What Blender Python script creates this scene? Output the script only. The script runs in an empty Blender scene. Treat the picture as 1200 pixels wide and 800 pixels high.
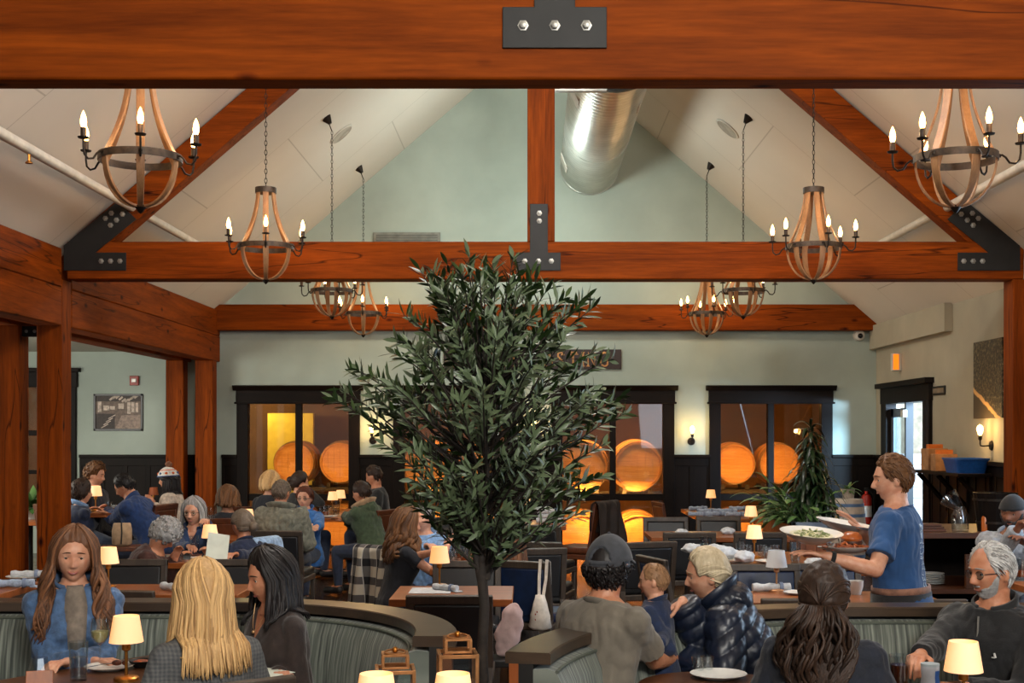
import bpy, bmesh, math, random
import numpy as np
from mathutils import Vector, Matrix, Euler, noise

# ------------------------------------------------------------------ camera, world, lights, exposure
SC = bpy.context.scene
COL = SC.collection
FPX, CX, CY, CH = 1500.0, 622.0, 508.0, 1.75      # focal length in px (1200 px wide), vanishing point, eye height

cam_d = bpy.data.cameras.new('camera')
cam = bpy.data.objects.new('camera', cam_d)
COL.objects.link(cam)
cam.location = (0, 0, CH)
cam.rotation_euler = (math.pi / 2, 0, 0)
cam_d.sensor_width = 36.0
cam_d.lens = FPX / 1200 * 36
cam_d.shift_x = -(CX - 600) / 1200
cam_d.shift_y = (CY - 400) / 1200
cam_d.clip_start = 0.05
SC.camera = cam
SC.cycles.transparent_max_bounces = 32

SC.view_settings.view_transform = 'Standard'
SC.view_settings.look = 'None'
SC.view_settings.gamma = 1.0
SC.view_settings.use_curve_mapping = False
SC.view_settings.exposure = 0.0

world = bpy.data.worlds.new('world')
SC.world = world
world.use_nodes = True
wb = world.node_tree.nodes['Background']
wb.inputs['Color'].default_value = (0.92, 0.95, 1.0, 1)
wb.inputs['Strength'].default_value = 0.39

def area_light(name, loc, aim, size, power, col, size_y=None):
    d = bpy.data.lights.new(name, 'AREA')
    d.energy = power
    d.color = col
    d.size = size
    if size_y:
        d.shape = 'RECTANGLE'
        d.size_y = size_y
    o = bpy.data.objects.new(name, d)
    COL.objects.link(o)
    o.location = loc
    o.rotation_euler = (Vector(aim) - Vector(loc)).to_track_quat('-Z', 'Y').to_euler()
    return o

# daylight: a high gable window behind the camera, the tall right-hand windows, an added aisle fill, the glazed side door
area_light('gable_window_daylight', (2.2, -2.6, 5.6), (-2.4, 10.0, 5.2), 1.8, 950, (1.0, 0.96, 0.88))
area_light('right_window_daylight', (4.9, 8.3, 2.0), (0.5, 7.6, 0.9), 2.6, 95, (0.55, 0.76, 1.0), 1.5)
area_light('front_window_daylight', (4.6, -1.0, 2.2), (0.0, 6.0, 0.9), 3.0, 70, (0.80, 0.90, 1.0), 1.8)
area_light('left_aisle_fill', (-8.2, 13.0, 2.2), (-5.0, 17.0, 1.6), 3.5, 270, (1.0, 0.96, 0.86), 1.6)  # unseen fill added to brighten the aisle; the left wall is closed
area_light('outdoor_daylight', (7.6, 17.5, 6.0), (7.4, 24.5, 1.0), 3.0, 600, (0.86, 0.94, 1.0))
area_light('door_daylight', (6.9, 14.9, 2.3), (4.5, 18.5, 1.75), 0.7, 1500, (0.48, 0.72, 1.0), 1.0)

# unseen soft fill below the ridge, added to brighten ceiling and gable
def point(name, loc, power, col, r=.05, parent=None):
    d = bpy.data.lights.new(name, 'POINT'); d.energy = power; d.color = col; d.shadow_soft_size = r
    o = bpy.data.objects.new(name, d); COL.objects.link(o); o.location = loc
    if parent: o.parent = parent
    return o
point('ridge_fill', (0.4, 8.4, 5.6), 400, (1, .97, .93), .3)
point('ridge_fill', (-0.1, 16.5, 4.7), 140, (.86, 1, .96), .2)

# ------------------------------------------------------------------ helpers
def W(px, py, s):
    """photo pixel + scale (px per metre at that depth) -> point in the room"""
    return Vector(((px - CX) / s, FPX / s, CH - (py - CY) / s))
def X(px, s): return (px - CX) / s
def lin(c):
    return tuple(((v / 255) / 12.92 if v / 255 <= 0.04045 else ((v / 255 + 0.055) / 1.055) ** 2.4) for v in c)
def ss(a, b, x):
    t = max(0.0, min(1.0, (x - a) / (b - a)))
    return t * t * (3 - 2 * t)

class MB:
    def __init__(s):
        s.v, s.f, s.a, s.m = [], [], [], []
        s.mi = 0
        s.av = 0.0
    def add(s, vs, fs):
        o = len(s.v)
        s.v += [tuple(p) for p in vs]
        s.a += [s.av] * len(vs)
        s.f += [tuple(i + o for i in f) for f in fs]
        s.m += [s.mi] * len(fs)
        return s
    def box(s, c, d, M=None):
        hx, hy, hz = d[0] / 2, d[1] / 2, d[2] / 2
        vs = [Vector((x * hx, y * hy, z * hz)) for z in (-1, 1) for y in (-1, 1) for x in (-1, 1)]
        if M: vs = [M @ p for p in vs]
        c = Vector(c)
        return s.add([p + c for p in vs], [(0, 2, 3, 1), (4, 5, 7, 6), (0, 1, 5, 4), (2, 6, 7, 3), (0, 4, 6, 2), (1, 3, 7, 5)])
    def bx(s, x0, x1, y0, y1, z0, z1):
        return s.box(((x0 + x1) / 2, (y0 + y1) / 2, (z0 + z1) / 2), (abs(x1 - x0), abs(y1 - y0), abs(z1 - z0)))
    def tube(s, pts, r, n=8, flat=1.0, up=None, cap=True, avs=None):
        pts = [Vector(p) for p in pts]
        N = len(pts)
        rs = [r] * N if isinstance(r, (int, float)) else r
        o = len(s.v)
        nrm = None
        for i, p in enumerate(pts):
            t = (pts[min(i + 1, N - 1)] - pts[max(i - 1, 0)])
            t = t.normalized() if t.length > 1e-9 else Vector((0, 0, 1))
            if nrm is None:
                u = Vector(up) if up else (Vector((0, 0, 1)) if abs(t.z) < .9 else Vector((1, 0, 0)))
                nrm = (u - t * u.dot(t)).normalized()
            else:
                u = Vector(up) if up else nrm
                nn = u - t * u.dot(t)
                if nn.length > 1e-6: nrm = nn.normalized()
            b = t.cross(nrm)
            for k in range(n):
                a = 2 * math.pi * k / n
                q = p + (nrm * math.cos(a) * flat + b * math.sin(a)) * rs[i]
                s.v.append(tuple(q)); s.a.append(avs[i] if avs else s.av)
        for i in range(N - 1):
            for k in range(n):
                a0, a1 = o + i * n + k, o + i * n + (k + 1) % n
                s.f.append((a0, a1, a1 + n, a0 + n)); s.m.append(s.mi)
        if cap:
            s.f.append(tuple(o + k for k in range(n))[::-1]); s.m.append(s.mi)
            s.f.append(tuple(o + (N - 1) * n + k for k in range(n))); s.m.append(s.mi)
        return s
    def strip(s, pts, w, th, wdir):
        """flat bar of rectangular section along pts; w along wdir(i)"""
        pts = [Vector(p) for p in pts]
        N = len(pts); o = len(s.v)
        for i, p in enumerate(pts):
            t = (pts[min(i + 1, N - 1)] - pts[max(i - 1, 0)]).normalized()
            wd = Vector(wdir); wd = (wd - t * wd.dot(t)).normalized()
            nn = t.cross(wd)
            ww = w[i] if isinstance(w, (list, tuple)) else w
            for a, b in ((-1, -1), (1, -1), (1, 1), (-1, 1)):
                s.v.append(tuple(p + wd * a * ww / 2 + nn * b * th / 2)); s.a.append(s.av)
        for i in range(N - 1):
            for k in range(4):
                a0, a1 = o + i * 4 + k, o + i * 4 + (k + 1) % 4
                s.f.append((a0, a1, a1 + 4, a0 + 4)); s.m.append(s.mi)
        s.f.append((o + 3, o + 2, o + 1, o)); s.m.append(s.mi)
        e = o + (N - 1) * 4
        s.f.append((e, e + 1, e + 2, e + 3)); s.m.append(s.mi)
        return s
    def lathe(s, prof, n=24, c=(0, 0, 0), M=None, close=False):
        o = len(s.v)
        c = Vector(c)
        for r, z in prof:
            for k in range(n):
                a = 2 * math.pi * k / n
                p = Vector((r * math.cos(a), r * math.sin(a), z))
                if M: p = M @ p
                s.v.append(tuple(p + c)); s.a.append(s.av)
        P = len(prof)
        for i in range(P if close else P - 1):
            j = (i + 1) % P
            for k in range(n):
                k2 = (k + 1) % n
                s.f.append((o + i * n + k, o + i * n + k2, o + j * n + k2, o + j * n + k)); s.m.append(s.mi)
        if not close:
            if prof[0][0] > 1e-6:
                s.f.append(tuple(o + k for k in range(n))[::-1]); s.m.append(s.mi)
            if prof[-1][0] > 1e-6:
                s.f.append(tuple(o + (P - 1) * n + k for k in range(n))); s.m.append(s.mi)
        return s
    def ball(s, c, r, nu=14, nv=9, M=None):
        r = (r, r, r) if isinstance(r, (int, float)) else r
        c = Vector(c); o = len(s.v)
        for i in range(nv + 1):
            th = math.pi * i / nv
            for k in range(nu):
                a = 2 * math.pi * k / nu
                p = Vector((r[0] * math.sin(th) * math.cos(a), r[1] * math.sin(th) * math.sin(a), r[2] * math.cos(th)))
                if M: p = M @ p
                s.v.append(tuple(p + c)); s.a.append(s.av)
        for i in range(nv):
            for k in range(nu):
                k2 = (k + 1) % nu
                s.f.append((o + i * nu + k, o + (i + 1) * nu + k, o + (i + 1) * nu + k2, o + i * nu + k2)); s.m.append(s.mi)
        return s
    def prism(s, poly, h, M=None):
        """poly in xy, extruded 0..h in z, then transformed"""
        n = len(poly)
        vs = [Vector((p[0], p[1], 0)) for p in poly] + [Vector((p[0], p[1], h)) for p in poly]
        if M: vs = [M @ p for p in vs]
        fs = [tuple(range(n))[::-1], tuple(range(n, 2 * n))]
        fs += [(i, (i + 1) % n, (i + 1) % n + n, i + n) for i in range(n)]
        return s.add(vs, fs)
    def loft(s, rings, cap=True, closed=True):
        n = len(rings[0]); o = len(s.v)
        for r in rings:
            for p in r:
                s.v.append(tuple(p)); s.a.append(s.av)
        for i in range(len(rings) - 1):
            for k in range(n if closed else n - 1):
                k2 = (k + 1) % n
                s.f.append((o + i * n + k, o + i * n + k2, o + (i + 1) * n + k2, o + (i + 1) * n + k)); s.m.append(s.mi)
        if cap and closed:
            s.f.append(tuple(o + k for k in range(n))[::-1]); s.m.append(s.mi)
            s.f.append(tuple(o + (len(rings) - 1) * n + k for k in range(n))); s.m.append(s.mi)
        return s
    def cap(s, p0, p1, r0, r1, n=12):
        """tapered capsule as closed solids"""
        s.ball(p0, r0, n, 8); s.ball(p1, r1, n, 8)
        s.tube([p0, p1], [r0, r1], n)
        return s
    def mesh(s, name):
        me = bpy.data.meshes.new(name)
        me.from_pydata(s.v, [], s.f)
        if any(s.a):
            at = me.attributes.new('tone', 'FLOAT', 'POINT')
            at.data.foreach_set('value', s.a)
        return me
    def build(s, name, mat, parent=None, smooth=None, bevel=0.0, seg=2, recalc=True):
        me = s.mesh(name)
        mats = mat if isinstance(mat, (list, tuple)) else [mat]
        for m in mats: me.materials.append(m)
        if len(mats) > 1:
            me.polygons.foreach_set('material_index', s.m)
        if recalc:
            bm = bmesh.new(); bm.from_mesh(me)
            bmesh.ops.recalc_face_normals(bm, faces=bm.faces)
            bm.to_mesh(me); bm.free()
        if smooth is None or smooth:
            me.polygons.foreach_set('use_smooth', [True] * len(me.polygons))
            me.set_sharp_from_angle(angle=math.radians(38 if smooth is None else smooth if smooth is not True else 180))
        o = bpy.data.objects.new(name, me)
        COL.objects.link(o)
        if parent: o.parent = parent
        if bevel:
            b = o.modifiers.new('bevel', 'BEVEL')
            b.width = bevel; b.segments = seg; b.limit_method = 'ANGLE'; b.angle_limit = math.radians(50)
        return o

def tag(o, label=None, cat=None, group=None, kind=None):
    if label: o['label'] = label
    if cat: o['category'] = cat
    if group: o['group'] = group
    if kind: o['kind'] = kind
    return o
def empty(name, loc, rz=0, label=None, cat=None, group=None, kind=None, sc=1.0):
    o = bpy.data.objects.new(name, None)
    COL.objects.link(o)
    o.location = loc
    o.rotation_euler = (0, 0, rz)
    o.scale = (sc, sc, sc)
    o.empty_display_size = 0.1
    return tag(o, label, cat, group, kind)
def copy_tree(o, parent=None):
    c = o.copy(); COL.objects.link(c)
    if parent: c.parent = parent
    for ch in [h for h in KIDS.get(o.name, [])] or list(o.children):
        copy_tree(ch, c)
    return c
KIDS = {}
def inst(proto, used, loc, rz, label, group=None, sc=None):
    o = proto if not used.get(proto.name) else copy_tree(proto)
    used[proto.name] = True
    o.location = loc
    o.rotation_euler = (0, 0, rz)
    if sc: o.scale = sc if isinstance(sc, tuple) else (sc, sc, sc)
    o['label'] = label
    if group: o['group'] = group
    return o
USED = {}
def struct(name, mb, mat, **k):
    o = mb.build(name, mat, **k)
    o['kind'] = 'structure'
    return o

# ------------------------------------------------------------------ materials
def newmat(name):
    m = bpy.data.materials.new(name); m.use_nodes = True
    nt = m.node_tree
    return m, nt, nt.nodes['Principled BSDF'], nt.links
def setin(b, **k):
    for kk, v in k.items():
        b.inputs[kk].default_value = v
def coords(nt, L, scale=(1, 1, 1), src='Object'):
    tc = nt.nodes.new('ShaderNodeTexCoord'); mp = nt.nodes.new('ShaderNodeMapping')
    mp.inputs['Scale'].default_value = scale
    L.new(tc.outputs[src], mp.inputs['Vector'])
    return mp.outputs['Vector']
def ramp(nt, L, fac, stops):
    r = nt.nodes.new('ShaderNodeValToRGB')
    while len(r.color_ramp.elements) < len(stops): r.color_ramp.elements.new(0.5)
    for e, (p, c) in zip(r.color_ramp.elements, stops):
        e.position = p; e.color = (*lin(c), 1)
    L.new(fac, r.inputs['Fac'])
    return r.outputs['Color']
def noise_tex(nt, L, vec, scale, detail=4, rough=0.55, dist=0.0):
    n = nt.nodes.new('ShaderNodeTexNoise')
    n.inputs['Scale'].default_value = scale; n.inputs['Detail'].default_value = detail
    n.inputs['Roughness'].default_value = rough; n.inputs['Distortion'].default_value = dist
    L.new(vec, n.inputs['Vector'])
    return n.outputs['Fac']
def add_bump(nt, L, b, h, strength, dist=0.01):
    bp = nt.nodes.new('ShaderNodeBump')
    bp.inputs['Strength'].default_value = strength; bp.inputs['Distance'].default_value = dist
    L.new(h, bp.inputs['Height']); L.new(bp.outputs['Normal'], b.inputs['Normal'])
def mix(nt, L, fac, a, b, mode='MIX'):
    m = nt.nodes.new('ShaderNodeMix'); m.data_type = 'RGBA'; m.blend_type = mode
    if isinstance(fac, float): m.inputs[0].default_value = fac
    else: L.new(fac, m.inputs[0])
    for s_, v in ((6, a), (7, b)):
        if isinstance(v, tuple): m.inputs[s_].default_value = (*lin(v), 1)
        else: L.new(v, m.inputs[s_])
    return m.outputs[2]
def plain(name, col, rough=0.5, metal=0.0, var=0.08, scale=8.0, bump=0.0, bscale=60.0, sheen=0.0, coat=0.0):
    m, nt, b, L = newmat(name)
    v = coords(nt, L)
    f = noise_tex(nt, L, v, scale)
    d = tuple(max(0, c * (1 - var * 2)) for c in col); e = tuple(min(255, c * (1 + var)) for c in col)
    L.new(ramp(nt, L, f, [(0.3, d), (0.7, e)]), b.inputs['Base Color'])
    setin(b, Roughness=rough, Metallic=metal)
    if sheen: b.inputs['Sheen Weight'].default_value = sheen
    if coat: b.inputs['Coat Weight'].default_value = coat
    if bump: add_bump(nt, L, b, noise_tex(nt, L, v, bscale, 3), bump)
    return m
def wood(name, c_dark, c_light, axis='x', fine=1.0, rough=0.45, knots=True, bump=0.15, spec=0.5):
    m, nt, b, L = newmat(name)
    st = {'x': (0.22, 3.2, 3.2), 'y': (3.2, 0.22, 3.2), 'z': (3.2, 3.2, 0.22)}[axis]
    v = coords(nt, L, tuple(a * fine for a in st))
    f1 = noise_tex(nt, L, v, 2.2, 6, 0.62, 0.6)
    v2 = coords(nt, L, tuple(a * fine * 6 for a in st))
    f2 = noise_tex(nt, L, v2, 3.0, 3, 0.6)
    ad = nt.nodes.new('ShaderNodeMath'); ad.operation = 'MULTIPLY_ADD'; ad.inputs[1].default_value = 0.39
    L.new(f2, ad.inputs[0]); L.new(f1, ad.inputs[2])
    mid = tuple((a + c) / 2 for a, c in zip(c_dark, c_light))
    colr = ramp(nt, L, ad.outputs[0], [(0.45, c_dark), (0.68, mid), (0.95, c_light)])
    if knots:
        kv = coords(nt, L, tuple((2.2 if a < 1 else 4.2) * fine for a in st))
        vo = nt.nodes.new('ShaderNodeTexVoronoi'); vo.inputs['Scale'].default_value = 1.0
        L.new(kv, vo.inputs['Vector'])
        kr = ramp(nt, L, vo.outputs['Distance'], [(0.04, (92, 72, 62)), (0.10, (205, 190, 180)), (0.15, (255, 255, 255))])
        colr = mix(nt, L, 1.0, colr, kr, 'MULTIPLY')
        cv_ = coords(nt, L, tuple(.16 if a < 1 else 2.4 for a in st))
        cf = noise_tex(nt, L, cv_, 1.6, 3, .5)
        ck = ramp(nt, L, cf, [(.536, (255, 255, 255)), (.541, (84, 62, 52)), (.544, (84, 62, 52)), (.55, (255, 255, 255))])
        colr = mix(nt, L, .8, colr, ck, 'MULTIPLY')
    L.new(colr, b.inputs['Base Color'])
    setin(b, Roughness=rough)
    b.inputs['Specular IOR Level'].default_value = spec
    add_bump(nt, L, b, ad.outputs[0], bump, 0.004)
    return m
def emis(name, col, strength, base=None, rough=0.5):
    m, nt, b, L = newmat(name)
    setin(b, Roughness=rough)
    b.inputs['Base Color'].default_value = (*lin(base or col), 1)
    b.inputs['Emission Color'].default_value = (*lin(col), 1)
    b.inputs['Emission Strength'].default_value = strength
    return m
def glass(name, tint=(235, 240, 240), mixf=0.10, rough=0.02):
    """thin glass: clear with a fresnel reflection, lets light through"""
    m, nt, b, L = newmat(name)
    nt.nodes.remove(b)
    tr = nt.nodes.new('ShaderNodeBsdfTransparent'); gl = nt.nodes.new('ShaderNodeBsdfGlossy')
    tr.inputs['Color'].default_value = (*lin(tint), 1)
    gl.inputs['Roughness'].default_value = rough
    fr = nt.nodes.new('ShaderNodeLayerWeight'); fr.inputs['Blend'].default_value = 0.5
    pw = nt.nodes.new('ShaderNodeMath'); pw.operation = 'POWER'; pw.inputs[1].default_value = 3.0
    L.new(fr.outputs['Facing'], pw.inputs[0])
    ma = nt.nodes.new('ShaderNodeMath'); ma.operation = 'MULTIPLY_ADD'; ma.inputs[1].default_value = 0.75; ma.inputs[2].default_value = mixf * .4
    L.new(pw.outputs[0], ma.inputs[0])
    mx = nt.nodes.new('ShaderNodeMixShader')
    L.new(ma.outputs[0], mx.inputs[0]); L.new(tr.outputs[0], mx.inputs[1]); L.new(gl.outputs[0], mx.inputs[2])
    L.new(mx.outputs[0], nt.nodes['Material Output'].inputs['Surface'])
    return m

BD, BL_ = (84, 32, 2), (150, 68, 8)
beam_x = wood('fir_beam_along_x', BD, BL_, 'x', 1, .62, True, .15, .08)
beam_y = wood('fir_beam_along_y', BD, BL_, 'y', 1, .62, True, .15, .08)
beam_z = wood('fir_beam_upright', BD, BL_, 'z', 1, .62, True, .15, .08)
steel_black = plain('blackened_steel', (26, 25, 24), 0.55, 0.3, 0.1)
bolt_steel = plain('bolt_steel', (150, 148, 142), 0.4, 0.7, 0.08)
wall_paint = plain('sage_wall_paint', (168, 179, 168), 0.9, 0, 0.03, 1.2, 0.03, 120)
wall_side = plain('beige_wall_paint', (172, 164, 144), 0.9, 0, 0.03, 1.2, 0.03, 120)
darkwood = wood('dark_stained_oak', (13, 9, 7), (28, 19, 14), 'z', 1.6, 0.5, False, 0.1, 0.1)
darkwood_x = wood('dark_stained_oak_rail', (14, 10, 7), (30, 20, 15), 'x', 1.6, 0.5, False, 0.1, 0.1)
iron = plain('dark_iron', (42, 34, 28), 0.5, 0.7, 0.15, 30)
brass = plain('aged_brass', (176, 118, 52), 0.32, 0.9, 0.1, 20)
pane_glass = glass('window_pane_glass')
tumbler_glass = glass('tumbler_glass', (244, 247, 248), 0.22)
white_paint = plain('white_painted_metal', (206, 200, 188), 0.5, 0, 0.04)
bulb_hot = emis('candle_bulb_glow', (255, 190, 105), 26.0)
sconce_hot = emis('sconce_bulb_glow', (255, 196, 110), 30.0)

def ceiling_mat():
    m, nt, b, L = newmat('ceiling_panels')
    v = coords(nt, L)
    br = nt.nodes.new('ShaderNodeTexBrick')
    br.inputs['Scale'].default_value = 1.0
    br.inputs['Mortar Size'].default_value = 0.006
    br.inputs['Brick Width'].default_value = 1.85
    br.inputs['Row Height'].default_value = 2.44
    br.inputs['Color1'].default_value = (*lin((212, 203, 190)), 1)
    br.inputs['Color2'].default_value = (*lin((208, 200, 187)), 1)
    br.inputs['Mortar'].default_value = (*lin((166, 156, 140)), 1)
    L.new(v, br.inputs['Vector'])
    n = noise_tex(nt, L, v, 0.8, 3)
    c = mix(nt, L, 0.35, br.outputs['Color'], ramp(nt, L, n, [(0.3, (200, 191, 178)), (0.7, (216, 208, 196))]))
    L.new(c, b.inputs['Base Color'])
    setin(b, Roughness=0.9)
    return m
ceil_m = ceiling_mat()

def floor_mat():
    m, nt, b, L = newmat('dark_polished_floor')
    v = coords(nt, L, (1, 1, 1))
    br = nt.nodes.new('ShaderNodeTexBrick')
    br.inputs['Scale'].default_value = 1.0
    br.inputs['Mortar Size'].default_value = 0.004
    br.inputs['Brick Width'].default_value = 1.8
    br.inputs['Row Height'].default_value = 0.16
    br.inputs['Color1'].default_value = (*lin((52, 33, 22)), 1)
    br.inputs['Color2'].default_value = (*lin((66, 42, 27)), 1)
    br.inputs['Mortar'].default_value = (*lin((24, 16, 11)), 1)
    mp = nt.nodes.new('ShaderNodeMapping'); mp.inputs['Rotation'].default_value = (0, 0, math.pi / 2)
    L.new(v, mp.inputs['Vector']); L.new(mp.outputs[0], br.inputs['Vector'])
    L.new(br.outputs['Color'], b.inputs['Base Color'])
    n = noise_tex(nt, L, v, 3.0, 4)
    r = nt.nodes.new('ShaderNodeMapRange'); r.inputs['To Min'].default_value = 0.14; r.inputs['To Max'].default_value = 0.34
    L.new(n, r.inputs['Value']); L.new(r.outputs[0], b.inputs['Roughness'])
    add_bump(nt, L, b, n, 0.03)
    return m
floor_m = floor_mat()
# ------------------------------------------------------------------ the room shell
XC, XL, XR = 0.085, -4.55, 5.06          # roof centre line, arcade face, right wall
YB = 18.75                               # back wall face
ZR = CH + 5.83                           # ridge
def roof_z(x): return ZR - 0.86 * abs(x - XC)
rotX90 = Matrix.Rotation(math.pi / 2, 4, 'X')    # xy polygon -> xz plane, extruded towards -y

struct('floor', MB().bx(-9, 8, -4, YB + .1, -0.12, 0), floor_m, smooth=False)

mb = MB()
for sx in (-1, 1):
    xe = XL - 0.3 if sx < 0 else XR + 0.25
    poly = [(XC, ZR), (xe, roof_z(xe)), (xe, roof_z(xe) + .18), (XC, ZR + .18)]
    mb.prism(poly, 23.2, Matrix.Translation((0, YB + .2, 0)) @ rotX90)
struct('ceiling', mb, ceil_m, smooth=False)

# lower flat ceiling over the left side aisle
mb = MB().bx(-9, XL - .25, -4, YB + .2, 2.95, 3.08)
struct('ceiling.001', mb, plain('aisle_ceiling_paint', (196, 196, 182), .9, 0, .02), smooth=False)

# back wall with its four glazed openings (x centres)
WIN = [X(350, 80), X(533, 80), X(718, 80), X(903, 80)]
HW, HTOP = 0.79, 2.20
mb = MB()
def wallseg(x0, x1, z0, z1): mb.bx(x0, x1, YB, YB + .2, z0, z1)
xs = [-5.9] + [v for w in WIN for v in (w - HW, w + HW)] + [XR + .2]
for i in range(0, len(xs), 2): wallseg(xs[i], xs[i + 1], 0, HTOP)
wallseg(-5.9, XR + .2, HTOP, 3.25)
poly = [(XL - .3, 3.25), (XR + .25, 3.25), (XR + .25, roof_z(XR + .25)), (XC, ZR), (XL - .3, roof_z(XL - .3))]
mb.prism(poly, .2, Matrix.Translation((0, YB + .2, 0)) @ rotX90)
# aisle part, with its own window opening
AW0, AW1, ATOP = -7.75, -6.72, 2.45
wallseg(-9, AW0, 0, 3.25); wallseg(AW1, -5.9, 0, 3.25); wallseg(AW0, AW1, ATOP, 3.25); wallseg(AW0, AW1, 0, .55)
struct('wall_back', mb, wall_paint, smooth=False)
struct('wall_left', MB().bx(-9.1, -8.9, -4, YB + .2, 0, 3.1), wall_paint, smooth=False)

# right wall with the door opening
DY0, DY1, DTOP = 16.25, 18.2, 2.17
mb = MB()
mb.bx(XR, XR + .2, -4, DY0, 0, 3.32); mb.bx(XR, XR + .2, DY1, YB, 0, 3.32); mb.bx(XR, XR + .2, DY0, DY1, DTOP, 3.32)
struct('wall_right', mb, wall_side, smooth=False)
mb = MB().bx(XR - .1, XR, 15.35, YB, 2.98, 3.32)
struct('trim_1', mb, wall_side, smooth=False)

# wainscot panelling
def wainscot(name, x0, x1, y, n=None):
    mb = MB()
    w = x1 - x0
    mb.bx(x0, x1, y - .02, y, .0, 1.42)
    mb.bx(x0, x1, y - .045, y, 0, .16)
    mb.bx(x0, x1, y - .035, y, 1.28, 1.40)
    n = n or max(1, round(w / .32))
    for i in range(n + 1):
        xx = x0 + w * i / n
        mb.bx(max(x0, xx - .035), min(x1, xx + .035), y - .033, y, .16, 1.30)
    o = struct(name, mb, darkwood, bevel=.003, seg=1)
    c = MB().bx(x0, x1, y - .07, y, 1.40, 1.445)
    c.build('cap_rail', darkwood_x, o, bevel=.006)
    return o
edges = [-4.52] + [v for w in WIN for v in (w - HW - .1, w + HW + .1)] + [XR]
k = 1
for i in range(0, len(edges), 2):
    wainscot('wainscot_back' + ('' if k == 1 else '.%03d' % (k - 1)), edges[i], edges[i + 1], YB); k += 1
wainscot('wainscot_aisle', AW1 + .12, -4.6, YB)
# right wall wainscot (along y)
mb = MB()
for y0, y1 in ((6, DY0 - .16), (DY1 + .14, YB)):
    mb.bx(XR - .02, XR, y0, y1, 0, 1.42)
    mb.bx(XR - .035, XR, y0, y1, 1.28, 1.40)
    mb.bx(XR - .045, XR, y0, y1, 0, .16)
    mb.bx(XR - .07, XR, y0, y1, 1.40, 1.445)
    n = max(1, round((y1 - y0) / .32))
    for i in range(n + 1):
        yy = y0 + (y1 - y0) * i / n
        mb.bx(XR - .033, XR, max(y0, yy - .035), min(y1, yy + .035), .16, 1.3)
struct('wainscot_right', mb, darkwood, bevel=.003, seg=1)

# windows into the barrel room
def window(n, xc):
    o = empty('window_%d' % n, (xc, YB, 0), kind='structure')
    f = MB()
    for s in (-1, 1):
        f.bx(s * .735 - .0 if s > 0 else -.90, .90 if s > 0 else -.735, -.05, .1, 0, 2.2)
    f.build('window_frame', darkwood, o, bevel=.006)
    h = MB()
    h.bx(-.91, .91, -.055, .1, 2.19, 2.385)
    h.bx(-.93, .93, -.075, .05, 2.185, 2.215)
    h.prism([(-.075, 0), (-.125, .06), (-.125, .075), (0.05, .075), (0.05, 0)], 1.9,
            Matrix.Translation((-.95, 0, 2.38)) @ Matrix(((0, 0, 1, 0), (1, 0, 0, 0), (0, 1, 0, 0), (0, 0, 0, 1))))
    h.build('window_header', darkwood_x, o, bevel=.005)
    MB().bx(-.045, .045, -.035, .09, 0, 2.2).build('mullion', darkwood, o, bevel=.006)
    MB().bx(-.74, .74, -.02, .09, .77, .87).build('transom', darkwood_x, o, bevel=.006)
    MB().bx(-.74, .74, -.03, .1, 0, .03).build('window_sill', darkwood_x, o, bevel=.006)
    for s in (-1, 1):
        for z0, z1 in ((.03, .77), (.87, 2.19)):
            x0, x1 = (.045, .735) if s > 0 else (-.735, -.045)
            MB().bx(x0, x1, .03, .036, z0, z1).build('window_pane', pane_glass, o, smooth=False)
    return o
for i, x in enumerate(WIN): window(i + 1, x)

# aisle window
o = empty('window_5', ((AW0 + AW1) / 2, YB, 0), kind='structure')
hw = (AW1 - AW0) / 2
f = MB()
for s in (-1, 1): f.bx(s * hw - .07, s * hw + .07, -.05, .1, .55, ATOP)
f.bx(-hw, hw, -.05, .1, .5, .62)
f.build('window_frame', darkwood, o, bevel=.006)
h = MB().bx(-hw - .09, hw + .09, -.06, .1, ATOP - .02, ATOP + .2)
h.bx(-hw - .13, hw + .13, -.11, .06, ATOP + .2, ATOP + .26)
h.build('window_header', darkwood_x, o, bevel=.005)
MB().bx(-hw, hw, -.02, .08, 1.72, 1.80).build('transom', darkwood_x, o, bevel=.004)
MB().bx(-hw, hw, -.02, .08, 1.16, 1.22).build('transom', darkwood_x, o, bevel=.004)
MB().bx(-hw + .07, hw - .07, .03, .036, .62, ATOP).build('window_pane', pane_glass, o, smooth=False)

# ------------------------------------------------------------------ barrel room behind the glass
room_wall = plain('barrel_room_wall', (92, 60, 34), .85, 0, .08, 2)
mb = MB()
mb.bx(-9, XR + .2, YB + .2, 23.6, -.3, -.2)
mb.bx(-9, XR + .2, 23.5, 23.6, -.2, 3.2)
mb.bx(XR + .1, XR + .2, YB + .2, 23.5, -.2, 3.2)
mb.bx(-9.1, -9, YB + .2, 23.5, -.2, 3.2)
mb.bx(-9, XR + .2, YB + .2, 23.6, 3.2, 3.3)
mb.bx(-9, XR + .2, YB + .19, YB + .21, -.3, 0)
struct('wall_barrel_room', mb, room_wall, smooth=False)
ywall = plain('yellow_plaster', (214, 186, 74), .85, 0, .03)
struct('wall_partition', MB().bx(-4.75, -3.93, 23.1, 23.25, -.2, 2.12), ywall, smooth=False)

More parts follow.
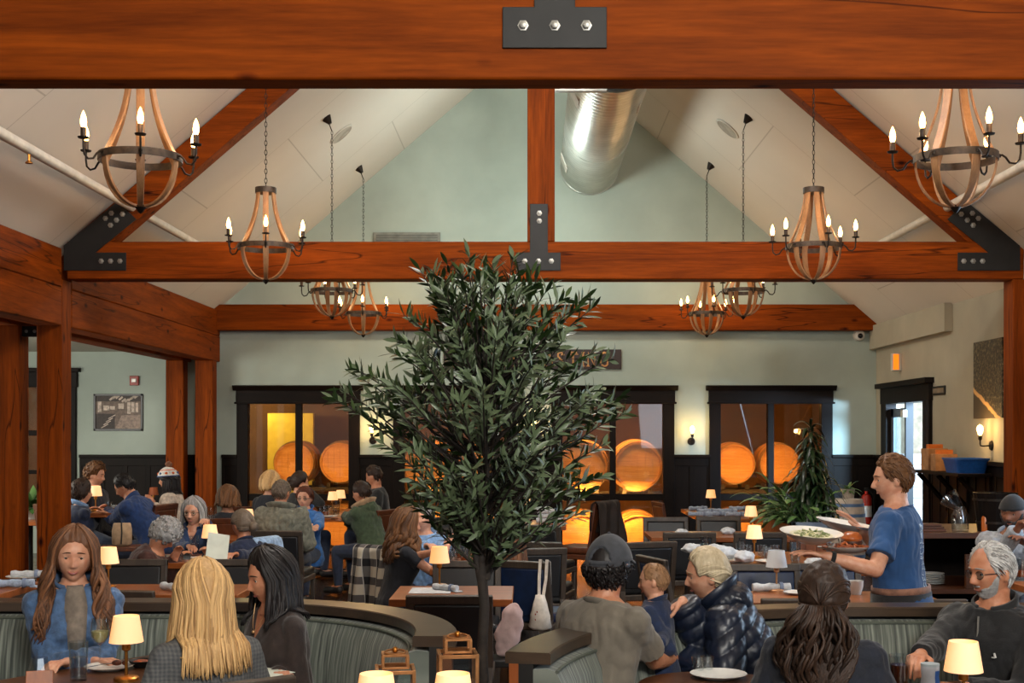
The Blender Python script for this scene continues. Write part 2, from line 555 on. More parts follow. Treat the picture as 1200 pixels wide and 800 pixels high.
stave = wood('barrel_oak', (150, 92, 40), (206, 146, 78), 'x', 2.2, .5, False, .2)
headwood = wood('barrel_head_oak', (168, 108, 50), (218, 160, 90), 'x', 2.6, .5, False, .2)
hoop_m = plain('galvanised_hoop', (122, 104, 80), .4, .7, .12, 12)
def make_barrel():
    r = empty('wine_barrel', (0, 0, 0), 0, 'x', 'barrel')
    M = Matrix.Rotation(math.pi / 2, 4, 'X')       # lathe axis z -> -y
    L_, R0, R1 = .9, .31, .348
    prof = [(R1 - (R1 - R0) * (2 * t - 1) ** 2, -L_ / 2 + L_ * t) for t in [i / 12 for i in range(13)]]
    inner = [(R0 - .028, L_ / 2), (R0 - .028, L_ / 2 - .035), (0.0001, L_ / 2 - .035)]
    inner2 = [(0.0001, -L_ / 2 + .035), (R0 - .028, -L_ / 2 + .035), (R0 - .028, -L_ / 2)]
    b = MB().lathe(inner2 + prof + inner, 40, M=M)
    b.build('staves', stave, r, smooth=30)
    hd = MB()
    for i in range(6):                              # head planks
        x0 = -.281 + i * .0937
        hd_x = [max(-.281, x0 + .001), min(.281, x0 + .0927)]
        n = 6
        pl = []
        for j in range(n + 1):
            xx = hd_x[0] + (hd_x[1] - hd_x[0]) * j / n
            pl.append((xx, -math.sqrt(max(0, .281 ** 2 - xx * xx)) - .0))
        pl += [(p[0], -p[1]) for p in pl[::-1]]
        hd.prism(pl, .016, Matrix.Translation((0, -L_ / 2 + .036, 0)) @ rotX90)
    hd.build('barrel_head', headwood, r, smooth=False)
    for t in (.02, .11, .3, .7, .89, .98):
        z = -L_ / 2 + L_ * t
        rr = R1 - (R1 - R0) * (2 * t - 1) ** 2
        MB().lathe([(rr - .002, z - .02), (rr + .004, z - .02), (rr + .004, z + .02), (rr - .002, z + .02)], 40, M=M, close=True).build('hoop', hoop_m, r)
    return r
barrel = make_barrel()
racks = plain('rack_steel', (48, 40, 34), .5, .4, .1)
BAR = []
for wname, xa, sA, bs in (('far-left window', X(344, 69), 69, 1.08), ('far-left window', X(398, 69), 69, 1.08), ('olive-tree window', X(500, 77), 77, 1.15),
                ('olive-tree window', X(564, 77), 77, 1.15), ('window left of the lit sconce', X(684, 77.5), 77.5, 1.17), ('window left of the lit sconce', X(748, 77.5), 77.5, 1.17),
                ('far-right window', X(862, 72), 72, 1.02), ('far-right window', X(914, 72), 72, 1.02)):
    BAR.append((wname, xa, FPX / sA + .45 * bs, bs))
side = 0
for i, (wn, xa, y, bs) in enumerate(BAR):
    for z, row in ((1.26, 'upper'), (.17, 'lower')):
        lab = '%s %s wine barrel behind the glass of the %s' % (row, 'left' if i % 2 == 0 else 'right', wn)
        inst(barrel, USED, (xa, y, z), 0, lab, 'wine barrels behind the glass', bs)
    if i % 2 == 0:
        xb = BAR[i + 1][1]
        rk = empty('barrel_rack', ((xa + xb) / 2, y, -.2), 0, 'steel rack carrying the barrels behind the %s' % wn, 'rack')
        hw = (xb - xa) / 2
        bmz = MB()
        for s in (-1, 1):
            for yy in (-.38, .38):
                MB().bx(s * (hw + .42) - .025, s * (hw + .42) + .025, yy - .025, yy + .025, 0, 1.05).build('upright', racks, rk)
        for yy in (-.38, .38):
            bmz.bx(-hw - .42, hw + .42, yy - .03, yy + .03, .98, 1.04)
            bmz.bx(-hw - .42, hw + .42, yy - .03, yy + .03, 0, .05)
        for xx in (-hw, hw):                      # cradles
            for yy in (-.38, .38):
                for s in (-1, 1):
                    bmz.box((xx + s * .2, yy, 1.07), (.06, .06, .09)); bmz.box((xx + s * .2, yy, .08), (.06, .06, .09))
        bmz.build('rack_rail', racks, rk)

AMBER = (1.0, .43, .09)
for i, x in enumerate((-3.5, -1.1, 1.2, 3.6)):
    area_light('barrel_room_spot', (x, YB + .42, 2.9), (x, YB + 1.0, .6), .5, 105 if x != 1.2 else 230, AMBER)
    area_light('barrel_room_low_spot', (x, YB + .33, .86), (x, YB + .8, .1), .9, 60 if x != 1.2 else 105, AMBER, .08)
point('barrel_room_lamp', (-4.9, 22.6, 2.3), 45, (1, .75, .3), .1)
point('barrel_room_lamp', (3.9, 20.9, 2.3), 12, AMBER, .1)
point('aisle_back_lamp', (-7.3, 20.6, 2.4), 380, (1, .72, .35), .2)

# ------------------------------------------------------------------ glazed door on the right wall and what stands outside
door = empty('door_1', (XR, (DY0 + DY1) / 2, 0), kind='structure')
hd = (DY1 - DY0) / 2
f = MB()
for s in (-1, 1): f.bx(-.05, .1, s * hd - (.0 if s < 0 else .13), s * hd + (.13 if s < 0 else 0.0), 0, DTOP)
for s in (-1, 1): f.bx(-.05, .0, min(s * hd, s * (hd + .13)), max(s * hd, s * (hd + .13)), 0, DTOP)
f.build('door_frame', darkwood, door, bevel=.005)
h = MB().bx(-.055, .1, -hd - .15, hd + .15, DTOP, DTOP + .22)
h.bx(-.12, .06, -hd - .2, hd + .2, DTOP + .22, DTOP + .29)
h.build('door_header', darkwood, door, bevel=.005)
leaf_m = plain('grey_blue_door_paint', (88, 100, 112), .45, 0, .05)
def leaf(name, M):
    l = MB()
    w = hd - .14
    for x0, x1, z0, z1 in ((0, .11, 0, 2.1), (w - .11, w, 0, 2.1), (0, w, 0, .25), (0, w, 1.98, 2.1), (0, w, .95, 1.05)):
        l.box(M @ Vector(((x0 + x1) / 2, 0, (z0 + z1) / 2)), (x1 - x0, .045, z1 - z0), M.to_3x3())
    d = l.build(name, leaf_m, door, bevel=.004)
    MB().box(M @ Vector((w / 2, 0, 1.1)), (w - .2, .008, 1.8), M.to_3x3()).build('glass_pane', pane_glass, d, smooth=False)
    hn = MB(); hn.tube([M @ Vector((w - .055, -.03, .95)), M @ Vector((w - .055, -.06, .97)), M @ Vector((w - .055, -.06, 1.2)), M @ Vector((w - .055, -.03, 1.22))], .01, 8)
    hn.build('door_handle', steel_black, d)
# far leaf closed, near leaf swung outwards
leaf('door_leaf', Matrix.Translation((.05, hd - .13, 0)) @ Matrix.Rotation(-math.pi / 2, 4, 'Z'))
leaf('door_leaf', Matrix.Translation((.26, -hd + .10, 0)) @ Matrix.Rotation(math.radians(-84), 4, 'Z'))
MB().bx(-.02, .08, -.03, .03, 0, DTOP).build('door_mullion', steel_black, door)
MB().box((-.07, -.1, 2.02), (.06, .12, .1)).build('door_closer', white_paint, door, bevel=.01)

ext = MB()
ext.bx(XR + .2, 14, 8, 30, -.1, -.02)
struct('ground_outside', ext, plain('outdoor_concrete', (170, 172, 172), .9), smooth=False)
fence_m = plain('white_fence_paint', (226, 228, 228), .6, 0, .02)
wl = MB()
for i in range(7): wl.bx(5.5, 11, 23.0, 23.06, i * .2, i * .2 + .19)
for xx in (5.9, 7.4, 8.6, 10.2): wl.bx(xx - .08, xx + .08, 22.92, 23.08, 0, 1.55)
tag(wl.build('boarded_fence', fence_m, bevel=.006), 'white boarded fence outside the glazed side door', 'fence')
shed = empty('porch_wall', (8.0, 25.2, 0), -math.pi / 2, 'pale beige outbuilding wall seen through the side door', 'building')
MB().bx(-.1, .1, -3.2, 5, 0, 4.5).build('siding', plain('beige_siding', (214, 200, 176), .8), shed)
f2 = MB()
for a in ((-.14, -.1, -1.0, 1.0, 1.2, 1.28), (-.14, -.1, -1.0, 1.0, 2.5, 2.58), (-.14, -.1, -1.0, -.92, 1.2, 2.58), (-.14, -.1, .92, 1.0, 1.2, 2.58)): f2.bx(*a)
f2.build('window_trim', darkwood, shed)

# ------------------------------------------------------------------ timber trusses
def plate_poly(mbp, poly, y, th=.012):
    mbp.prism(poly, th, Matrix.Translation((0, y, 0)) @ rotX90)
def bolts(plate, pts, y, r=.02):
    for x, z in pts:
        MB().lathe([(r * 1.5, 0), (r * 1.5, .004), (r, .005), (r, .018), (r * .6, .02)], 6, (x, y, z), Matrix.Rotation(math.pi / 2, 3, 'X')).build('bolt', bolt_steel, plate)
def rafter_mesh(sx, y0, y1, xe, depth=.365, ztie=CH + 1.865):
    # outline in xz: outer edge follows the roof, inner edge parallel to it
    a = (XC, ZR - .02); b = (xe, roof_z(xe) - .02)
    c = (xe, roof_z(xe) - .02 - depth * 1.0); d = (XC, ZR - .02 - depth)
    return MB().prism([a, b, c, d] if sx < 0 else [d, c, b, a], y1 - y0, Matrix.Translation((0, y1, 0)) @ rotX90)
def truss(label, y0, y1, x0, x1, zt0, zt1, full=True, front=False):
    t = empty('timber_truss', (0, 0, 0), 0, label, 'roof truss')
    MB().bx(x0, x1, y0, y1, zt0, zt1).build('tie_beam', beam_x, t, bevel=.012)
    if not full: return t
    MB().bx(XC - .133 + .015, XC + .133 + .015, y0, y1, zt1, ZR - .3).build('king_post', beam_z, t, bevel=.01)
    rafter_mesh(-1, y0 + .02, y1 - .02, x0 + .02).build('rafter', beam_x, t, bevel=.01)
    rafter_mesh(1, y0 + .02, y1 - .02, x1 - .02).build('rafter', beam_x, t, bevel=.01)
    return t
# front truss: only its tie beam and the foot of the king post plate are in view
T1Y = FPX / 276.7
t1 = truss('nearest timber truss, its tie beam running across the top of the view', T1Y, T1Y + .16, XL - .4, XR, CH + 1.5, CH + 1.865)
s1 = 276.7
px0, px1 = X(589, s1), X(711, s1)
pz0, pz1 = CH - (57 - CY) / s1, CH - (9 - CY) / s1
sx0, sx1 = X(626, s1), X(674, s1)
m1 = MB(); plate_poly(m1, [(px0, pz0), (px1, pz0), (px1, pz1), (sx1, pz1), (sx1, pz1 + .6), (sx0, pz1 + .6), (sx0, pz1), (px0, pz1)], T1Y)
p = m1.build('steel_plate', steel_black, t1, bevel=.002)
bolts(p, [(X(613, s1), CH - (31 - CY) / s1), (X(650, s1), CH - (31 - CY) / s1), (X(687, s1), CH - (31 - CY) / s1)], T1Y - .012, .016)

T2Y = FPX / 120.7
t2 = truss('middle timber truss with king post and long tie beam behind the olive tree', T2Y, T2Y + .26, X(78, 120.7), 4.79, CH + 1.5, CH + 1.865)
def P2(px, py): return (X(px, 120.7), CH - (py - CY) / 120.7)
m1 = MB(); plate_poly(m1, [P2(605, 317), P2(657, 317), P2(657, 296), P2(642, 296), P2(642, 239), P2(621, 239), P2(621, 296), P2(605, 296)], T2Y)
p = m1.build('steel_plate', steel_black, t2, bevel=.002)
bolts(p, [P2(632, 250), P2(632, 259), P2(615, 306), P2(631, 306), P2(646, 306)], T2Y - .012, .018)
for mir in (0, 1):
    q = (lambda a, b: P2(a, b)) if not mir else (lambda a, b: P2(1270.0 - a + 0.0, b))
    m1 = MB()
    poly = [q(75, 317), q(148, 317), q(148, 296), q(112, 296), q(160, 257), q(138, 236), q(75, 288)]
    plate_poly(m1, poly if not mir else poly[::-1], T2Y)
    p = m1.build('steel_plate', steel_black, t2, bevel=.002)
    bolts(p, [q(119, 306), q(130, 306), q(141, 306), q(124, 256), q(131, 250), q(137, 258), q(144, 251), q(130, 264)], T2Y - .012, .018)
t3 = truss('far tie beam fixed along the back wall above the barrel windows', YB - .2, YB, XL - .2, XR, CH + 1.5, CH + 1.875, full=False)

# left arcade: doubled beams and paired posts
def arcade(label, y0, y1):
    a = empty('arcade_beam', (0, 0, 0), 0, label, 'beam')
    MB().bx(XL - .25, XL, y0, y1, CH + 1.05, CH + 1.425).build('lower_timber', beam_y, a, bevel=.012)
    MB().bx(XL - .25, XL, y0, y1, CH + 1.427, CH + 1.80).build('upper_timber', beam_y, a, bevel=.012)
arcade('doubled side beam left of the nearest posts, running out of the left edge', -1.0, T2Y - .005)
arcade('doubled side beam over the aisle between the near and far left posts', T2Y + .265, YB - .005)
MB_ = MB().bx(-5.22, -4.97, -1.0, YB, CH + 1.05, CH + 1.2)
tag(MB_.build('aisle_header_beam', beam_y, bevel=.01), 'timber header over the outer row of aisle posts', 'beam')
def post(x0, x1, y0, y1, z1, label):
    p = empty('timber_post', ((x0 + x1) / 2, (y0 + y1) / 2, 0), 0, label, 'post')
    hx, hy = (x1 - x0) / 2, (y1 - y0) / 2
    MB().bx(-hx, hx, -hy, hy, .0, z1).build('shaft', beam_z, p, bevel=.01)
    MB().bx(-hx - .012, hx + .012, -hy - .012, hy + .012, 0, .16).build('base_plate', steel_black, p, bevel=.003)
    return p
post(XL - .25, XL, T2Y, T2Y + .25, CH + 1.5, 'square timber post under the left end of the middle truss')
post(-5.22, -4.97, T2Y, T2Y + .25, CH + 1.05, 'outer timber post at the left edge beside the near aisle post')
post(XL - .25, XL, YB - .45, YB - .2, CH + 1.05, 'timber post against the back wall left of the first barrel window')
post(-5.22, -4.97, YB - .45, YB - .2, CH + 1.05, 'timber post against the aisle back wall right of the framed photograph')
post(4.68, 4.93, T2Y, T2Y + .25, CH + 1.5, 'timber post at the right edge beside the lit wall sconce')
br = empty('post_bracket', (-4.885, T2Y + .12, 2.70), 0, 'black steel bracket joining the two near left posts at their tops', 'bracket')
MB().bx(-.085, .085, -.05, .05, 0, .10).build('bracket_body', steel_black, br, bevel=.004)
bolts(br, [(-.04, .05), (.04, .05)], -.05, .012)

# ------------------------------------------------------------------ spiral duct, pipes, ceiling fittings
def duct_mat():
    m, nt, b, L = newmat('spiral_duct_metal')
    v = coords(nt, L)
    w = nt.nodes.new('ShaderNodeTexWave'); w.bands_direction = 'Y'; w.inputs['Scale'].default_value = 5.2; w.inputs['Distortion'].default_value = .1
    L.new(v, w.inputs['Vector'])
    n = noise_tex(nt, L, v, 3, 3)
    L.new(ramp(nt, L, n, [(.3, (176, 176, 168)), (.7, (200, 200, 192))]), b.inputs['Base Color'])
    setin(b, Metallic=.8, Roughness=.34)
    return m
duct_m = duct_mat()
D = empty('spiral_air_duct', (.86, YB, CH + 3.92), 0, 'big round silver spiral duct running into the gable wall', 'duct')
Mr = Matrix.Rotation(math.pi / 2, 4, 'X')
rib = [(.42 + (.012 if j % 4 in (1, 2) else 0), .031 * j) for j in range(240)]
MB().lathe(rib + [(.40, 7.4), (.40, 0)], 48, M=Mr, close=True).build('duct_shell', duct_m, D, smooth=40)
for z in (.02, 2.2, 5.75):
    MB().lathe([(.42, z), (.435, z), (.435, z + .05), (.42, z + .05)], 48, M=Mr, close=True).build('duct_joint', duct_m, D)
MB().lathe([(.42, 5.9), (.50, 5.9), (.50, 5.96), (.42, 5.96)], 48, M=Mr, close=True).build('duct_flange', steel_black, D)
for z, a in ((.9, 200), (4.6, 205), (4.3, -22)):
    a = math.radians(a)
    c = Vector((.425 * math.cos(a), -z, .425 * math.sin(a)))
    MB().box(c, (.012, .34, .24), Matrix.Rotation(-a, 3, 'Y')).build('access_panel', white_paint, D, bevel=.004)
hgr = MB()
for z in (1.5, 6.0):
    hgr.bx(-.008, .008, -z - .008, -z + .008, .41, ZR - .02 - .78 * .86 - CH - 3.92)
hgr.build('hanger_rod', iron, D)
MB().bx(-.62, -.1, -5.98, -5.9, -.50, -.43).build('support_angle', bolt_steel, D)

def pipe(label, xx, zz, y0, y1):
    p = empty('sprinkler_pipe', (xx, y0, CH + zz), 0, label, 'pipe')
    MB().tube([(0, 0, 0), (0, y1 - y0, 0)], .042, 14).build('pipe_run', white_paint, p)
    for i, yy in enumerate((1.5, 4.4, 7.0)):
        h = MB().tube([(0, yy, .03), (0, yy, roof_z(xx) - CH - zz)], .007, 6)
        h.lathe([(.052, -.02), (.052, .02), (.042, .02), (.042, -.02)], 14, (0, yy, 0), Matrix.Rotation(math.pi / 2, 3, 'X'), True)
        h.build('pipe_hanger', iron, p)
        s = MB().tube([(0, yy + .9, -.02), (0, yy + .9, -.10)], .012, 8); s.lathe([(.03, -.11), (.03, -.105), (.012, -.09)], 10, (0, yy + .9, 0))
        s.build('sprinkler_head', brass, p)
pipe('white sprinkler pipe under the left roof slope', -3.88, 2.2, 2.0, 15.0)
pipe('white sprinkler pipe under the right roof slope', 4.05, 2.2, 2.0, 15.0)
for sx, lab in ((-1, 'round flush speaker in the left ceiling slope'), (1, 'round flush speaker in the right ceiling slope')):
    xx = -2.36 if sx < 0 else 2.45
    sp = empty('ceiling_speaker', (xx, FPX / 94.2, roof_z(xx) - .003), 0, lab, 'speaker', 'ceiling speakers')
    Ms = Matrix.Rotation(math.atan(.86) * (-1 if sx < 0 else 1), 4, 'Y')
    MB().lathe([(.0001, -.012), (.155, -.012), (.165, 0), (.0001, 0)], 32, M=Ms).build('speaker_grille', plain('speaker_grille_grey', (168, 160, 146), .7), sp)
    MB().lathe([(.155, -.016), (.175, -.012), (.18, 0), (.155, 0)], 32, M=Ms, close=True).build('speaker_rim', white_paint, sp)
g = empty('wall_vent', (X(477, 80), YB, CH - (298 - CY) / 80), 0, 'grey slatted air vent on the gable above the middle tie beam', 'vent')
MB().bx(-.49, .49, -.03, 0, -.32, .32).build('vent_frame', plain('vent_grey', (128, 128, 118), .6), g, bevel=.004)
sl = MB()
for i in range(16): sl.bx(-.45, .45, -.04, -.03, -.29 + i * .037, -.27 + i * .037)
sl.build('vent_slats', plain('vent_slat_grey', (104, 104, 96), .6), g)
dl = empty('recessed_downlight', (X(120, 100), 15.0, 2.945), 0, 'small recessed light in the left aisle ceiling', 'light')
MB().lathe([(.07, 0), (.10, 0), (.10, -.012), (.07, -.008)], 24, close=True).build('light_rim', white_paint, dl)
MB().lathe([(.0001, -.004), (.07, -.004), (.07, 0), (.0001, 0)], 24).build('light_lens', emis('downlight_glow', (255, 214, 150), 8), dl)

# ------------------------------------------------------------------ chandeliers
stave_m = wood('chandelier_stave_wood', (120, 82, 50), (176, 130, 86), 'z', 3, .55, False, .2)
ring_m = plain('weathered_band', (70, 58, 48), .55, .35, .2, 25)
candle_m = plain('candle_sleeve', (60, 44, 32), .5, .3, .1)
RR = .235
def stave_r(z):                       # radius at height z (ring at 0, top .53, tip -.30)
    if z >= 0:
        t = z / .53
        return .075 + (RR - .075) * (1 - t) ** 1.9
    t = -z / .29
    return RR * math.sqrt(max(0, 1 - t ** 2.0)) * (1 - .06 * t) + .018 * t
def make_chandelier():
    c = empty('chandelier', (0, 0, 0), 0, 'x', 'chandelier')
    for k in range(6):
        a = math.pi / 6 + k * math.pi / 3
        zs = [.53 - i * .53 / 10 for i in range(11)] + [-.29 * math.sin(math.pi / 2 * i / 9) for i in range(1, 10)]
        pts = [(math.cos(a) * stave_r(z), math.sin(a) * stave_r(z), z) for z in zs]
        w = [.05] * 11 + [.05 - .003 * i for i in range(9)]
        MB().strip(pts, w, .014, (-math.sin(a), math.cos(a), 0)).build('stave', stave_m, c, bevel=.002)
    MB().lathe([(RR + .008, -.022), (RR + .014, -.022), (RR + .014, .022), (RR + .008, .022)], 40, close=True).build('ring_band', ring_m, c)
    MB().lathe([(.088, .48), (.094, .48), (.094, .53), (.0001, .535), (.0001, .525), (.088, .52)], 24).build('top_collar', ring_m, c)
    MB().lathe([(.0001, -.335), (.012, -.325), (.03, -.30), (.036, -.285), (.0001, -.28)], 16).build('finial', iron, c)
    for k in range(6):
        a = k * math.pi / 3 + math.pi / 6 + math.pi / 3
        ca, sa = math.cos(a), math.sin(a)
        pr = [(RR + .01, .0), (RR + .03, .004), (RR + .05, -.012), (RR + .072, -.045), (RR + .105, -.052), (RR + .128, -.03), (RR + .134, .01), (RR + .134, .06)]
        arm = MB().tube([(ca * r, sa * r, z) for r, z in pr], .0065, 8)
        arm.lathe([(.0001, .058), (.03, .062), (.034, .07), (.0001, .068)], 16, (ca * (RR + .134), sa * (RR + .134), 0))
        arm.lathe([(.0001, -.0), (.014, 0), (.014, .02), (.0001, .02)], 8, (ca * (RR + .01), sa * (RR + .01), -.01))
        ao = arm.build('arm', iron, c)
        MB().lathe([(.0165, .068), (.0165, .125), (.0001, .127)], 14, (ca * (RR + .134), sa * (RR + .134), 0)).build('candle_sleeve', candle_m, ao)
        MB().lathe([(.010, .125), (.017, .145), (.0185, .16), (.014, .19), (.006, .213), (.0001, .225)], 14, (ca * (RR + .134), sa * (RR + .134), 0)).build('bulb', bulb_hot, ao)
    return c
chand = make_chandelier()
def chain_mesh(z0, z1):
    m = MB(); n = int((z1 - z0) / .042)
    for i in range(n):
        z = z0 + .021 + i * .042
        pts = []
        for k in range(9):
            a = 2 * math.pi * k / 8
            h = .011 * math.cos(a)
            pts.append((h, 0, z + .025 * math.sin(a)) if i % 2 else (0, h, z + .025 * math.sin(a)))
        m.tube(pts, .0034, 5, cap=False)
    return m
names = [('left', -2.37, 193, 0.296, 'nearest chandelier on the left, cropped by the front beam'), ('left', -2.37, 131, 0.204, 'second chandelier on the left, hanging before the middle tie beam'),
         ('left', -2.33, 100, .38, 'third chandelier on the left, half hidden by the middle beam'), ('left', -2.33, 84.2, .1, 'farthest chandelier on the left, next to the olive tree'),
         ('right', 2.58, 193, .20, 'nearest chandelier on the right, cropped by the front beam'), ('right', 2.53, 131, .13, 'second chandelier on the right, hanging before the middle tie beam'),
         ('right', 2.49, 100, .2, 'third chandelier on the right, half hidden by the middle beam'), ('right', 2.45, 84.2, .12, 'farthest chandelier on the right, lowest in view')]
for sd, x, s, rz, lab in names:
    z = CH + 1.334 + .335
    c = inst(chand, USED, (x, FPX / s, z), rz, lab, 'chandeliers')
for (sd, x, s, rz, lab), c in zip(names, [o for o in COL.objects if o.name.split('.')[0] == 'chandelier']):
    z = CH + 1.334 + .335
    top = roof_z(x) - z
    dx = -.07 if x < 0 else .07
    off = Matrix.Rotation(-rz, 3, 'Z') @ Vector((dx, 0, 0))
    ch = chain_mesh(.53, top - .20)
    ch.tube([(0, 0, top - .21), (off.x * .6, off.y * .6, top - .1), (off.x, off.y, roof_z(x + dx) - z)], .006, 6)
    ch.build('chain', iron, c)
    cn = MB().lathe([(.02, -.09), (.055, -.02), (.065, 0), (.0001, 0)], 18, (off.x, off.y, roof_z(x + dx) - z + .01), Matrix.Rotation(-rz, 3, 'Z') @ Matrix.Rotation(math.radians(-36 if x < 0 else 36), 3, 'Y'))
    cn.build('ceiling_canopy', iron, c)
    for k in (0, 2, 4):
        a = math.pi / 6 + k * math.pi / 3
        point('candle_glow', (.43 * math.cos(a), .43 * math.sin(a), .2), 5.5, (1.0, .62, .30), .03, c)
# ------------------------------------------------------------------ wall fittings
def sconce(loc, rz, label, power=9):
    o = empty('wall_sconce', loc, rz, label, 'wall lamp')          # wall is at local y=0, room towards -y
    Mx = Matrix.Rotation(math.pi / 2, 3, 'X')
    MB().lathe([(.0001, .022), (.045, .02), (.055, .006), (.055, 0), (.0001, 0)], 24, M=Mx).build('back_plate', iron, o)
    a = MB().tube([(0, -.02, 0), (0, -.10, -.005), (0, -.125, .0), (0, -.13, .02), (0, -.13, .07)], .008, 10)
    a.build('arm', iron, o)
    MB().lathe([(.012, .06), (.02, .07), (.02, .11), (.012, .115), (.0001, .115)], 16, (0, -.13, 0)).build('socket', iron, o)
    MB().lathe([(.014, .115), (.022, .135), (.033, .17), (.034, .19), (.026, .215), (.0001, .232)], 18, (0, -.13, 0)).build('bulb', sconce_hot, o)
    p = point('sconce_glow', (0, -.18, .18), power, (1, .62, .24), .04, o)
    return o
sconce((X(437, 80), YB, CH - (516 - CY) / 80), 0, 'lit wall sconce right of the far-left barrel window')
sconce((X(626, 80), YB, CH - (512 - CY) / 80), 0, 'lit wall sconce glimpsed through the olive tree leaves')
sconce((X(810, 80), YB, CH - (517 - CY) / 80), 0, 'lit wall sconce between the two right-hand barrel windows')
sconce((XR, FPX / 106.8, CH - (522 - CY) / 106.8), -math.pi / 2, 'lit wall sconce on the right wall under the aerial canvas', 12)

# sign
sg = empty('lettered_sign', (X(624, 80), YB, CH - (421 - CY) / 80), 0, 'dark sign with gold serif letters partly hidden by the olive tree', 'sign')
MB().bx(-1.3, 1.3, -.035, 0, -.145, .145).build('sign_board', plain('sign_brown', (44, 24, 18), .5), sg, bevel=.006)
gold = plain('sign_gold', (178, 122, 66), .4, .3, .06)
def text_obj(txt, size, mat, parent, loc, rot, ext=.004, name='lettering', xs=1.0):
    c = bpy.data.curves.new(name, 'FONT'); c.body = txt; c.size = size; c.extrude = ext
    c.align_x = 'CENTER'; c.align_y = 'CENTER'; c.space_character = 1.12
    o = bpy.data.objects.new(name, c); COL.objects.link(o)
    dg = bpy.context.evaluated_depsgraph_get()
    me = bpy.data.meshes.new_from_object(o.evaluated_get(dg))
    bpy.data.objects.remove(o)
    o = bpy.data.objects.new(name, me); COL.objects.link(o)
    me.materials.clear(); me.materials.append(mat)
    o.location = loc; o.rotation_euler = rot; o.scale = (xs, 1, 1)
    if parent: o.parent = parent
    return o
# gold capitals built as strokes with serifs
GLY = {'B': [[(0, 0), (0, 1)], [(0, 1), (.38, .98), (.5, .76), (.38, .54), (0, .53)], [(0, .53), (.45, .5), (.58, .27), (.45, .03), (0, 0)]],
       'A': [[(0, 0), (.33, 1), (.66, 0)], [(.12, .36), (.54, .36)]],
       'R': [[(0, 0), (0, 1)], [(0, 1), (.38, .98), (.5, .76), (.38, .52), (0, .5)], [(.25, .5), (.6, 0)]],
       'E': [[(.5, .14), (.5, 0), (0, 0), (0, 1), (.48, 1), (.48, .86)], [(0, .52), (.36, .52)]],
       'L': [[(0, 1), (0, 0), (.48, 0), (.48, .16)]],
       'T': [[(.0, .86), (0, 1), (.6, 1), (.6, .86)], [(.3, 1), (.3, 0)]],
       'S': [[(.46, .82), (.38, .97), (.2, 1), (.05, .9), (.05, .7), (.2, .56), (.36, .45), (.48, .3), (.44, .1), (.25, 0), (.06, .04), (.0, .2)]],
       'I': [[(.1, 0), (.1, 1)]],
       'N': [[(0, 0), (0, 1), (.58, 0), (.58, 1)]],
       'G': [[(.62, .8), (.52, .95), (.34, 1), (.12, .9), (0, .62), (.02, .34), (.16, .08), (.36, 0), (.54, .04), (.64, .14), (.64, .42), (.42, .42)]]}
def letters(txt, width, h, mat, parent, y, name='letter'):
    adv = {'I': .42, ' ': .5}
    total = sum(adv.get(ch, .84) for ch in txt)
    x = -width / 2; k = width / total
    for ch in txt:
        a = adv.get(ch, .84) * k
        if ch in GLY:
            m = MB()
            wsc = min(.25 / .3, k / h * 1.05) * h
            for st in GLY[ch]:
                pts = [(x + p[0] * wsc, y, (p[1] - .5) * h) for p in st]
                m.strip(pts, .006, h * .13, (0, 1, 0))
                for e in (st[0], st[-1]):
                    m.box((x + e[0] * wsc, y, (e[1] - .5) * h), (h * .26, .0065, h * .06))
            m.build(name, mat, parent, smooth=False)
        x += a
letters('BARREL TASTING', 2.34, .2, gold, sg, -.039)

# framed photograph in the aisle (tanks and racks in a cellar, in greys)
ph = empty('framed_photograph', (X(139, 80), YB, CH - (483 - CY) / 80), 0, 'black framed sepia photograph of a tank hall on the aisle wall', 'picture')
blk = plain('black_frame', (20, 19, 18), .4)
f = MB()
for a in ((-.36, -.33, -.27, .27), (.33, .36, -.27, .27), (-.36, .36, .24, .27), (-.36, .36, -.27, -.24)): f.bx(a[0], a[1], -.03, 0, a[2], a[3])
f.build('frame', blk, ph, bevel=.003)
sep = [plain('photo_tone_%d' % i, c, .6, 0, .12, 30) for i, c in enumerate(((58, 46, 40), (112, 94, 82), (196, 178, 162), (148, 128, 114)))]
m = MB(); m.mi = 1; m.bx(-.34, .34, -.012, -.004, -.25, .25)
m.mi = 0; m.bx(-.33, -.05, -.0125, -.0115, -.25, -.02); m.bx(-.33, .33, -.0125, -.0115, .16, .25)
m.mi = 2
for i in range(9): m.box((-.1 + i * .045, -.0127, .2 + .03 * math.sin(i)), (.03, .001, .07), Matrix.Rotation(.9, 3, 'Y'))
for x0, z0, w_, h_ in ((.13, -.02, .05, .17), (.19, 0, .045, .15), (.25, 0, .04, .14), (-.3, .0, .05, .16), (-.22, .03, .09, .07), (-.12, .04, .07, .05), (0, .05, .08, .08)):
    m.bx(x0, x0 + w_, -.0128, -.0118, z0, z0 + h_)
m.mi = 3; m.prism([(-.05, -.25), (.33, -.25), (.33, -.04), (.05, -.04)], .001, Matrix.Translation((0, -.0118, 0)) @ rotX90)
m.mi = 2
for i in range(4): m.box((-.2 + i * .035, -.013, -.2 + i * .045), (.12, .001, .012), Matrix.Rotation(-.5, 3, 'Y'))
m.build('print', sep, ph, smooth=False)

al = empty('fire_alarm', (X(158, 80), YB, CH - (446 - CY) / 80), 0, 'red fire alarm strobe above the framed photograph', 'alarm')
MB().bx(-.065, .065, -.045, 0, -.07, .07).build('housing', plain('alarm_red', (150, 42, 24), .45), al, bevel=.008)
MB().bx(-.035, .035, -.06, -.045, -.025, .03).build('strobe_lens', plain('strobe_clear', (214, 206, 196), .2), al, bevel=.006)

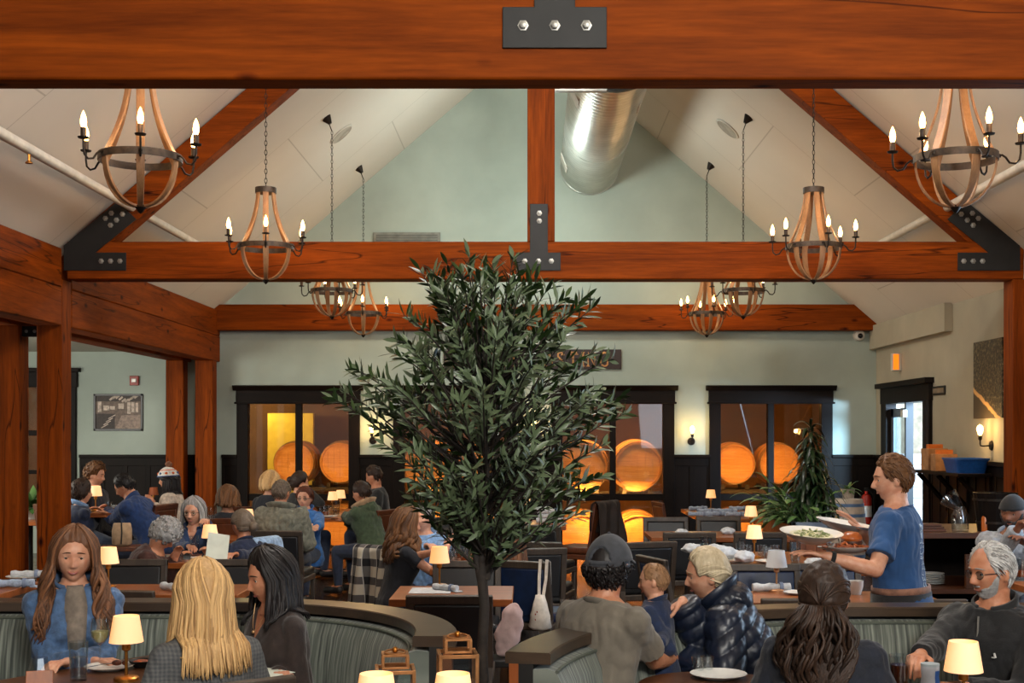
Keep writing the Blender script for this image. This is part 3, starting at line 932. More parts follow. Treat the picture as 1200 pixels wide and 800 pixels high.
cm = empty('security_camera', (X(1006, 80), YB, CH - (393 - CY) / 80), 0, 'white dome security camera in the far right corner under the tie beam', 'camera')
Mx = Matrix.Rotation(math.pi / 2, 3, 'X')
MB().lathe([(.085, 0), (.085, .03), (.07, .06), (.0001, .075)], 24, M=Mx).build('camera_body', white_paint, cm)
MB().ball((.01, -.07, -.01), .038, 16, 10).build('camera_lens', plain('lens_black', (10, 10, 12), .15), cm)

ex = empty('lit_sign_box', (XR - .06, FPX / 85.8, CH - (424 - CY) / 85.8), 0, 'small glowing orange sign box on the right wall above the door', 'sign')
MB().bx(-.06, .06, -.02, .09, -.12, .12).build('sign_housing', white_paint, ex, bevel=.006)
MB().bx(-.055, .02, -.026, -.02, -.105, .105).build('sign_face', emis('orange_sign_face', (255, 128, 20), 1.1), ex, smooth=False)
bs = empty('wall_sign', (XR, FPX / 94.6, CH - (457.5 - CY) / 94.6), 0, 'small black framed sign on the right wall beside the door header', 'sign')
MB().bx(-.02, 0, -.26, .22, -.055, .055).build('sign_plate', steel_black, bs, bevel=.003)
MB().bx(-.022, -.02, -.22, .18, -.03, .03).build('sign_panel', plain('sign_panel_taupe', (128, 112, 92), .6), bs, smooth=False)

# aerial canvas on the right wall
y0, y1 = FPX / 110.0, FPX / 103.3
zc = (CH - (398 - CY) / 103.3 + CH - (489 - CY) / 104) / 2
cv = empty('canvas_print', (XR, (y0 + y1) / 2, CH + .60), 0, 'tall unframed canvas with an aerial view of woods and a road', 'picture')
h_, hy = .43, (y1 - y0) / 2
def aerial():
    m, nt, b, L = newmat('aerial_print')
    v = coords(nt, L, (1, 1, 1))
    n = noise_tex(nt, L, v, 26, 8, .75)
    c = ramp(nt, L, n, [(.36, (26, 26, 20)), (.48, (58, 50, 36)), (.58, (104, 90, 64)), (.70, (170, 156, 128))])
    sp = nt.nodes.new('ShaderNodeSeparateXYZ'); L.new(v, sp.inputs[0])
    # a pale road bending across the lower part; below it a smooth dark field
    k = nt.nodes.new('ShaderNodeMath'); k.operation = 'MULTIPLY_ADD'; k.inputs[1].default_value = 0.42; k.inputs[2].default_value = -.25
    L.new(sp.outputs['Y'], k.inputs[0])
    d = nt.nodes.new('ShaderNodeMath'); d.operation = 'SUBTRACT'; L.new(sp.outputs['Z'], d.inputs[0]); L.new(k.outputs[0], d.inputs[1])
    nn = noise_tex(nt, L, v, 9, 3)
    d2 = nt.nodes.new('ShaderNodeMath'); d2.operation = 'MULTIPLY_ADD'; d2.inputs[1].default_value = .07; L.new(nn, d2.inputs[0]); L.new(d.outputs[0], d2.inputs[2])
    low = nt.nodes.new('ShaderNodeMapRange'); low.inputs['From Min'].default_value = 0.01; low.inputs['From Max'].default_value = -.01; L.new(d2.outputs[0], low.inputs['Value'])
    c = mix(nt, L, low.outputs[0], c, (70, 58, 42))
    ab = nt.nodes.new('ShaderNodeMath'); ab.operation = 'ABSOLUTE'; L.new(d2.outputs[0], ab.inputs[0])
    rd = nt.nodes.new('ShaderNodeMapRange'); rd.inputs['From Min'].default_value = 0.035; rd.inputs['From Max'].default_value = .02; L.new(ab.outputs[0], rd.inputs['Value'])
    c = mix(nt, L, rd.outputs[0], c, (206, 160, 100))
    L.new(c, b.inputs['Base Color']); setin(b, Roughness=.6)
    return m
MB().bx(-.04, 0, -hy, hy, -h_, h_).build('canvas_face', aerial(), cv, bevel=.003)

# ------------------------------------------------------------------ table, chair, lamp and small ware prototypes
table_wood = wood('table_top_wood', (104, 52, 20), (168, 94, 42), 'x', 1.5, .3, False, .05)
table_dark = wood('walnut_top', (58, 34, 20), (104, 64, 38), 'x', 1.5, .28, False, .05)
leather = plain('black_leather', (25, 26, 29), .45, 0, .1, 14, .05, 90)
leather_daylit = plain('daylight_tinted_leather', (20, 38, 70), .42, 0, .1, 14, .05, 90)  # dark leather with the blue cast of daylight put into its colour
chair_wood = wood('grey_brown_chair_wood', (44, 36, 30), (74, 62, 52), 'z', 2, .5, False, .05)
chair_brown = wood('reddish_chair_wood', (62, 30, 14), (104, 54, 26), 'z', 2, .4, False, .05)
shade_lit = emis('lit_lamp_shade', (255, 172, 84), 0.84, (240, 226, 200), .8)
shade_dim = plain('unlit_lamp_shade', (214, 218, 222), .8, 0, .02)
shade_amber = plain('amber_lamp_shade', (150, 74, 34), .7, 0, .05)
linen = plain('pale_linen', (196, 200, 204), .85, 0, .06, 30, .15, 80)
linen_blue = plain('blue_white_linen', (160, 176, 200), .85, 0, .1, 40, .15, 80)
china = plain('white_china', (222, 220, 214), .25, 0, .02)
paper_m = plain('menu_paper', (206, 212, 200), .8, 0, .03)

def make_chair(name, seat_m, wood_m, H=.86, sw=.48, arms=False):
    r = empty(name, (0, 0, 0), 0, 'x', 'chair')
    MB().bx(-sw / 2 + .01, sw / 2 - .01, -.20, .24, .42, .49).build('seat', seat_m, r, bevel=.025, seg=3)
    f = MB()
    f.bx(-sw / 2, sw / 2, -.22, .25, .37, .42)
    f.build('seat_frame', wood_m, r, bevel=.008)
    tilt = lambda z: -.20 - (z - .45) * .16
    b = MB()
    for s in (-1, 1):
        b.strip([(s * (sw / 2 - .022), tilt(z), z) for z in (.45, H)], .044, .034, (1, 0, 0))
    b.strip([(-sw / 2, tilt(H - .025), H - .025), (sw / 2, tilt(H - .025), H - .025)], .05, .036, (0, -.16, 1))
    b.build('back_frame', wood_m, r, bevel=.006)
    p = MB()
    p.strip([(0, tilt(.47), .47), (0, tilt(H - .05), H - .05)], sw - .088, .03, (1, 0, 0))
    p.build('back_panel', seat_m, r, bevel=.012, seg=2)
    for s in (-1, 1):
        MB().strip([(s * (sw / 2 - .024), .225, 0), (s * (sw / 2 - .024), .225, .37)], [.030, .042], .04, (1, 0, 0)).build('leg', wood_m, r, bevel=.004)
        MB().strip([(s * (sw / 2 - .024), -.27, 0), (s * (sw / 2 - .024), -.20, .45)], [.030, .042], .04, (1, 0, 0)).build('leg', wood_m, r, bevel=.004)
    return r
chair_black = make_chair('dining_chair', leather, chair_wood)
chair_daylit = make_chair('upholstered_chair', leather_daylit, chair_wood)
chair_red = make_chair('wooden_chair', chair_brown, chair_brown, .92)

def chair(proto, px, s, deg, label, group=None, sc=1.0):
    return inst(proto, USED, (X(px, s), FPX / s, 0), math.radians(deg), label, group, sc)

def make_lamp(name, shade_mat, stem_mat=brass):
    r = empty(name, (0, 0, 0), 0, 'x', 'lamp')
    MB().lathe([(.0001, 0), (.05, 0), (.05, .012), (.044, .018), (.014, .022), (.0001, .022)], 28).build('lamp_base', stem_mat, r)
    MB().tube([(0, 0, .02), (0, 0, .165)], .0065, 12).build('stem', stem_mat, r)
    MB().lathe([(.012, .12), (.018, .125), (.018, .15), (.012, .155)], 16, close=True).build('collar', stem_mat, r)
    MB().lathe([(.067, .155), (.050, .26), (.048, .26), (.065, .155)], 36, close=True).build('lamp_shade', shade_mat, r, smooth=60)
    return r
lamp_lit = make_lamp('table_lamp', shade_lit)
lamp_off = make_lamp('cordless_lamp', shade_dim, plain('pale_copper', (200, 150, 110), .35, .6))
lamp_amb = make_lamp('amber_lamp', shade_amber)
def lamp(proto, px, s, z, label, sc=1.0, glow=2.2):
    o = inst(proto, USED, (X(px, s), FPX / s, z), 0, label, 'table lamps', sc)
    return o

def table(label, x0, x1, y0, y1, z=.76, mat=table_wood, legs=True, cat='table'):
    r = empty('dining_table', ((x0 + x1) / 2, (y0 + y1) / 2, 0), 0, label, cat)
    hx, hy = (x1 - x0) / 2, (y1 - y0) / 2
    MB().bx(-hx, hx, -hy, hy, z - .045, z).build('tabletop', mat, r, bevel=.004)
    MB().tube([(0, 0, .03), (0, 0, z - .05)], .04, 16).build('pedestal', steel_black, r)
    MB().bx(-hx * .6, hx * .6, -hy * .6, hy * .6, z - .065, z - .045).build('top_plate', steel_black, r)
    b = MB()
    b.bx(-min(hx * .7, .3), min(hx * .7, .3), -.04, .04, 0, .03); b.bx(-.04, .04, -min(hy * .7, .3), min(hy * .7, .3), 0, .03)
    b.build('foot_cross', steel_black, r, bevel=.006)
    return r
def round_table(label, x, y, rad, mat=table_dark, z=.76):
    r = empty('round_table', (x, y, 0), 0, label, 'table')
    MB().lathe([(.0001, z - .04), (rad - .01, z - .04), (rad, z - .034), (rad, z - .004), (rad - .004, z), (.0001, z)], 64).build('tabletop', mat, r, smooth=30)
    MB().tube([(0, 0, .03), (0, 0, z - .04)], .045, 18).build('pedestal', steel_black, r)
    MB().lathe([(.0001, 0), (.24, 0), (.24, .012), (.05, .035), (.0001, .035)], 32).build('foot', steel_black, r)
    return r

def make_tumbler(name, h, r0, r1, fill=None, fillm=None):
    r = empty(name, (0, 0, 0), 0, 'x', 'glass')
    MB().lathe([(.0001, 0), (r0, 0), (r1, h), (r1 - .002, h), (r0 - .002, .012), (.0001, .012)], 24).build('glass_wall', tumbler_glass, r)
    if fill:
        rr = r0 + (r1 - r0) * fill - .0025
        MB().lathe([(.0001, .013), (r0 - .003, .013), (rr, h * fill), (.0001, h * fill)], 24).build('drink', fillm, r)
    return r
water = glass('water', (240, 244, 246), .2)
cola = plain('cola', (58, 24, 10), .15, 0, .05); amberd = plain('amber_drink', (150, 66, 18), .2, 0, .05)
tum_tall = make_tumbler('water_glass', .14, .029, .034, .6, water)
tum_low = make_tumbler('tumbler', .095, .03, .037)
tum_amber = make_tumbler('cocktail_glass', .1, .03, .036, .45, amberd)
def ware(proto, px, s, z, label, group, sc=1.0, rz=0):
    return inst(proto, USED, (X(px, s), FPX / s, z), rz, label, group, sc)

def make_napkin(mat, name='rolled_napkin'):
    r = empty(name, (0, 0, 0), 0, 'x', 'napkin')
    m = MB()
    n = 9
    pts = [(-.11 + .22 * i / n, 0, .026 + .002 * math.sin(i * 2.1)) for i in range(n + 1)]
    m.tube(pts, [.022 + .003 * math.sin(i * 1.7) for i in range(n + 1)], 12)
    m.build('roll', mat, r)
    w = MB()
    w.tube([(.045, 0, .026), (.065, 0, .026)], .0285, 14); w.build('paper_band', plain('napkin_band', (120, 134, 160), .8), r)
    t = MB(); t.prism([(.09, -.03), (.13, -.05), (.16, .0), (.12, .04), (.09, .02)], .006, Matrix.Translation((0, 0, .002))); t.build('loose_corner', mat, r)
    return r
nap_w = make_napkin(linen); nap_b = make_napkin(linen_blue, 'blue_napkin_roll')
def make_crumple():
    m = MB().ball((0, 0, .035), (.09, .07, .038), 26, 16)
    o = m.build('crumpled_napkin', linen)
    for v in o.data.vertices:
        p = v.co; n = noise.noise(p * 34) * .022 + noise.noise(p * 70 + Vector((5, 1, 2))) * .01
        v.co = p + Vector((p.x, p.y, (p.z - .035))).normalized() * n
        v.co.z = max(v.co.z, .001)
    return tag(o, 'x', 'napkin')
crumple = make_crumple()
def make_plate():
    r = empty('dinner_plate', (0, 0, 0), 0, 'x', 'plate')
    MB().lathe([(.0001, 0), (.07, 0), (.075, .004), (.125, .02), (.128, .023), (.122, .022), (.072, .009), (.0001, .008)], 40).build('plate_body', china, r)
    return r
plate = make_plate()

# ------------------------------------------------------------------ curved banquettes
def bq_fabric():
    m, nt, b, L = newmat('sage_striped_upholstery')
    at = nt.nodes.new('ShaderNodeAttribute'); at.attribute_name = 'tone'
    cm_ = nt.nodes.new('ShaderNodeCombineXYZ'); L.new(at.outputs['Fac'], cm_.inputs['X'])
    n = nt.nodes.new('ShaderNodeTexNoise'); n.inputs['Scale'].default_value = 70; n.inputs['Detail'].default_value = 3
    v = coords(nt, L, (0, 0, .035)); ad = nt.nodes.new('ShaderNodeVectorMath'); ad.operation = 'ADD'
    L.new(v, ad.inputs[0]); L.new(cm_.outputs[0], ad.inputs[1]); L.new(ad.outputs[0], n.inputs['Vector'])
    L.new(ramp(nt, L, n.outputs['Fac'], [(.36, (58, 64, 60)), (.5, (96, 102, 94)), (.66, (136, 142, 132))]), b.inputs['Base Color'])
    setin(b, Roughness=.75); b.inputs['Sheen Weight'].default_value = .2
    return m
fabric = bq_fabric()
piping_m = plain('banquette_piping', (84, 90, 80), .7)
cap_m = wood('banquette_cap_wood', (46, 36, 28), (76, 60, 46), 'x', 1.2, .28, False, .05)
side_m = wood('banquette_end_wood', (120, 62, 26), (168, 92, 42), 'z', 1.2, .4, False, .05)
def banquette(label, path, inward, seats=None):
    """path: points on the centre line of the cap; inward: +1 when the seat lies on the right of the walking direction"""
    o = empty('curved_banquette', (0, 0, 0), 0, label, 'banquette')
    P = [Vector((x, y, 0)) for x, y in path]
    nr, arc = [], [0.0]
    for i in range(len(P)):
        t = (P[min(i + 1, len(P) - 1)] - P[max(i - 1, 0)]).normalized()
        nr.append(Vector((t.y, -t.x, 0)) * inward)
        if i: arc.append(arc[-1] + (P[i] - P[i - 1]).length)
    def sweep(prof, closed=True):
        m = MB(); rings = []
        for i, p in enumerate(P):
            rings.append([p + nr[i] * a + Vector((0, 0, z)) for a, z in prof])
        n = len(prof)
        for i, r in enumerate(rings):
            for q in r: m.v.append(tuple(q)); m.a.append(arc[i] + .001)
        for i in range(len(P) - 1):
            for k in range(n):
                k2 = (k + 1) % n
                m.f.append((i * n + k, i * n + k2, (i + 1) * n + k2, (i + 1) * n + k)); m.m.append(0)
        m.f.append(tuple(range(n))); m.m.append(0)
        m.f.append(tuple((len(P) - 1) * n + k for k in range(n))[::-1]); m.m.append(0)
        return m
    sweep([(-.085, .91), (.085, .91), (.085, .948), (.08, .953), (-.08, .953), (-.085, .948)]).build('cap_rail', cap_m, o, smooth=30)
    sweep([(-.07, .08), (-.035, .08), (-.035, .91), (-.07, .91)]).build('outer_panel', side_m, o, smooth=30)
    sweep([(-.035, 0), (.02, 0), (.02, .91), (-.035, .91)]).build('core', steel_black, o, smooth=30)
    sweep([(.02, .45), (.17, .45), (.175, .55), (.16, .70), (.135, .82), (.105, .885), (.07, .895), (.02, .89)]).build('back_cushion', fabric, o, smooth=60)
    sweep([(.02, .33), (.58, .33), (.60, .36), (.60, .44), (.57, .475), (.17, .485), (.02, .485)]).build('seat_cushion', fabric, o, smooth=60)
    sweep([(.02, 0), (.52, 0), (.52, .33), (.02, .33)]).build('seat_base', steel_black, o, smooth=30)
    m = MB()
    m.tube([p + nr[i] * .108 + Vector((0, 0, .884)) for i, p in enumerate(P)], .007, 6)
    m.build('piping', piping_m, o)
    return o
def arcpts(cx, cy, r, a0, a1, n):
    return [(cx + r * math.cos(math.radians(a0 + (a1 - a0) * i / n)), cy + r * math.sin(math.radians(a0 + (a1 - a0) * i / n))) for i in range(n + 1)]
pl = [(-4.6 + i * .35, 6.14) for i in range(9)] + arcpts(-1.42, 5.1, 1.04, 90, -3, 22)
banquette('curved sage banquette around the left front table, its end cap left of the olive tree', pl, 1)
pr_ = arcpts(1.54, 4.395, 1.575, 170, 90, 20) + [(1.9 + i * .35, 5.97) for i in range(9)]
banquette('curved sage banquette around the right front tables, behind the puffer-jacket woman', pr_, 1)

# ------------------------------------------------------------------ tables
ft = table('square walnut table in the left banquette with wine glass and lit lamp', -1.675 - .36, -1.675 + .36, 5.17 - .43, 5.17 + .43, mat=table_dark)
ft.rotation_euler = (0, 0, math.radians(-36.2))
round_table('small round walnut table before the man in the grey cap', .72, 5.04, .30)
round_table('round walnut table before the bearded man with the cola', 1.76, 4.68, .46)
table('long wooden table behind the left banquette with one lit lamp', -3.05, -1.80, 7.87, 8.43)
table('wooden table at the left edge holding a blue napkin roll', -4.4, -3.28, 7.75, 8.6)
table('two-seat wooden table behind the olive trunk with a lit lamp', -.85, -.11, 7.65, 8.33)
table('wooden table left of the brunette, crowded with amber drinks', -.74, -.2, 9.35, 10.3)
table('wooden table with used plates behind the puffer-jacket woman', 1.42, 2.62, 9.3, 10.75)
table('wooden table with unlit lamp between server and right banquette', 1.27, 2.44, 7.5, 8.05)
table('wooden table in the row before the right barrel windows, one lit lamp', 1.15, 2.55, 12.2, 13.0)
table('wooden table laid with blue napkins under the far-right window', 1.98, 3.0, 14.9, 16.9)
table('table with stacked white napkins seen under the tree leaves', -.45, .38, 13.7, 14.7)
table('dark table with two lit lamps before the far-left barrel window', -2.55, -1.95, 15.0, 16.9)
table('wooden table where the drinking woman sits, with folded sunglasses', -3.15, -2.50, 9.8, 10.55)
table('table behind the woman in the navy top with lit lamp', -3.05, -2.5, 11.9, 12.6)
hi = table('raised wooden table shared by the curly-haired man and the blue-sweater man', -4.5, -3.8, 12.9, 13.6, .95)
table('wooden table by the aisle window left of the nearest post', -6.3, -5.45, 14.4, 15.6)
table('small table near the aisle wall with an unlit amber lamp', -5.55, -5.1, 17.2, 17.8)
table('table at the right edge under the man in the grey hoodie', 3.2, 4.1, 8.0, 8.6)
console = empty('console_table', (-.36, 4.13, 0), 0, 'dark console table at the bottom edge carrying lanterns and two lamps', 'table')
MB().bx(-.42, .42, -.55, .55, .73, .77).build('tabletop', table_dark, console, bevel=.004)
for sx in (-1, 1):
    for sy in (-1, 1): MB().bx(sx * .37 - .03, sx * .37 + .03, sy * .5 - .03, sy * .5 + .03, 0, .73).build('leg', table_dark, console, bevel=.004)

# ------------------------------------------------------------------ chairs
CB = 'black upholstered dining chairs'
chair(chair_black, 530, 205, 0, 'black chair back-on behind the olive trunk at the two-seat table', CB)
chair(chair_black, 545, 172, 180, 'black chair on the far side of the two-seat table', CB)
chair(chair_daylit, 625, 163, -24, 'daylight-tinted black chair with a tote bag hung on its back', CB)
chair(chair_black, 143, 170, 180, 'black chair behind the lamp of the long left table', CB)
chair(chair_black, 257, 170, 178, 'black chair behind the head of the blonde woman in grey tweed', CB)
chair(chair_black, 158, 199, -8, 'black chair back just above the left banquette cap', CB)
chair(chair_black, 783, 112, 180, 'black chair on the far side of the right-hand row, beside a white napkin', CB)
chair(chair_black, 804, 127, 0, 'large black chair back behind the blonde woman, in the right-hand row', CB)
chair(chair_black, 748, 139, 16, 'black chair turned askew behind the toddler', CB)
chair(chair_black, 846, 111, 180, 'black chair facing the camera under the napkin-laid far table', CB)
chair(chair_black, 885, 127, 0, 'black chair back behind the lamp of the right-hand row', CB)
chair(chair_daylit, 905, 177, 180, 'daylight-tinted black chair facing the camera behind the unlit white lamp', CB)
chair(chair_daylit, 978, 176, 180, 'daylight-tinted black chair behind the head of the ponytailed woman', CB)
chair(chair_black, 932, 209, 0, 'black chair back just above the right banquette cap', CB)
chair(chair_black, 1064, 210, 0, 'black chair at the right end of the server table', CB)
chair(chair_daylit, 802, 161, -70, 'daylight-tinted black chair at the left end of the table with used plates', CB)
chair(chair_black, 474, 147, -38, 'black chair draped with a plaid shirt', CB)
chair(chair_black, 538, 128, 180, 'black chair behind the tall water glasses, far side of that table', CB)
chair(chair_black, 513, 112, 175, 'black chair farther back under the lower tree leaves', CB)
chair(chair_black, 640, 118, -20, 'black chair turned left of the dark draped coat', CB)
chair(chair_black, 634, 139, -14, 'black chair directly behind the daylight-tinted chair with the tote', CB)
chair(chair_black, 333, 125, -4, 'black chair behind the man in the olive-grey jacket', CB)
chair(chair_black, 4, 138, -40, 'black chair cut off by the left edge of the picture', CB)
chair(chair_black, 233, 332, 37, 'black chair back at the bottom edge beside the tweed jacket', CB, (1, 1, 1.06))
chair(chair_black, 975, 335, -14, 'black chair carrying the ponytailed woman at the bottom edge', CB)
chair(chair_black, 280, 137, 62, 'black chair under a light denim jacket', CB)
chair(chair_black, 622, 147, 10, 'black chair under the long-haired brunette', CB)
chair(chair_black, 168, 149, -70, 'black chair under the bowed person with grey curls', CB)
chair(chair_black, 1190, 166, 150, 'black chair under the man in the grey hoodie', CB)
chair(chair_red, 432, 106, 62, 'reddish wooden chair behind the man in the green hoodie', CB)
chair(chair_red, 683, 108, 58, 'tall wooden chair in profile with a dark coat over it', CB, (1, 1, 1.1))
chair(chair_red, 796, 96, -80, 'orange-lit wooden chair in profile left of the far napkin table', CB)
chair(chair_red, 292, 101, 10, 'reddish wooden chair back behind the navy-top woman', CB)
chair(chair_red, 198, 121, 80, 'brown wooden chair under the woman in the knitted hat', CB, (1, 1, 1.12))
chair(chair_red, 268, 117, 0, 'wooden chair under the person with wavy light-brown hair', CB)
chair(chair_red, 166, 114, 78, 'wooden chair under the man in the blue sweater', CB, (1, 1, 1.12))
chair(chair_red, 79, 114.5, -58, 'wooden chair behind the navy-sweater person near the post', CB, (1, 1, 1.12))

# ------------------------------------------------------------------ lamps
lamp(lamp_lit, 148, 292, .76, 'lit table lamp on the round walnut table at the left front')
lamp(lamp_lit, 1129, 333, .76, 'lit table lamp before the bearded man in black')
lamp(lamp_lit, 441, 390, .77, 'lit lamp at the bottom edge, left of the pair by the lanterns')
lamp(lamp_lit, 531, 390, .77, 'lit lamp at the bottom edge, right of the pair by the lanterns')
lamp(lamp_lit, 127, 182, .76, 'lit lamp right of the smiling woman on the long left table')
lamp(lamp_lit, 515, 181, .76, 'lit lamp on the two-seat table left of the olive trunk')
lamp(lamp_lit, 246, 146, .76, 'lit lamp between the drinking woman and the menu')
lamp(lamp_lit, 884, 147, .76, 'lit lamp among the glasses of the used-plates table')
lamp(lamp_off, 910, 187, .76, 'unlit white lamp beside a rolled napkin near the server')
lamp(lamp_lit, 880, 116, .76, 'lit lamp in the right-hand row below the leafy planter')
lamp(lamp_lit, 833, 90, .76, 'lit lamp on the far table laid with blue napkins')
lamp(lamp_lit, 390, 93, .76, 'lit lamp before the far-left barrel window, nearer of two')
lamp(lamp_lit, 399, 90.5, .76, 'lit lamp before the far-left barrel window, farther of two')
lamp(lamp_lit, 112, 113, .95, 'lit lamp on the raised table before the curly-haired man')
lamp(lamp_lit, 41, 99, .76, 'lit lamp glimpsed between the two near left posts')
lamp(lamp_amb, 180, 86, .76, 'unlit amber lamp against the aisle panelling beside the knitted hat')
lamp(lamp_lit, 619, 103, .76, 'lit lamp showing through the lowest olive leaves')
lamp(lamp_lit, 290, 121, .76, 'lit lamp just behind the hair bun of the navy-top woman')

# ------------------------------------------------------------------ lanterns
copper = plain('brushed_copper', (176, 124, 78), .4, .75, .1, 20)
wax = plain('candle_wax', (232, 214, 178), .5)
def lantern(px, s, H, label):
    o = empty('lantern', (X(px, s), FPX / s, .77), math.radians(8), label, 'lantern')
    w = .062
    f = MB()
    for sx in (-1, 1):
        for sy in (-1, 1): f.bx(sx * w - .006, sx * w + .006, sy * w - .006, sy * w + .006, 0, H)
    for z in (0.006, H - .008):
        for s_ in (-1, 1):
            f.bx(-w, w, s_ * w - .006, s_ * w + .006, z - .006, z + .006); f.bx(s_ * w - .006, s_ * w + .006, -w, w, z - .006, z + .006)
    f.build('frame', copper, o, bevel=.001)
    MB().bx(-w, w, -w, w, 0, .008).build('floor_plate', copper, o)
    c = MB(); w2 = .042
    for sx in (-1, 1):
        for sy in (-1, 1): c.bx(sx * w2 - .005, sx * w2 + .005, sy * w2 - .005, sy * w2 + .005, H, H + .045)
    for s_ in (-1, 1):
        c.bx(-w2, w2, s_ * w2 - .005, s_ * w2 + .005, H, H + .008); c.bx(s_ * w2 - .005, s_ * w2 + .005, -w2, w2, H, H + .008)
    c.bx(-w2 - .004, w2 + .004, -w2 - .004, w2 + .004, H + .042, H + .05)
    c.build('cupola', copper, o, bevel=.001)
    MB().ball((0, 0, H + .06), .011, 14, 10).build('finial', brass, o)
    rg = [(.035 * math.cos(a), .035 * math.sin(a) * .9 - .012, H + .054 + .004 * math.sin(a)) for a in [2 * math.pi * k / 20 for k in range(21)]]
    MB().tube(rg, .004, 6, cap=False).build('ring_handle', copper, o)
    for a, b_ in (((-1, -1), (1, -1)), ((1, -1), (1, 1)), ((1, 1), (-1, 1)), ((-1, 1), (-1, -1))):
        mx, my = (a[0] + b_[0]) / 2 * w, (a[1] + b_[1]) / 2 * w
        d = (.11, .002, H - .02) if a[1] == b_[1] else (.002, .11, H - .02)
        MB().box((mx, my, H / 2), d).build('glass_pane', pane_glass, o, smooth=False)
    MB().lathe([(.028, .008), (.028, H * .42), (.0001, H * .42 - .004)], 18).build('candle', wax, o)
    MB().lathe([(.0001, H * .42), (.007, H * .42 + .012), (.0001, H * .42 + .035)], 10).build('flame', emis('candle_flame', (255, 140, 40), 9), o)
lantern(463, 341, .178, 'copper lantern with ring handle at the bottom edge, lower of two')
lantern(536, 341, .232, 'copper lantern with ball finial beside the olive trunk, taller of two')
# ------------------------------------------------------------------ things on the tables
G_GL = 'glasses on the tables'
# left front table
def wine_glass(px, s, z, label):
    o = empty('wine_glass', (X(px, s), FPX / s, z), 0, label, 'glass', G_GL)
    MB().lathe([(.0001, 0), (.034, 0), (.034, .002), (.006, .006), (.004, .012), (.004, .085), (.008, .092), (.0001, .092)], 24).build('stem_and_foot', tumbler_glass, o)
    MB().lathe([(.004, .09), (.022, .10), (.036, .125), (.039, .15), (.036, .18), (.032, .205), (.0305, .205), (.034, .18), (.037, .15), (.034, .127), (.02, .104), (.003, .094)], 28, close=True).build('bowl', tumbler_glass, o)
    MB().lathe([(.0001, .097), (.02, .105), (.033, .128), (.0365, .15), (.0001, .15)], 24).build('white_wine', plain('white_wine', (196, 180, 120), .1, 0, .02), o)
wine_glass(117, 275, .76, 'half-full white wine glass left of the front lamp')
ware(tum_tall, 92, 292, .76, 'tall water glass before the woman in denim', G_GL, 1.12)
o = empty('faceted_glass', (X(46, 296), FPX / 296, .76), 0, 'faceted empty glass at the left bottom edge', 'glass', G_GL)
m = MB().lathe([(.0001, 0), (.034, 0), (.046, .035), (.038, .075), (.033, .105), (.031, .105), (.036, .075), (.043, .036), (.031, .01), (.0001, .01)], 9)
m.build('glass_wall', tumbler_glass, o, smooth=False)
h = empty('wooden_menu_stand', (X(46, 303), FPX / 303, .76), .3, 'small angled wooden stand in the bottom left corner', 'stand')
MB().box((0, .012, .035), (.10, .006, .075), Matrix.Rotation(-.35, 3, 'X')).build('back_board', side_m, h, bevel=.002)
MB().box((0, .0, .006), (.11, .06, .012)).build('foot_board', side_m, h, bevel=.002)
ware(plate, 128, 279, .76, 'white side plate with crumbs and fork left of the front lamp', 'plates', .8)
fk = empty('fork', (X(124, 279), FPX / 279, .778), .9, 'silver fork lying on the white side plate', 'fork')
silver = plain('cutlery_steel', (190, 190, 190), .25, .9, .03)
MB().strip([(-.09, 0, .004), (0, 0, .006), (.03, 0, .003)], [.012, .006, .008], .002, (0, 1, 0)).build('handle', silver, fk)
m = MB()
for k in (-1, 0, 1): m.strip([(.03, k * .006, .003), (.075, k * .007, .006)], .003, .002, (0, 1, 0))
m.strip([(.026, 0, .003), (.036, 0, .003)], .018, .002, (0, 1, 0))
m.build('tines', silver, fk)
fo = MB().ball((0, 0, .012), (.022, .014, .012), 14, 8).ball((.03, .01, .01), (.012, .012, .01), 10, 7)
o = fo.build('food_scraps', plain('brown_scraps', (96, 44, 22), .6, 0, .3, 60)); o.location = (X(137, 278), FPX / 278, .773); tag(o, 'brown food scraps left on the white side plate', 'food')
bw = empty('small_dark_bowl', (X(166, 276), FPX / 276, .76), 0, 'small dark bowl of leftovers right of the front lamp', 'bowl')
MB().lathe([(.0001, 0), (.03, 0), (.055, .03), (.052, .03), (.03, .008), (.0001, .008)], 24).build('bowl_body', steel_black, bw)
MB().ball((0, 0, .018), (.04, .035, .014), 14, 8).build('leftovers', plain('leftover_orange', (150, 66, 24), .6, 0, .3, 60), bw)
pp = MB().prism([(-.16, -.11), (.16, -.11), (.16, .11), (-.16, .11)], .002)
o = pp.build('menu_sheet', paper_m, smooth=False); o.location = (-1.17, 5.31, .761); o.rotation_euler = (0, 0, math.radians(-36)); tag(o, 'white menu sheet on the table before the dark-haired woman', 'menu')
# long left table and neighbours
ware(nap_w, 202, 186, .76, 'white rolled napkin behind the blonde head on the long table', 'napkin rolls', 1.0, -.7)
ware(nap_b, 17, 182, .76, 'blue-white napkin roll at the left edge', 'napkin rolls', 1.1, .2)
ware(plate, 30, 172, .76, 'white plate under a tan napkin roll at the left', 'plates')
ware(nap_w, 33, 173, .775, 'tan napkin roll on a plate left of the smiling woman', 'napkin rolls', 1.0, .1)
# two-seat table
ware(nap_w, 522, 186, .76, 'white rolled napkin at the foot of the two-seat table lamp', 'napkin rolls', .85, -.6)
pm = MB().box((0, 0, .002), (.26, .3, .003)); o = pm.build('place_mat_sheet', linen); o.location = (X(505, 186), FPX / 186, .76); tag(o, 'white paper sheet under the two-seat table lamp', 'menu')
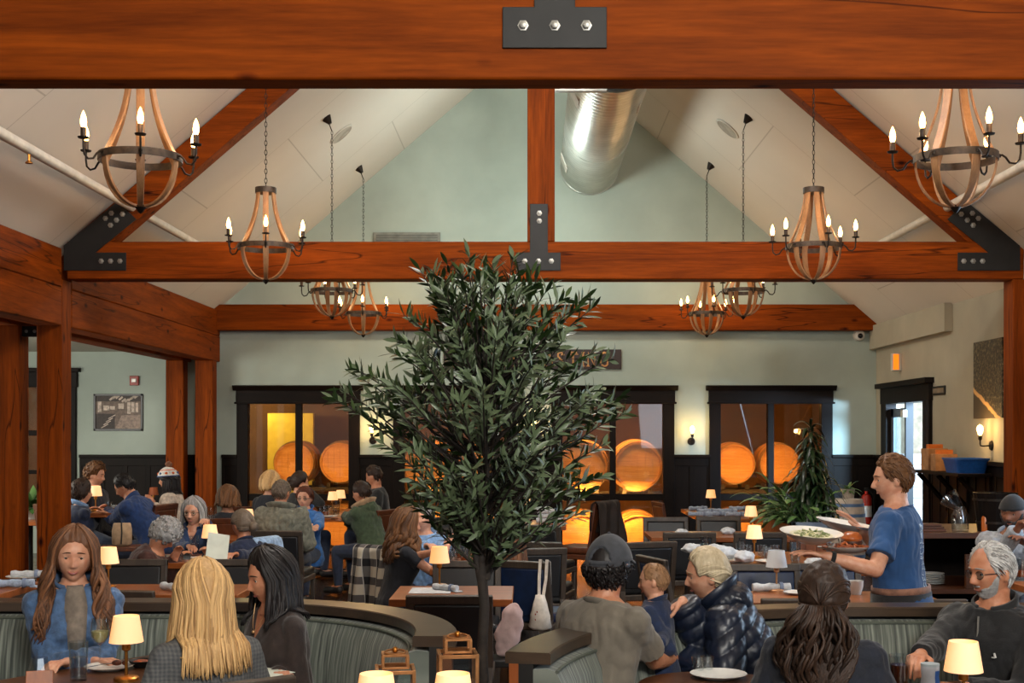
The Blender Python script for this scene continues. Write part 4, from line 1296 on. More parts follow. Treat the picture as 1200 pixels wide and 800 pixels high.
# drinks table
for i, (px, s, pr, l) in enumerate(((526, 151, tum_tall, 'tall water glass nearest the curly woman\'s hands'), (537, 149, tum_amber, 'amber drink left of the middle drinks'), (545, 153, tum_amber, 'amber drink in the centre of the crowded table'),
                                    (552, 147, tum_tall, 'tall water glass at the right of the crowded table'), (557, 156, tum_low, 'empty tumbler farthest right on the crowded table'), (531, 156, tum_low, 'empty tumbler behind the amber drinks'))):
    ware(pr, px, s, .76, l, G_GL, 1.1)
# used-plates table
for i, (px, s, pr, l) in enumerate(((825, 143, tum_tall, 'water glass above the blonde woman\'s head'), (868, 149, tum_tall, 'tall water glass left of the lit lamp on the used table'), (876, 146, tum_low, 'tumbler touching the lamp stem on its left'),
                                    (893, 146, tum_low, 'tumbler touching the lamp stem on its right'), (899, 149, tum_low, 'second tumbler right of the lamp'), (908, 146, tum_low, 'third tumbler right of the lamp'),
                                    (932, 153, tum_tall, 'tall glass below the server\'s plates'))):
    ware(pr, px, s, .76, l, G_GL, 1.05 if i < 6 else 1.25)
for px, s, l, sc in ((845, 142, 'plate with napkins, farthest left on the used table', 1.1), (858, 152, 'used plate nearest the blonde woman\'s hood', 1.1), (902, 153, 'used plate right of the crumpled napkin', .9)):
    ware(plate, px, s, .76, l, 'plates', sc)
for i, (px, s, z, l, sc, rz) in enumerate(((812, 141, .76, 'crumpled napkin at the far left of the used table', 1.0, 0), (838, 143, .77, 'crumpled napkin behind the water glass', 1, .8), (848, 152, .785, 'flattened napkin on the nearest used plate', 1.3, .3),
                                       (872, 154, .775, 'crumpled napkin right of the used plates', 1.1, 1.5), (960, 160, .76, 'crumpled napkin beneath the server\'s plates', 1.25, .5))):
    ware(crumple, px, s, z, l, 'crumpled napkins', sc, rz)
# server-side table
ware(nap_w, 904, 187, .76, 'white rolled napkin at the foot of the unlit lamp', 'napkin rolls', 1.1, .1)
ware(plate, 935, 190, .76, 'white plate on the table near the ponytailed woman', 'plates', .7)
cup = empty('white_mug', (X(1003, 190), FPX / 190, .76), 1.2, 'white coffee cup by the server\'s apron', 'cup')
MB().lathe([(.0001, 0), (.03, 0), (.045, .05), (.046, .085), (.043, .085), (.042, .05), (.028, .008), (.0001, .008)], 26).build('cup_body', china, cup)
MB().tube([(.044, 0, .075), (.07, 0, .07), (.075, 0, .045), (.06, 0, .025), (.042, 0, .025)], .006, 8).build('cup_handle', china, cup)
# right-hand row and far tables
ware(crumple, 799, 119, .76, 'white napkin on the right-hand row, left piece', 'crumpled napkins', .7, 0)
ware(crumple, 853, 119, .76, 'white napkin on the right-hand row, middle piece', 'crumpled napkins', .9, 1)
for i, (px, s, l) in enumerate(((819, 98, 'napkin roll nearest the left corner of the far right table'), (828, 94, 'napkin roll second from the left on the far table'), (838, 97.5, 'napkin roll at the centre front of the far table'),
                               (852, 94, 'napkin roll right of centre on the far table'), (862, 98, 'napkin roll at the right front of the far table'), (818, 91, 'napkin roll at the back left of the far table'), (866, 91, 'napkin roll at the back right of the far table'))):
    ware(nap_b, px, s, .76, l, 'napkin rolls', 1.15, .2 * (i % 3))
for i, (px, s, dz, l) in enumerate(((603, 105, 0, 'stacked napkin left under the leaves'), (643, 106, 0, 'lowest napkin of the stack right of the leaves'), (645, 106, .05, 'middle napkin of the stack right of the leaves'), (644, 106, .1, 'top napkin of the stack right of the leaves'), (594, 105, .05, 'upper napkin of the stack under the leaves'))):
    ware(nap_w, px, s, .76 + dz, l, 'napkin rolls', 1.25, .05 * i)
# far-left window table
for px, s, pr, l in ((376, 97, tum_low, 'tumbler before the clasped arm, far-left window table'), (381, 98, tum_amber, 'amber drink on the far-left window table'), (386, 97, tum_low, 'tumbler below the two far lamps'), (394, 98, tum_tall, 'water carafe glass below the two far lamps')):
    ware(pr, px, s, .76, l, G_GL, 1.3)
o = ware(plate, 385, 99, .76, 'plate at the front of the far-left window table', 'plates', .8)
# drinking woman's table
ware(tum_tall, 228, 144, .76, 'tall water glass below the drinking woman', G_GL, 1.15)
ware(tum_low, 265, 143, .76, 'tumbler right of the lamp behind the menu', G_GL, 1.0)
sgl = empty('sunglasses', (X(214, 149), FPX / 149, .762), .3, 'folded black sunglasses on the table edge', 'sunglasses')
m = MB()
for s_ in (-1, 1): m.lathe([(.0001, -.003), (.028, -.003), (.028, .003), (.0001, .003)], 14, (s_ * .034, 0, .022), Matrix.Rotation(math.pi / 2, 3, 'X'))
m.tube([(-.012, 0, .028), (.012, 0, .028)], .003, 6); m.build('lenses', plain('sunglass_black', (8, 8, 8), .2), sgl)
m = MB()
for s_ in (-1, 1): m.tube([(s_ * .064, 0, .03), (s_ * .066, .05, .02), (s_ * .03, .06, .01)], .003, 6)
m.build('temples', steel_black, sgl)
bk = empty('closed_menu', (X(200, 147), FPX / 147, .76), .15, 'closed grey menu book on the drinking woman\'s table', 'menu')
MB().bx(-.12, .12, -.16, .16, 0, .012).build('cover', plain('grey_menu_cover', (120, 116, 108), .7), bk, bevel=.003)
ware(plate, 231, 148, .76, 'small white plate under the tumbler at the table edge', 'plates', .55)
# raised table
ware(tum_low, 127, 113, .95, 'tumbler on the raised table by the lamp', G_GL, 1.0)
ware(tum_amber, 133, 114, .95, 'dark drink on the raised table', G_GL, .8)
bowl = empty('serving_bowl', (X(139, 112), FPX / 112, .95), 0, 'pale bowl on the raised table in front of the blue sweater', 'bowl')
MB().lathe([(.0001, 0), (.04, 0), (.085, .05), (.08, .05), (.038, .01), (.0001, .01)], 24).build('bowl_body', china, bowl)
# right front tables
ware(tum_low, 818, 284, .76, 'small clear tumbler at the bottom edge left of the ponytail', G_GL, .75)
ware(tum_low, 829, 283, .76, 'second small clear tumbler at the bottom edge', G_GL, .75)
ware(plate, 842, 289, .76, 'white plate at the bottom edge left of the ponytail', 'plates', .9)
cg = empty('cola_glass', (X(1054, 303), FPX / 303, .76), 0, 'tall glass of cola held by the bearded man', 'glass', G_GL)
MB().lathe([(.0001, 0), (.032, 0), (.034, .05), (.041, .135), (.039, .135), (.032, .05), (.029, .012), (.0001, .012)], 28).build('glass_wall', tumbler_glass, cg)
MB().lathe([(.0001, .013), (.029, .013), (.032, .05), (.0365, .098), (.0001, .098)], 24).build('cola', cola, cg)
cn = empty('drink_can', (X(1090, 312), FPX / 312, .76), 0, 'white and blue waisted bottle next to the cola', 'bottle')
can_w = plain('label_white', (190, 196, 206), .4); can_b = plain('label_blue', (40, 92, 170), .4)
MB().lathe([(.0001, 0), (.033, 0), (.035, .01), (.035, .055), (.031, .08), (.034, .105), (.034, .12), (.031, .125), (.0001, .125)], 30).build('bottle_body', can_w, cn)
m = MB()
a0, a1 = math.radians(-75), math.radians(-20)
rings = []
for z, r in ((.012, .0355), (.055, .0356), (.08, .0316), (.104, .0346)):
    rings.append([(r * math.cos(a0 + (a1 - a0) * k / 8), r * math.sin(a0 + (a1 - a0) * k / 8), z) for k in range(9)])
m.loft(rings, closed=False); m.build('blue_label_band', can_b, cn)
MB().lathe([(.034, .119), (.0345, .119), (.0345, .128), (.0001, .13)], 30).build('lid', plain('pale_lid', (176, 192, 200), .35), cn)
pp = MB().prism([(-.1, -.14), (.1, -.14), (.1, .14), (-.1, .14)], .002)
o = pp.build('menu_sheet', plain('white_paper', (220, 218, 214), .8), smooth=False); o.location = (X(1112, 318), FPX / 318, .762); o.rotation_euler = (0, 0, -.9); tag(o, 'white printed sheet by the lamp of the bearded man', 'menu')
# hoodie man's table
og = ware(tum_amber, 1197, 172, .76, 'amber beer glass at the right edge before the grey hoodie', G_GL, 1.4)

# ------------------------------------------------------------------ cloth things on chairs
def cloth_mesh(name, mat, pts_fn, nu, nv, th, loc, rz, label, cat, sub=1):
    m = MB()
    vs = [pts_fn(u / nu, v / nv) for v in range(nv + 1) for u in range(nu + 1)]
    fs = [(v * (nu + 1) + u, v * (nu + 1) + u + 1, (v + 1) * (nu + 1) + u + 1, (v + 1) * (nu + 1) + u) for v in range(nv) for u in range(nu)]
    m.add(vs, fs)
    o = m.build(name, mat, smooth=True)
    s = o.modifiers.new('thickness', 'SOLIDIFY'); s.thickness = th; s.offset = 0
    if sub:
        q = o.modifiers.new('smooth', 'SUBSURF'); q.levels = sub; q.render_levels = sub
    o.location = loc; o.rotation_euler = (0, 0, rz)
    return tag(o, label, cat)
def drape(width, front, back, H=.875, y0=-.275, flare=.10, amp=.025, seed=0, skew=.0):
    """a garment hung over a chair back (chair-local coordinates)"""
    tot = front + back
    def fn(u, v):
        d = v * tot - front                      # <0 in front of the back (seat side)
        x = (u - .5) * width * (1 + flare * abs(d) / max(front, back))
        f = abs(d)
        w = amp * min(1, f / .15) * (math.sin(u * 13 + seed + d * 4) + .5 * math.sin(u * 29 + seed * 2 + d * 7))
        rnd = .034
        if d < 0: y, z = y0 + rnd + .012 + w * .4, H - max(0, f - .02)
        else: y, z = y0 - rnd - .012 + w - .05 * f, H - max(0, f - .02)
        if f < .03: y, z = y0 + (-1 if d > 0 else 1) * (rnd + .012) * f / .03, H + .012 * (1 - f / .03)
        z += skew * (u - .5) * f + .03 * math.sin(u * 7 + seed) * ss(.2, .5, f)
        return (x, y, max(z, .05))
    return fn
def plaid_mat():
    m, nt, b, L = newmat('black_cream_plaid')
    v = coords(nt, L)
    sp = nt.nodes.new('ShaderNodeSeparateXYZ'); L.new(v, sp.inputs[0])
    def band(sock, freq, w):
        a = nt.nodes.new('ShaderNodeMath'); a.operation = 'MULTIPLY'; a.inputs[1].default_value = freq; L.new(sock, a.inputs[0])
        f = nt.nodes.new('ShaderNodeMath'); f.operation = 'FRACT'; L.new(a.outputs[0], f.inputs[0])
        l = nt.nodes.new('ShaderNodeMath'); l.operation = 'LESS_THAN'; l.inputs[1].default_value = w; L.new(f.outputs[0], l.inputs[0])
        return l.outputs[0]
    h, k = band(sp.outputs['X'], 8, .42), band(sp.outputs['Z'], 7, .42)
    c = mix(nt, L, h, (206, 200, 184), (96, 94, 92))
    c2 = mix(nt, L, h, (92, 90, 90), (22, 22, 26))
    c = mix(nt, L, k, c, c2)
    t = band(sp.outputs['X'], 8, .04)
    c = mix(nt, L, t, c, (190, 190, 186))
    L.new(c, b.inputs['Base Color']); setin(b, Roughness=.9)
    return m
s_ = 147
cloth_mesh('plaid_shirt', plaid_mat(), drape(.52, .25, .46, seed=1.5, amp=.03, skew=.25), 26, 22, .006, (X(474, s_), FPX / s_, 0), math.radians(-38), 'black and cream plaid shirt draped over a chair behind the curly-haired woman', 'shirt')
denim_l = plain('pale_denim', (150, 176, 206), .9, 0, .1, 40, .1, 100)
s_ = 137
cloth_mesh('denim_jacket', denim_l, drape(.34, .2, .5, seed=4, amp=.02), 22, 20, .008, (X(280, s_), FPX / s_, 0), math.radians(62), 'pale denim jacket hung over the chair of the navy-top woman', 'jacket')
dark_cl = plain('dark_coat_cloth', (34, 22, 16), .8, 0, .15, 12, .1, 60)
s_ = 108
cloth_mesh('dark_coat', dark_cl, drape(.5, .35, .62, H=1.03, y0=-.29, seed=2, amp=.035), 22, 22, .012, (X(683, s_), FPX / s_, 0), math.radians(58), 'dark brown coat hung over the tall wooden chair in profile', 'coat')
# tote bag on the daylight-tinted chair
s_ = 163
tb = empty('tote_bag', (X(625, s_), FPX / s_, 0), math.radians(-24), 'cream tote bag with small red print hanging from the daylight-tinted chair', 'bag')
cream = plain('cream_canvas', (204, 196, 186), .85, 0, .06, 20, .1, 80)
m = MB()
rings = []
for z, w, d in ((.40, .10, .03), (.42, .155, .045), (.50, .14, .05), (.58, .10, .035), (.64, .05, .02)):
    rings.append([(.20 + w * .5 * math.cos(a) + .01 * math.sin(3 * a + z * 30), -.335 + d * math.sin(a), z) for a in [2 * math.pi * k / 20 for k in range(20)]])
m.loft(rings); bag = m.build('bag_body', cream, tb, smooth=True)
m = MB()
for dx in (-.015, .035): m.strip([(.20 + dx * .6, -.335, .62), (.195 + dx, -.305, .75), (.19 + dx, -.275, .878), (.19 + dx, -.235, .86), (.19 + dx, -.22, .7)], .022, .004, (1, 0, 0))
m.build('strap', cream, tb)
m = MB()
for i in range(4): m.box((.185 + .012 * (i % 2), -.3815, .475 + .018 * i), (.009, .002, .012))
m.build('red_print', plain('bag_red_print', (150, 40, 30), .7), bag)
# pink cushion-like bag below the two-seat table
pk = MB().ball((0, 0, .17), (.075, .035, .165), 28, 22)
o = pk.build('pink_cloth_bag', plain('pale_pink_cloth', (206, 178, 176), .85, 0, .05, 14, .1, 60)); o.location = (X(588, 197), FPX / 197, .42); o.rotation_euler = (0, .25, 0)
for v in o.data.vertices: v.co += Vector((1, 0, 0)) * (noise.noise(v.co * 12) * .02 + noise.noise(v.co * 30) * .012) + Vector((0, 1, 0)) * noise.noise(v.co * 26) * .016
tag(o, 'pale pink cloth bag hanging under the two-seat table edge', 'bag')
cs = empty('low_stool', (X(588, 197), FPX / 197, 0), 0, 'dark low stool under the pink bag', 'stool')
MB().bx(-.15, .15, -.12, .12, .38, .42).build('seat', steel_black, cs, bevel=.006)
for sx in (-1, 1):
    for sy in (-1, 1): MB().bx(sx * .12 - .015, sx * .12 + .015, sy * .09 - .015, sy * .09 + .015, 0, .38).build('leg', steel_black, cs)
# tan bag beside the blue-sweater man
tn = empty('tan_bag', (X(143, 134), FPX / 134, .17), .2, 'tan canvas bag with thin strap left of the bowed grey curls', 'bag')
m = MB(); rings = []
for z, w, d in ((.60, .06, .04), (.62, .085, .06), (.74, .085, .06), (.79, .075, .04), (.80, .07, .02)):
    rings.append([(w * math.copysign(abs(math.cos(a)) ** .6, math.cos(a)), d * math.copysign(abs(math.sin(a)) ** .6, math.sin(a)), z) for a in [2 * math.pi * k / 20 for k in range(20)]])
m.loft(rings).build('bag_body', plain('tan_canvas', (170, 142, 112), .85, 0, .08, 16, .1, 80), tn, smooth=True)
MB().tube([(0, -.066, .62), (.006, -.07, .72), (0, -.045, .805)], .006, 6).build('strap', steel_black, tn)
st = empty('bag_stand', (X(143, 134), FPX / 134, .17), .2, 'dark stool carrying the tan canvas bag', 'stool')
MB().bx(-.18, .18, -.14, .14, .56, .6).build('seat', chair_brown, st, bevel=.006)
for sx in (-1, 1):
    for sy in (-1, 1): MB().bx(sx * .15 - .016, sx * .15 + .016, sy * .11 - .016, sy * .11 + .016, -.17, .56).build('leg', chair_brown, st)

# ------------------------------------------------------------------ right side: sideboard, shelf, basket, barrel, planter, extinguisher
sb_w = wood('sideboard_wood', (52, 28, 14), (96, 52, 26), 'x', 1.4, .4, False, .06)
s0 = 122.0
sbx0, sbx1 = X(1078, 136), 4.62
sb = empty('sideboard', (0, 0, 0), 0, 'open dark wooden sideboard against the right wall with bottles on top', 'sideboard')
ys0, ys1 = 11.1, 12.25
ZT = CH - .86
MB().bx(3.35, 4.62, ys0, ys1, ZT - .05, ZT).build('top', sb_w, sb, bevel=.004)
for xx in (3.37, 4.55):
    for yy in (ys0 + .03, ys1 - .08): MB().bx(xx, xx + .05, yy, yy + .05, 0, ZT - .05).build('leg', sb_w, sb, bevel=.003)
MB().bx(3.37, 4.6, ys0 + .02, ys1 - .02, .36, .40).build('shelf', sb_w, sb)
MB().bx(3.37, 3.9, ys0 + .1, ys1 - .02, .0, .04).build('shelf', sb_w, sb)
MB().bx(3.75, 4.55, ys1 - .06, ys1 - .03, .0, ZT - .05).build('back_panel', darkwood, sb)
MB().bx(3.78, 4.45, ys0 + .02, ys0 + .06, .40, .70).build('drawer_front', sb_w, sb, bevel=.004)
for i in range(6):
    o = MB().lathe([(.0001, 0), (.07, 0), (.115, .014), (.112, .016), (.0001, .008)], 24).build('stacked_plate', china)
    o.location = (3.6, 11.5, .40 + i * .017)
    tag(o, ['lowest white plate in the stack on the sideboard shelf', 'second white plate from the bottom of the shelf stack', 'third white plate from the bottom of the shelf stack', 'third white plate from the top of the shelf stack', 'second white plate from the top of the shelf stack', 'topmost white plate of the stack on the sideboard shelf'][i], 'plate', 'plates stacked on the sideboard shelf')
bn = empty('bottle_basket', (3.66, 11.3, ZT), 0, 'dark slatted bucket on the sideboard', 'basket')
bn.location.x = 4.1
m = MB().lathe([(.0001, 0), (.15, 0), (.19, .34), (.175, .34), (.14, .02), (.0001, .02)], 20)
m.build('bucket_body', darkwood, bn, smooth=False)
for z in (.07, .27):
    r_ = .15 + .04 * z / .34
    MB().lathe([(r_, z), (r_ + .008, z), (r_ + .008, z + .02), (r_, z + .02)], 20, close=True).build('hoop', iron, bn)
jar = empty('glass_jar', (3.79, 11.3, ZT), 0, 'clear glass carafe with tilted plastic cover on the sideboard', 'jar')
MB().lathe([(.0001, 0), (.07, 0), (.075, .02), (.075, .14), (.05, .19), (.04, .22), (.037, .22), (.046, .19), (.071, .14), (.071, .02), (.0001, .01)], 24).build('jar_body', tumbler_glass, jar)
m = MB().lathe([(.0001, .0), (.035, .0), (.085, .12), (.09, .15), (.086, .15), (.08, .12), (.03, .006), (.0001, .006)], 20, (0, 0, .2), Matrix.Rotation(-.8, 3, 'Y'))
m.build('plastic_scoop', glass('milky_plastic', (206, 214, 222), .5), jar)
wt = MB()
for i in range(3): wt.bx(-.13 + .01 * i, .13 - .02 * i, -.08, .08, i * .022, i * .022 + .02)
o = wt.build('board_pile', sb_w, bevel=.003); o.location = (3.53, 11.35, ZT); tag(o, 'low pile of wooden boards at the left end of the sideboard', 'boards')
sp_ = empty('small_cup', (3.98, 11.22, ZT), 0, 'orange bottle between carafe and bucket on the sideboard', 'bottle')
MB().lathe([(.0001, 0), (.03, 0), (.03, .12), (.012, .16), (.012, .2), (.0001, .2)], 18).build('bottle_body', plain('orange_glass', (170, 86, 26), .25), sp_)

# wall shelf with V brackets
ysA, ysB = FPX / 99.0, FPX / 92.2
sh = empty('wall_shelf', (XR, 0, 0), 0, 'dark wall shelf with angled brackets right of the door', 'shelf')
zs = CH - .435
yA, yB = 13.9, 15.6
MB().bx(-.42, 0, yA, yB, zs - .035, zs).build('shelf_board', darkwood, sh, bevel=.004)
for yy in (yA + .12, (yA + yB) / 2, yB - .12):
    m = MB(); m.tube([(-.37, yy, zs - .04), (-.03, yy, zs - .42)], .028, 4); m.bx(-.05, 0, yy - .03, yy + .03, zs - .5, zs - .035)
    m.build('bracket', darkwood, sh)
bb = empty('blue_basket', (XR - .22, 14.25, zs), 0, 'bright blue plastic basket on the wall shelf', 'basket')
blue_p = plain('blue_plastic', (26, 84, 160), .4, 0, .06, 30)
M_ = MB()
def rr_ring(hx, hy, z): return [(hx * math.copysign(abs(math.cos(a)) ** .25, math.cos(a)), hy * math.copysign(abs(math.sin(a)) ** .25, math.sin(a)), z) for a in [2 * math.pi * k / 40 for k in range(40)]]
M_.loft([rr_ring(.16, .22, 0), rr_ring(.19, .26, .15), rr_ring(.18, .25, .15), rr_ring(.15, .21, .01)])
M_.build('basket_body', blue_p, bb, smooth=40)
M_ = MB().loft([rr_ring(.19, .26, .145), rr_ring(.20, .27, .145), rr_ring(.20, .27, .165), rr_ring(.19, .26, .165), rr_ring(.19, .26, .145)], cap=False)
M_.build('basket_rim', blue_p, bb, smooth=40)
kraft = plain('kraft_paper', (176, 126, 84), .8, 0, .08, 10)
for i, (yy, h_, l) in enumerate(((14.9, .2, 'brown paper bag on the wall shelf beside the blue basket'), (15.25, .26, 'taller brown paper bag at the far end of the wall shelf'))):
    b_ = empty('paper_bag', (XR - .25, yy, zs), .2 * i, l, 'bag')
    MB().bx(-.13, .13, -.09, .09, 0, h_).build('bag_body', kraft, b_, bevel=.01)
    MB().box((0, 0, h_ + .02), (.2, .05, .06)).build('folded_top', plain('orange_fold', (206, 112, 40), .7), b_, bevel=.01)

# whitewashed barrel with a small plant, by the corner
wb_ = empty('whitewashed_barrel', (X(992, 92), FPX / 92, 0), 0, 'whitewashed barrel with blue-grey hoops behind the server\'s plates', 'barrel')
prof = [(.20 + .045 * (1 - (2 * t - 1) ** 2), .92 * t) for t in [i / 14 for i in range(15)]]
MB().lathe([(.0001, 0)] + prof + [(.0001, .92)], 32).build('staves', plain('whitewash', (196, 186, 176), .7, 0, .06, 10), wb_, smooth=30)
for t in (.08, .22, .36, .64, .78, .92):
    r_ = .20 + .045 * (1 - (2 * t - 1) ** 2)
    MB().lathe([(r_ - .002, .92 * t - .02), (r_ + .004, .92 * t - .02), (r_ + .004, .92 * t + .02), (r_ - .002, .92 * t + .02)], 32, close=True).build('hoop', plain('blue_grey_hoop', (96, 130, 176), .5, .2, .05), wb_)
sp2 = empty('small_potted_plant', (X(994, 91), FPX / 91, .92), 0, 'small leafy plant in a glass jar on the whitewashed barrel', 'plant')
MB().lathe([(.0001, 0), (.07, 0), (.085, .12), (.08, .12), (.065, .01), (.0001, .01)], 20).build('pot', plain('pale_pot', (170, 160, 150), .5), sp2)

fe = empty('fire_extinguisher', (4.85, 18.5, .45), 0, 'red fire extinguisher in the far right corner behind the server', 'extinguisher')
MB().lathe([(.0001, 0), (.07, 0), (.075, .02), (.075, .36), (.06, .41), (.025, .43), (.025, .47), (.0001, .47)], 24).build('cylinder_body', plain('extinguisher_red', (170, 36, 20), .35), fe)
MB().box((0, -.0, .5), (.05, .1, .04)).build('valve_head', steel_black, fe, bevel=.005)
MB().tube([(.03, 0, .49), (.10, 0, .42), (.11, 0, .2), (.09, 0, .1)], .012, 8).build('hose', steel_black, fe)
MB().lathe([(.0755, .1), (.077, .1), (.077, .26), (.0755, .26)], 24, close=True).build('label_band', china, fe)
MB().bx(-.05, .05, .05, .2, .1, .4).build('wall_bracket', steel_black, fe)

# planter box
plx0, plx1, ply0, ply1 = 2.55, 2.93, 12.5, 14.1
pb = empty('wooden_planter', (0, 0, 0), 0, 'tall wooden planter box with grey metal frame, filled with leafy plants', 'planter')
zp = .885
slat_m = wood('planter_slat_wood', (96, 48, 22), (150, 82, 40), 'z', 1.3, .45, False, .08)
grey_fr = plain('grey_blue_metal', (104, 118, 136), .5, .2, .05)
for k in range(12):
    a = ply0 + .04 + k * (ply1 - ply0 - .08) / 12
    MB().bx(plx0, plx0 + .03, a + .003, a + (ply1 - ply0 - .08) / 12 - .003, .04, zp - .03).build('side_board', slat_m, pb)
for k in range(3):
    a = plx0 + .03 + k * (plx1 - plx0 - .06) / 3
    MB().bx(a + .003, a + (plx1 - plx0 - .06) / 3 - .003, ply0 + .01, ply0 + .03, .04, zp - .05).build('front_board', slat_m, pb)
f = MB()
for xx in (plx0, plx1 - .04): f.bx(xx, xx + .04, ply0 - .01, ply0 + .03, 0, zp)
f.bx(plx0, plx1, ply0 - .01, ply0 + .03, zp - .06, zp)
f.build('front_frame', grey_fr, pb, bevel=.003)
f = MB(); f.bx(plx0 - .01, plx0 + .05, ply0 + .03, ply1, zp - .03, zp); f.bx(plx1 - .04, plx1, ply0 + .03, ply1, zp - .03, zp)
f.build('top_rim', darkwood, pb)
MB().bx(plx1 - .03, plx1, ply0 + .03, ply1, 0.02, zp - .03).build('rear_panel', slat_m, pb)
MB().bx(plx0 + .03, plx1 - .03, ply0 + .03, ply1 - .02, .02, zp - .07).build('soil', plain('potting_soil', (40, 28, 20), .95), pb)

def leaf_mat(name, c0, c1, rough=.4):
    m, nt, b, L = newmat(name)
    at = nt.nodes.new('ShaderNodeAttribute'); at.attribute_name = 'tone'
    L.new(ramp(nt, L, at.outputs['Fac'], [(0, c0), (1, c1)]), b.inputs['Base Color'])
    setin(b, Roughness=rough)
    b.inputs['Subsurface Weight'].default_value = 0.0
    return m
def blade(m, base, d, side, L_, w, droop, tone, n=6, fold=.25, tip=1.0):
    """arching leaf starting at base along d, bending down by droop"""
    d = d.normalized(); side = (side - d * side.dot(d)).normalized()
    pts = []; p = Vector(base); dd = d.copy(); step = L_ / n
    o = len(m.v)
    for i in range(n + 1):
        t = i / n
        ww = w * (math.sin(math.pi * min(1, (t * .92 + .08))) ** .7) * (1 if t < .999 else .02)
        up = dd.cross(side).normalized()
        m.v += [tuple(p - side * ww / 2 - up * fold * ww * .5), tuple(p), tuple(p + side * ww / 2 - up * fold * ww * .5)]
        m.a += [tone * .85 + .001, min(1, tone + .12), tone * .85 + .001]
        dd = (dd + Vector((0, 0, -1)) * droop / n).normalized()
        p = p + dd * step
    for i in range(n):
        for k in (0, 1):
            a = o + i * 3 + k
            m.f.append((a, a + 1, a + 4, a + 3)); m.m.append(0)
rng = random.Random(7)
lily = empty('leafy_lily', (plx0 + .17, 13.15, zp - .07), 0, 'broad-leaved green plant spreading over the left of the planter', 'plant')
m = MB(); stems = MB()
for i in range(120):
    a = rng.uniform(0, 2 * math.pi); e = rng.uniform(.25, 1.25)
    b0 = Vector((rng.uniform(-.1, .1), rng.uniform(-.45, .5), 0))
    if math.cos(a) > .3 and rng.random() < .5: a += math.pi
    d = Vector((math.cos(a) * math.cos(e), math.sin(a) * math.cos(e) , math.sin(e)))
    l0 = rng.uniform(.12, .42)
    q = b0 + d * l0 + Vector((0, 0, .02))
    stems.tube([b0, b0 + d * l0 * .6 + Vector((0, 0, .02)), q], .004, 5)
    blade(m, q, (d + Vector((0, 0, -.1))), Vector((-math.sin(a), math.cos(a), rng.uniform(-.3, .3))), rng.uniform(.16, .27), rng.uniform(.055, .09), rng.uniform(.9, 1.6), rng.uniform(.15, 1))
lm = m.build('leaves', leaf_mat('lily_leaf', (24, 54, 22), (96, 132, 74), .4), lily, smooth=True, recalc=False)
stems.build('stems', plain('lily_stem', (52, 84, 36), .5), lily)
drac = empty('dracaena', (plx0 + .30, 13.05, zp - .07), 0, 'tall dark dracaena with drooping leaves at the right of the planter', 'plant')
m = MB(); stems = MB()
for cx_, cy_, top in ((0, 0, 1.0), (.08, .12, .72), (-.07, -.12, .62), (.1, -.15, .45)):
    stems.tube([(cx_ * .4, cy_ * .4, 0), (cx_, cy_, top * .6), (cx_ * 1.1, cy_, top)], [.016, .013, .009], 8)
    nL = int(95 * top) + 20
    for i in range(nL):
        z = top * (.12 + .9 * (i / nL))
        a = i * 2.4 + rng.uniform(-.3, .3)
        e = rng.uniform(.2, .8) + (.5 if z > top * .92 else 0)
        d = Vector((math.cos(a) * math.cos(e), math.sin(a) * math.cos(e), math.sin(e)))
        k = 1.0 - .35 * (z / 1.05)
        blade(m, Vector((cx_, cy_, z)), d, Vector((-math.sin(a), math.cos(a), 0)), rng.uniform(.28, .42) * k, rng.uniform(.03, .046), rng.uniform(2.0, 3.6), rng.uniform(0, .75), 8)
m.build('leaves', leaf_mat('dracaena_leaf', (10, 24, 12), (40, 66, 34), .3), drac, smooth=True, recalc=False)
stems.build('canes', plain('cane_brown', (86, 70, 48), .7), drac)
m = MB()
for i in range(26):
    a = rng.uniform(0, 6.28); e = rng.uniform(.5, 1.3)
    d = Vector((math.cos(a) * math.cos(e), math.sin(a) * math.cos(e), math.sin(e)))
    blade(m, Vector((0, 0, .1)), d, Vector((-math.sin(a), math.cos(a), 0)), rng.uniform(.12, .22), .035, 1.6, rng.uniform(.3, 1), 5)
m.build('leaves', leaf_mat('jar_plant_leaf', (40, 80, 36), (120, 150, 90)), sp2, smooth=True, recalc=False)
# aisle plant glimpsed between the posts
ap = empty('aisle_plant', (X(38, 101), FPX / 101, .76), 0, 'green plant on the table between the two near left posts', 'plant')
MB().lathe([(.0001, 0), (.07, 0), (.09, .14), (.085, .14), (.06, .02), (.0001, .02)], 20).build('pot', china, ap)
m = MB()
for i in range(60):
    a = rng.uniform(0, 6.28); e = rng.uniform(.2, 1.4)
    d = Vector((math.cos(a) * math.cos(e), math.sin(a) * math.cos(e), math.sin(e)))
    blade(m, Vector((0, 0, .12)), d, Vector((-math.sin(a), math.cos(a), 0)), rng.uniform(.2, .42), .08, 1.2, rng.uniform(.2, 1), 5)
m.build('leaves', leaf_mat('aisle_leaf', (34, 70, 30), (84, 120, 62)), ap, smooth=True, recalc=False)

